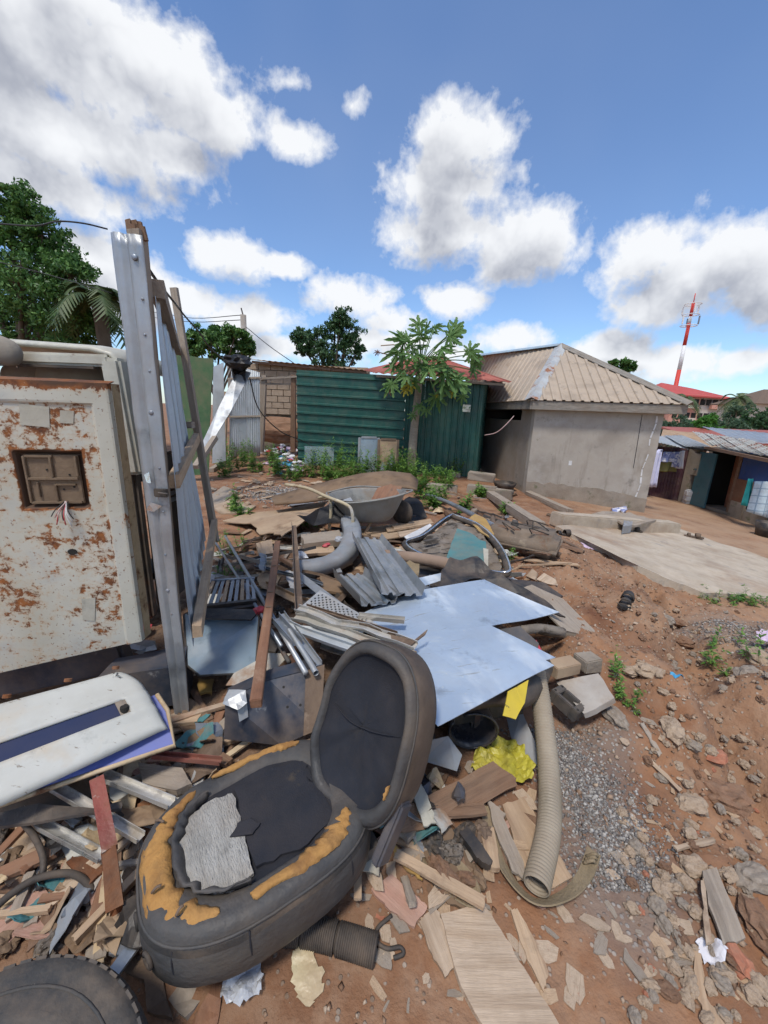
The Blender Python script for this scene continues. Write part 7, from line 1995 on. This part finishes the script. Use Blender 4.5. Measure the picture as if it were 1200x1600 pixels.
o = tube('wrapped_pipe', [G(600, 868, .34), G(645, 872, .36), G(692, 880, .38), G(715, 890, .36)], .055, 'cardboard_tube', None, 12, 5); tag(o, 'brown cardboard tube lying across behind the blue sheet', 'tube')
thing_plate('cloth_rag', [G(625, 890, .36), G(640, 875, .42), G(655, 880, .42), G(652, 910, .36), G(638, 925, .33)], .01, 'strap', 'brown rag knotted round the cardboard tube', 'rag', bend=.04, cuts=3, bscale=9)
thing_plate('blue_scrap', [G(645, 905, .36), G(690, 895, .37), G(695, 905, .36), G(655, 918, .35)], .003, 'galv_blue', 'small pale blue metal scrap beside the cardboard tube', 'metal scrap')

# perforated white panel with folded rails


def perforated():
    P = [G(465, 952, .44), G(500, 922, .43), G(590, 975, .47), G(560, 992, .47)]; R = root('perforated_panel', P[0], 'perforated cream metal panel with folded rails in the middle of the heap', 'panel')
    n, k = 26, 12; bm = bmesh.new(); V = [[None] * (n + 1) for _ in range(k + 1)]
    at = lambda s, t: P[0].lerp(P[3], s).lerp(P[1].lerp(P[2], s), t)
    hole = .3
    for j in range(k):
        for i in range(n):
            s0, s1, t0, t1 = i / n, (i + 1) / n, j / k, (j + 1) / k; o4 = [bm.verts.new(at(s, t)) for s, t in ((s0, t0), (s1, t0), (s1, t1), (s0, t1))]
            if min(i, j, n - 1 - i, k - 1 - j) < 1 or (i + j) % 2: bm.faces.new(o4); continue
            c_ = at((s0 + s1) / 2, (t0 + t1) / 2); i4 = [bm.verts.new(c_ + (v.co - c_) * .72) for v in o4]
            for q in range(4): bm.faces.new((o4[q], o4[(q + 1) % 4], i4[(q + 1) % 4], i4[q]))
    bmesh.ops.remove_doubles(bm, verts=bm.verts[:], dist=.0005)
    o = bm_obj('perforated_sheet', bm, 'alum', R); md = o.modifiers.new('thickness', 'SOLIDIFY'); md.thickness = .003
    plate('backing', [p - Vector((0, 0, .02)) for p in P], .004, 'dark_interior', R)
    q0, q1, q2 = G(464, 952, .46), G(575, 985, .49), G(650, 1012, .50)
    for off, m, nm in ((Vector((0, 0, 0)), 'alum', 'folded_rail'), (Vector((-.01, -.045, -.03)), 'zinc_dirty', 'folded_rail'), (Vector((-.03, -.10, -.05)), 'zinc_white', 'folded_rail')):
        profile_bar(nm, q0 + off, q2 + off, U_prof(.045, .022, .003), m, R, (.1, -.4, 1), bend=.02, nseg=8)
    profile_bar('brown_rail', G(478, 948, .475), G(620, 992, .51), U_prof(.022, .016, .003), 'brown_iron', R, (0, -.3, 1))
    plate('rail_tip', [G(610, 992, .51), G(648, 1000, .52), G(668, 984, .54), G(664, 992, .53), G(640, 1010, .51), G(612, 1000, .50)], .006, 'brown_iron', R, bend=.01, cuts=1)
    plate('white_flap', [G(452, 975, .42), G(490, 978, .43), G(560, 1000, .45), G(620, 1015, .46), G(560, 1012, .43), G(480, 992, .40)], .003, 'zinc_white', R, bend=.03, cuts=2)


perforated()

# chromed window frame with torn lining and teal cloth
fr = [G(705, 806, .42), G(745, 822, .42), G(775, 850, .40), G(792, 885, .38), G(785, 898, .36), G(735, 890, .32), G(660, 870, .30), G(632, 850, .30), G(660, 838, .34), G(690, 815, .40)]
F_ = root('windscreen_frame', sum(fr, Vector()) / 10 - Vector((0, 0, .05)), 'chrome edged windscreen frame with torn dark lining lying on the heap', 'frame')
cl = smooth_path(fr + [fr[0]], 5)
tube('rubber_channel', cl, .03, 'black_rubber', F_, 8); tube('chrome_trim', [p + Vector((.012, -.012, .026)) for p in cl], .012, 'chrome', F_, 6)
plate('torn_lining', [p + (sum(fr, Vector()) / 10 - p) * .08 - Vector((0, 0, .02)) for p in fr], .01, 'lining', F_, bend=.05, cuts=3, bscale=6)
for i in range(7):
    px, py = random.uniform(650, 720), random.uniform(835, 880); q = G(px, py, .36); plate('torn_strip', [q, q + Vector((.14, .02, .02)), q + Vector((.15, -.03, .03)), q + Vector((.02, -.05, .01))], .006, random.choice(['black_rubber', 'lining', 'dark_iron']), F_, rag=.012, ragn=3, bend=.02, cuts=1)
thing_plate('teal_cloth', [G(714, 826, .47), G(758, 844, .47), G(763, 866, .45), G(755, 886, .43), G(725, 880, .42), G(698, 874, .42), G(704, 850, .45)], .008, 'teal_cloth', 'stiff teal canvas scrap lying on the windscreen frame', 'cloth', rag=.008, ragn=4, bend=.03, cuts=3, bscale=6)
thing_plate('cloth_edge', [G(755, 856, .465), G(763, 858, .465), G(763, 884, .44), G(757, 887, .435)], .005, 'paper_old', 'torn white edge strip at the right of the teal canvas', 'cloth')
thing_plate('yellow_cover', [G(732, 812, .44), G(742, 802, .46), G(760, 812, .46), G(772, 832, .44), G(768, 842, .42), G(748, 828, .43)], .012, 'yellow_dirty', 'dirty yellow plastic cover behind the windscreen frame', 'plastic cover', bend=.03, cuts=2, bscale=6)


def tank():
    c = T(815, 868) + Vector((0, .05, .16)); u = Vector((1, -.62, 0)).normalized(); mw = frame(c, u, (0, -.1, 1))
    R = root('rusty_tank', c - Vector((0, 0, .15)), 'brown rusty box shaped tank beside the path', 'tank')
    bm = bmesh.new(); bmesh.ops.create_cube(bm, size=1)
    for v in bm.verts: v.co = Vector((v.co.x * .72, v.co.y * .38, v.co.z * .26))
    bmesh.ops.bevel(bm, geom=bm.edges[:], offset=.06, segments=3, affect='EDGES'); bm_obj('shell', bm, 'tank_brown', R, mw, True)
    boxm('weld_flange', .74, .42, .012, 'tank_brown', R, mw @ Matrix.Translation((0, 0, -.01)), bevel=.004)
    bm = bmesh.new(); bmesh.ops.create_cone(bm, cap_ends=True, segments=14, radius1=.045, radius2=.03, depth=.05); bm_obj('filler_cap', bm, 'dark_iron', R, mw @ Matrix.Translation((-.1, .05, .15)))
    for i in range(5):
        q = mw @ Vector((random.uniform(-.35, .2), random.uniform(-.15, .15), .14)); tube('cut_wire', [q, q + Vector((random.uniform(-.1, .15), random.uniform(-.1, .1), .06)), q + Vector((random.uniform(.05, .3), random.uniform(-.1, .05), .0))], .006, 'black_rubber', R, 5, 4)


tank()
for (pts, r, m, lab) in [([(655, 768, .1), (700, 785, .16), (745, 808, .18), (775, 824, .16), (800, 838, .15)], .035, 'galv_dark', 'long grey plastic pipe running from the weeds to the rusty tank'), ([(770, 805, .12), (776, 822, .14), (840, 848, .10), (875, 868, .04)], .03, 'brown_iron', 'brown pipe with an elbow behind the rusty tank'), ([(845, 832, .03), (880, 845, .03), (912, 862, .02)], .018, 'brown_iron', 'thin brown rod on the path near the slab')]:
    o = tube('long_pipe', [T(*p) for p in pts], r, m, None, 10, 6); tag(o, lab, 'pipe')
# black moulded liner and loose panels between sheet and path
thing_plate('wheel_liner', [G(686, 932, .36), G(690, 888, .43), G(703, 872, .46), G(745, 873, .46), G(792, 905, .43), G(862, 945, .34), G(884, 962, .30), G(820, 938, .36), G(750, 905, .40), G(712, 915, .38)], .012, 'black_plastic', 'black moulded wheel liner behind the blue sheets', 'liner', bend=.05, cuts=3, bscale=7)
thing_plate('panel_board', [G(800, 925, .30), G(830, 915, .32), G(880, 935, .27), G(928, 985, .16), G(932, 998, .14), G(880, 985, .22), G(850, 955, .27)], .012, 'wood_grey', 'weathered grey panel sloping down beside the path', 'panel', bend=.02, cuts=2)
thing_plate('panel_board', [G(795, 905, .30), G(850, 910, .30), G(880, 930, .25), G(860, 938, .25), G(815, 922, .29)], .015, 'black_plastic', 'dark plastic panel above the weathered grey one', 'panel', bend=.02, cuts=2)
o = tube('log', [G(842, 985, .20), G(880, 992, .18), G(928, 1000, .13)], .026, 'bark', None, 10, 4); tag(o, 'dark log under the weathered grey panel', 'log')
o = tube('rolled_carpet', [G(815, 985, .32), G(845, 982, .30), G(880, 988, .26)], .03, 'lining', None, 10, 4); tag(o, 'rolled dark carpet under the blue sheet corner', 'carpet')
thing_plate('red_lamp', [G(826, 1005, .36), G(838, 1000, .36), G(846, 1015, .33), G(832, 1018, .33)], .02, 'litter_red', 'broken red lamp lens under the blue sheet', 'lamp lens')
thing_plate('seat_back_shell', [G(770, 985, .36), G(812, 978, .38), G(842, 1005, .36), G(835, 1030, .34), G(800, 1010, .36)], .02, 'grey_dark', 'dark moulded plastic shell between the two blue sheets', 'plastic shell')
thing_plate('wood_chip', [T(838, 905, .03), T(850, 895, .05), T(868, 905, .04), T(872, 915, .02), T(855, 912, .03)], .01, 'wood_pale', 'pale wood chip pair at the edge of the path', 'wood chip')
thing_plate('wood_chip', [T(822, 900, .03), T(832, 888, .06), T(840, 895, .06), T(836, 906, .02)], .02, 'stone_tan', 'dusty torn lump left of the pale wood chip', 'lump')

# fillers deeper in the heap: sections, rubber, boards seen between the main pieces
for (pts, z, th, m, lab) in [([(400, 850), (425, 842), (432, 880), (410, 895)], .15, .06, 'wood_tan', 'squared tan timber end left of the angle iron'), ([(470, 835), (530, 828), (535, 842), (475, 850)], .22, .08, 'wood_grey', 'grey squared timber under the wheelbarrow'), ([(455, 855), (520, 850), (525, 862), (460, 868)], .16, .03, 'wood_tan', 'tan board under the curved bumper'), ([(400, 895), (440, 900), (430, 920), (405, 915)], .2, .02, 'cardboard', 'cardboard scrap beside the reddish timber bar'),
                             ([(560, 855), (610, 850), (640, 870), (610, 880)], .18, .02, 'wood_grey', 'weathered board behind the troughs'), ([(640, 880), (700, 890), (690, 930), (650, 925)], .22, .02, 'black_plastic', 'black plastic sheet under the cardboard tube'), ([(500, 900), (540, 905), (545, 925), (505, 922)], .25, .02, 'cardboard_dark', 'dark fibreboard piece under the trough'), ([(330, 790), (360, 780), (400, 790), (385, 800), (345, 802)], .02, .03, 'stone_tan', 'heap of tan rubble behind the torn fibreboard'),
                             ([(400, 985), (440, 990), (430, 1020), (395, 1015)], .18, .015, 'dark_iron', 'dark steel plate under the slanting pipes'), ([(325, 1080), (350, 1070), (345, 1120), (320, 1115)], .08, .06, 'strap', 'brown fibrous lump at the gate foot'), ([(310, 1060), (335, 1062), (330, 1085), (312, 1082)], .12, .01, 'yellow_dirty', 'yellowish crumpled packet by the gate foot'),
                             ([(520, 985), (600, 1000), (560, 1030), (500, 1010)], .30, .01, 'zinc_dirty', 'pale dirty metal sheet under the perforated panel'), ([(560, 1100), (680, 1150), (640, 1230), (560, 1200)], .12, .03, 'dark_iron', 'dark steel plate under the backrest'), ([(318, 780), (350, 760), (372, 768), (340, 790)], .02, .02, 'wood_grey', 'grey board on the ground below the green board')]:
    o = plate('heap_board', [G(px, py, z) for px, py in pts], th, m, rag=.01, ragn=4, cuts=1, bend=.02); tag(o, lab, 'scrap')
# bottles and bright litter in the heap
for (px, py, z, r, m, lab) in [(510, 852, .30, .03, 'litter_red', 'red and white packet in front of the wheelbarrow leg'), (402, 955, .38, .035, 'litter_red', 'crimson cloth scrap beside the slanting pipes'), (530, 842, .25, .04, 'bag_clear', 'clear plastic cup by the curved bumper'), (470, 868, .22, .05, 'bag_clear', 'clear plastic bag beside the angle iron'), (555, 928, .38, .02, 'brick_red', 'small rusty knob beside the trough'), (325, 905, .2, .045, 'litter_white', 'white foam lump by the gate rail')]:
    me = lump_mesh('litter', m, r, 2, .5, .7); o = put('crumpled_packet', me, None, Matrix.Translation(G(px, py, z)) @ Matrix.Rotation(random.uniform(0, 3), 4, 'Z') @ Matrix.Diagonal((1.5, 1, 1, 1))); tag(o, lab, 'litter')

# ---------------------------------------------------------------- rubbish at the doorway, seen small
LIT = ['litter_white', 'litter_blue', 'litter_red', 'litter_white', 'bag_clear', 'litter_lilac', 'litter_white', 'black_tarp']
lm_ = [lump_mesh('litter', m, .1, 2, .55, .55) for m in LIT]
for i in range(70):
    px, py = random.gauss(442, 16), random.uniform(690, 742)
    if not 408 < px < 482: continue
    p = T(px, max(py, 712)); o = put('crumpled_plastic', lm_[i % 8], None, Matrix.Translation(p + Vector((0, random.uniform(0, .6), random.uniform(.0, .35) * (1 - abs(px - 440) / 50)))) @ Matrix.Rotation(random.uniform(0, 6), 4, 'Z') @ Matrix.Diagonal((random.uniform(.6, 1.6), 1, random.uniform(.5, 1.2), 1))); tag(o, 'crumpled plastic litter in the heap by the timber doorway', 'litter', 'plastic litter heaped by the doorway')

# ---------------------------------------------------------------- stones, clods, chips and gravel


CH = []


def scatter(name, kinds, n, pick, size, label, cat, group, sink=.3, flat=(1, 1, 1), tilt=.4):
    for i in range(n):
        p = pick(i)
        if p is None: continue
        s = random.uniform(*size) ; me = random.choice(kinds)
        if kinds is CH and i % 5 == 3: s *= .6
        m_ = Matrix.Translation((p[0], p[1], h1(p[0], p[1]) + s * (.5 - sink) * flat[2])) @ Matrix.Rotation(random.uniform(0, 6.28), 4, 'Z') @ Matrix.Rotation(random.uniform(-tilt, tilt), 4, 'X') @ Matrix.Diagonal((s * flat[0] * random.uniform(.8, 1.3), s * flat[1] * random.uniform(.6, 1.1), s * flat[2], 1))
        o = put(name, me, None, m_); tag(o, label(i, me, p) if callable(label) else label, cat, group)


MW = {'wood_pale': 'pale wood', 'wood_tan': 'tan wood', 'wood_grey': 'grey wood', 'cardboard': 'brown cardboard', 'wood_brown': 'dark wood', 'wood_pink': 'pinkish wood', 'brown_iron': 'rusty brown', 'black_rubber': 'black rubber', 'cardboard_dark': 'dark card', 'lining': 'grey fibrous', 'clod_red': 'red earth'}
WHERE = ['between the gate and the metal troughs', 'beside the seat under the white panel', 'behind the tyre at lower left', 'between the seat and the ribbed hose', 'around the windscreen frame']


def band(p):
    y = p[1]
    return 'near the concrete slab' if y > 3 else 'on the middle of the bank' if y > 2 else 'beside the grey gravel' if y > 1.3 else 'near the white rag' if p[0] > .9 else 'around the plywood strip'


def pix(x0, x1, y0, y1):
    p = T(random.uniform(x0, x1), random.uniform(y0, y1)); return (p.x, p.y)


def fac(me):
    return me


K_tan = [lump_mesh('stone', 'stone_tan', .5, 3, .42, .72, 10 + i, 1.7) for i in range(4)]; K_gry = [lump_mesh('stone', 'stone_grey', .5, 3, .42, .72, 20 + i, 1.7) for i in range(3)]; K_red = [lump_mesh('clod', 'clod_red', .5, 3, .5, .75, 30 + i, 2.4) for i in range(3)]; K_brk = [lump_mesh('brick_bit', 'brick_red', .5, 2, .6, .7, 40 + i) for i in range(2)]
# larger named stones
for (px, py, s, kd, lab) in [(1012, 1052, .115, K_tan, 'largest rounded brown boulder on the stony bank'), (1040, 970, .10, K_gry, 'grey rounded stone at the head of the gully'), (1062, 975, .09, K_red, 'red brown clod beside the grey stone at the gully head'), (1068, 1005, .10, K_red, 'red earth clod hanging in the gully wall'), (960, 1122, .10, K_gry, 'pale stone at the corner of the marble piece'), (1050, 1145, .11, K_tan, 'long flat tan stone in the middle of the stony bank'), (1130, 1250, .14, K_red, 'dark red clod at the right of the stony bank'),
                             (1080, 1260, .09, K_tan, 'angular tan stone below the stony bank'), (1180, 1375, .10, K_gry, 'grey weathered block at the right edge'), (1150, 1500, .07, K_brk, 'red brick lump beside the white rag'), (1085, 1355, .07, K_tan, 'tan stone above the grey split board'), (1190, 1035, .16, K_tan, 'squared tan rubble stone at the right edge beside the weed'), (1170, 1060, .14, K_gry, 'grey rubble stone below the bushy weed'), (1080, 1165, .06, K_gry, 'small grey stone on the stony bank'),
                             (1190, 1450, .10, K_red, 'dark earth lump at the lower right edge'), (1035, 1395, .06, K_tan, 'pale pebble cluster stone on the lower bank'), (1120, 1185, .08, K_brk, 'orange brick bit on the stony bank'), (985, 1050, .07, K_tan, 'tan stone left of the largest boulder')]:
    p = T(px, py); o = put('stone', random.choice(kd), None, Matrix.Translation(p + Vector((0, 0, s * .12))) @ Matrix.Rotation(random.uniform(0, 6), 4, 'Z') @ Matrix.Diagonal((s * 1.4, s, s * .9, 1))); tag(o, lab, 'stone')


def bank(i):
    y = 900 + 700 * random.random() ** 1.6; t = (y - 900) / 700; c = 1030 + 60 * math.sin(t * 2.5) ; return pix(c - 70, c + 150, y, y) if y < 1250 else pix(930 + 60 * t, 1200, y, y)


scatter('stone', K_tan + K_tan + K_gry, 240, bank, (.015, .055), lambda i, me, p: 'loose %s stone %s' % ('tan' if 'tan' in me.materials[0].name else 'greyish', band(p)), 'stone', 'loose stones on the earth bank')
scatter('earth_clod', K_red, 36, bank, (.02, .05), lambda i, me, p: 'red earth clod %s' % band(p), 'clod', 'earth clods on the bank')
scatter('brick_bit', K_brk, 12, lambda i: pix(980, 1200, 1000, 1560), (.015, .032), lambda i, me, p: 'small red brick fragment %s' % band(p), 'brick', 'brick fragments on the bank')
# flat wood chips
for m in ('wood_pale', 'wood_tan', 'wood_grey', 'cardboard', 'wood_brown', 'wood_pink'):
    for q in range(2):
        b2 = bmesh.new(); f = b2.faces.new([b2.verts.new((x + random.uniform(-.12, .12), y_ + random.uniform(-.12, .12), 0)) for x, y_ in ((-.5, -.25), (.0, -.3), (.5, -.2), (.55, .15), (.1, .3), (-.45, .22))]); ex = bmesh.ops.extrude_face_region(b2, geom=[f])
        for g in ex['geom']:
            if isinstance(g, bmesh.types.BMVert): g.co.z += .09
        bmesh.ops.recalc_face_normals(b2, faces=b2.faces[:]); me = bpy.data.meshes.new('chip'); b2.to_mesh(me); b2.free(); me.materials.append(MATS[m]); CH.append(me)
scatter('wood_chip', CH[:6], 120, lambda i: pix(930, 1180, 930, 1560) if i % 3 else pix(560, 900, 1380, 1590), (.02, .07), lambda i, me, p: 'small %s chip %s' % (MW.get(me.materials[0].name, 'wood'), band(p)), 'wood chip', 'wood chips on the path', .5, (1, 1, .8), .25)
# scraps through the heap
HEAP = []


def in_heap(i):
    k = i % 5
    if k == 0: return pix(330, 700, 830, 1000)
    if k == 1: return pix(180, 340, 1120, 1330)
    if k == 2: return pix(0, 260, 1290, 1480)
    if k == 3: return pix(560, 860, 1190, 1420)
    return pix(620, 860, 800, 950)


scatter('scrap_offcut', CH, 240, in_heap, (.04, .16), lambda i, me, p: '%s offcut %s' % (MW.get(me.materials[0].name, 'wood'), WHERE[i % 5]), 'offcut', 'offcuts in the rubbish heap', .15, (1.2, .9, .5), .35)
PLM = ['wood_grey', 'wood_tan', 'wood_pale', 'wood_brown', 'wood_red', 'rust', 'cream_edge', 'galv_dark', 'alum']
PLN = {'wood_grey': 'grey', 'wood_tan': 'tan', 'wood_pale': 'pale', 'wood_brown': 'dark brown', 'wood_red': 'reddish', 'rust': 'rusty metal', 'cream_edge': 'rusty cream', 'galv_dark': 'dull steel', 'alum': 'bright metal'}
for i in range(170):
    x, y_ = in_heap(i) if i % 5 != 3 else pix(560, 780, 1240, 1400)
    if i % 5 == 3 and i > 80: x, y_ = pix(300, 460, 960, 1160)
    m = random.choice(PLM if i % 5 != 3 else PLM[:5]); ln = random.uniform(.12, .55) * (.6 if i % 5 in (2, 3) else 1.0); a = random.uniform(0, 6.28); w_ = random.uniform(.015, .06); hh = random.uniform(.008, .022)
    d_ = Vector((math.cos(a), math.sin(a), 0)) * ln / 2; p = Vector((x, y_, 0)); p0, p1 = p - d_, p + d_; p0.z = h1(p0.x, p0.y) + random.uniform(.01, .07); p1.z = h1(p1.x, p1.y) + random.uniform(.01, .07)
    o = plate('splintered_lath', [p0 + Vector((-d_.y, d_.x, 0)).normalized() * w_ / 2, p1 + Vector((-d_.y, d_.x, 0)).normalized() * w_ / 2 * random.uniform(.3, 1), p1 - Vector((-d_.y, d_.x, 0)).normalized() * w_ / 2, p0 - Vector((-d_.y, d_.x, 0)).normalized() * w_ / 2], hh, m, rag=.003, ragn=4)
    tag(o, '%s splintered lath %s' % (PLN[m], WHERE[i % 5]), 'lath', 'laths in the rubbish heap')
LGM = ['galv', 'galv_dark', 'dark_iron', 'alum', 'wood_grey', 'wood_brown', 'brown_iron', 'black_plastic', 'wood_tan', 'zinc_dirty']
LGN = dict(zip(LGM, ['shiny metal', 'dull metal', 'dark iron', 'aluminium', 'grey timber', 'brown timber', 'rusty iron', 'black plastic', 'tan timber', 'dirty tin']))
ZONES = [((400, 700, 800, 870), 'around the wheelbarrow legs'), ((330, 470, 840, 930), 'among the slanting pipes'), ((440, 640, 880, 960), 'between the curved bumper and perforated panel'), ((650, 840, 850, 960), 'behind the blue sheets'), ((690, 800, 780, 850), 'behind the windscreen frame')]
for i in range(75):
    zn, wh = ZONES[i % 5]; x, y_ = pix(*zn); m = LGM[(i * 7 + i // 5) % 10]; ln = random.uniform(.3, .85); a = random.gauss(1.9 if i % 2 else -.4, .5); d_ = Vector((math.cos(a), math.sin(a), 0)) * ln / 2
    p0, p1 = Vector((x, y_, 0)) - d_, Vector((x, y_, 0)) + d_; p0.z = h1(p0.x, p0.y) + random.uniform(.02, .16); p1.z = h1(p1.x, p1.y) + random.uniform(.02, .16)
    w_ = random.uniform(.02, .07)
    if i % 3 == 0: o = profile_bar('scrap_strip', p0, p1, U_prof(w_, .02, .003), m, None, (random.uniform(-.5, .5), random.uniform(-.5, .5), 1), bend=.02, nseg=5)
    elif i % 3 == 1: o = bar('scrap_strip', p0, p1, w_, random.uniform(.012, .035), m, jit=.004)
    else: o = profile_bar('scrap_strip', p0, p1, L_prof(w_, w_ * .6, .004), m, None, (random.uniform(-.5, .5), random.uniform(-.5, .5), 1), bend=.03, nseg=6)
    tag(o, '%s strip %s' % (LGN[m], wh), 'strip', 'long strips in the rubbish heap')
FRM = ['navy_metal', 'grey_plastic', 'black_plastic', 'white_paint', 'zinc_dirty', 'brown_iron', 'cardboard', 'teal_cloth', 'galv', 'cardboard_dark', 'cream_edge', 'lining']
FRN = dict(zip(FRM, ['navy metal', 'grey plastic', 'black plastic', 'white painted', 'dirty tin', 'rusty iron', 'cardboard', 'teal canvas', 'bright tin', 'dark fibreboard', 'rusty cream', 'dirty felt']))
for i in range(90):
    x, y_ = in_heap(i) if i % 5 != 3 else pix(570, 720, 1230, 1330)
    m = random.choice(FRM); q = Vector((x, y_, h1(x, y_) + random.uniform(.02, .09))); a = random.uniform(0, 6.28); r_ = random.uniform(.03, .13) * (.6 if i % 5 in (2, 3) else 1)
    o = plate('torn_fragment', [q + Vector((r_ * random.uniform(.5, 1.3) * math.cos(a + k), r_ * random.uniform(.5, 1.3) * math.sin(a + k), random.uniform(-.03, .03))) for k in (0, 1.2, 2.4, 3.6, 4.9)], .004, m, rag=.006, ragn=3, bend=.06, cuts=2, bscale=9)
    tag(o, '%s fragment %s' % (FRN[m], WHERE[i % 5]), 'fragment', 'torn fragments in the rubbish heap')
K_dark = [lump_mesh('rubble', m, .5, 3, .55, .6, 50 + i, 2.4) for i, m in enumerate(('brown_iron', 'black_rubber', 'cardboard_dark', 'lining', 'clod_red'))]
scatter('rubble_lump', K_dark, 90, lambda i: in_heap(i) if i % 5 != 3 else pix(640, 760, 1300, 1400), (.03, .10), lambda i, me, p: 'crumpled %s lump %s' % (MW.get(me.materials[0].name, 'dark'), WHERE[i % 5]), 'rubbish', 'rubbish lumps in the heap', .2)
scatter('rubble_lump', K_tan + K_gry, 60, lambda i: pix(330, 480, 742, 800) if i % 2 else pix(640, 800, 770, 880), (.04, .13), 'small pale rubble lump behind the heap', 'rubble', 'pale rubble behind the heap', .2)
scatter('wood_chip', CH[:8], 90, lambda i: pix(370, 500, 745, 785), (.06, .22), 'wood chip in the litter of chips behind the torn fibreboard', 'wood chip', 'wood chips behind the heap', .3, (1, .6, .5), .2)


def gravel(n, pick, smin, smax, m, label):
    ang = RNG.uniform(0, 6.28, (n, 3)); V = np.empty((n, 6, 3)); P = np.array([pick() for _ in range(n)]); z = hgt(P[:, 0], P[:, 1]); s = smin + (smax - smin) * RNG.random(n) ** 2.5
    base = np.array([(1, 0, 0), (-1, 0, 0), (0, 1, 0), (0, -1, 0), (0, 0, 1), (0, 0, -1)], float)
    for k in range(6):
        v = np.tile(base[k], (n, 1)) * (s * 1.0)[:, None] * RNG.uniform(.5, 1.25, (n, 3)) + RNG.normal(0, .15, (n, 3)) * s[:, None]
        c, sn = np.cos(ang[:, 0]), np.sin(ang[:, 0]); x = v[:, 0] * c - v[:, 1] * sn; y_ = v[:, 0] * sn + v[:, 1] * c
        V[:, k] = np.stack([P[:, 0] + x, P[:, 1] + y_, z + v[:, 2] * .7 + s * .2], -1)
    tri = np.array([(0, 2, 4), (2, 1, 4), (1, 3, 4), (3, 0, 4), (2, 0, 5), (1, 2, 5), (3, 1, 5), (0, 3, 5)])
    Fx = (np.arange(n)[:, None, None] * 6 + tri[None]).reshape(-1, 3).astype(np.int32); me = bpy.data.meshes.new('gravel')
    me.vertices.add(n * 6); me.vertices.foreach_set('co', V.ravel()); me.loops.add(Fx.size); me.loops.foreach_set('vertex_index', Fx.ravel()); me.polygons.add(len(Fx)); me.polygons.foreach_set('loop_start', np.arange(0, Fx.size, 3, dtype=np.int32)); me.polygons.foreach_set('loop_total', np.full(len(Fx), 3, dtype=np.int32)); me.update(); me.materials.append(MATS[m])
    return tag(put('gravel', me), label, kind='stuff')


def gm(name, cs):
    leafmat(name, *cs, trans=0.0, rough=.9)


gm('gravel_mix', [(.12, .11, .105), (.24, .22, .20), (.46, .43, .39)]); gm('chip_mix', [(.17, .09, .05), (.30, .20, .135), (.44, .34, .25)])


def gp1():
    while True:
        t = random.random(); x, y = random.gauss(.93 + .04 * math.sin(t * 5), .10), 1.0 + .7 * t
        return (x, y)


gravel(7000, gp1, .0025, .011, 'gravel_mix', 'grey gravel spilled beside the ribbed hose')
gravel(5000, lambda: (random.gauss(3.1, .28), random.uniform(1.9, 3.2)), .004, .016, 'gravel_mix', 'grey gravel patch at the right edge of the yard')


def gp3():
    x = random.uniform(.95, 3.2); return (x + random.gauss(0, .1), random.uniform(.6, 4.8))


gravel(7000, gp3, .003, .018, 'chip_mix', 'small tan stones and chips strewn over the path')
gravel(5000, lambda: (random.uniform(-1.6, 1.2), random.uniform(.6, 5.5)), .002, .011, 'chip_mix', 'fine rubbish crumbs strewn over the heap and dirt')
gravel(2500, lambda: (random.gauss(-1.7, .5), random.gauss(7.2, .35)), .01, .035, 'gravel_mix', 'grey gravel patch behind the torn fibreboard')

for (pts, z, m, lab, sd_) in [([(300, 1130), (325, 1120), (345, 1140), (330, 1165), (305, 1160)], .08, 'bag_clear', 'crumpled clear bag by the foot of the gate', 21), ([(60, 1300), (95, 1290), (110, 1320), (80, 1340)], .10, 'black_tarp', 'black plastic bag below the aluminium strips', 22), ([(445, 895), (470, 890), (480, 915), (455, 925)], .18, 'litter_white', 'white plastic bag between angle iron and metal strip', 23),
                              ([(655, 850), (685, 845), (690, 865), (660, 872)], .12, 'wrapper', 'crumpled wrapper behind the cardboard tube', 24), ([(575, 1290), (600, 1285), (610, 1310), (585, 1320)], .06, 'black_tarp', 'black plastic film beside the seat hinge', 25), ([(1040, 1075), (1060, 1070), (1064, 1084), (1046, 1090)], .10, 'litter_blue', 'small blue wrapper on the stony bank', 26), ([(1180, 990), (1200, 985), (1215, 1000), (1190, 1005)], .0, 'litter_lilac', 'lilac plastic scrap at the right edge', 27), ([(905, 855), (925, 850), (930, 862), (912, 866)], .0, 'litter_lilac', 'pinkish plastic scrap on the path by the slab', 28),
                              ([(95, 1455), (140, 1440), (160, 1475), (120, 1495)], .05, 'cardboard_dark', 'muddy crumpled card above the tyre', 29), ([(250, 1250), (275, 1240), (285, 1262), (262, 1272)], .10, 'litter_white', 'dirty white film beside the rough timber offcut', 30)]:
    crumple('plastic_scrap', pts, z, m, lab, 'plastic scrap', .04, sd_)
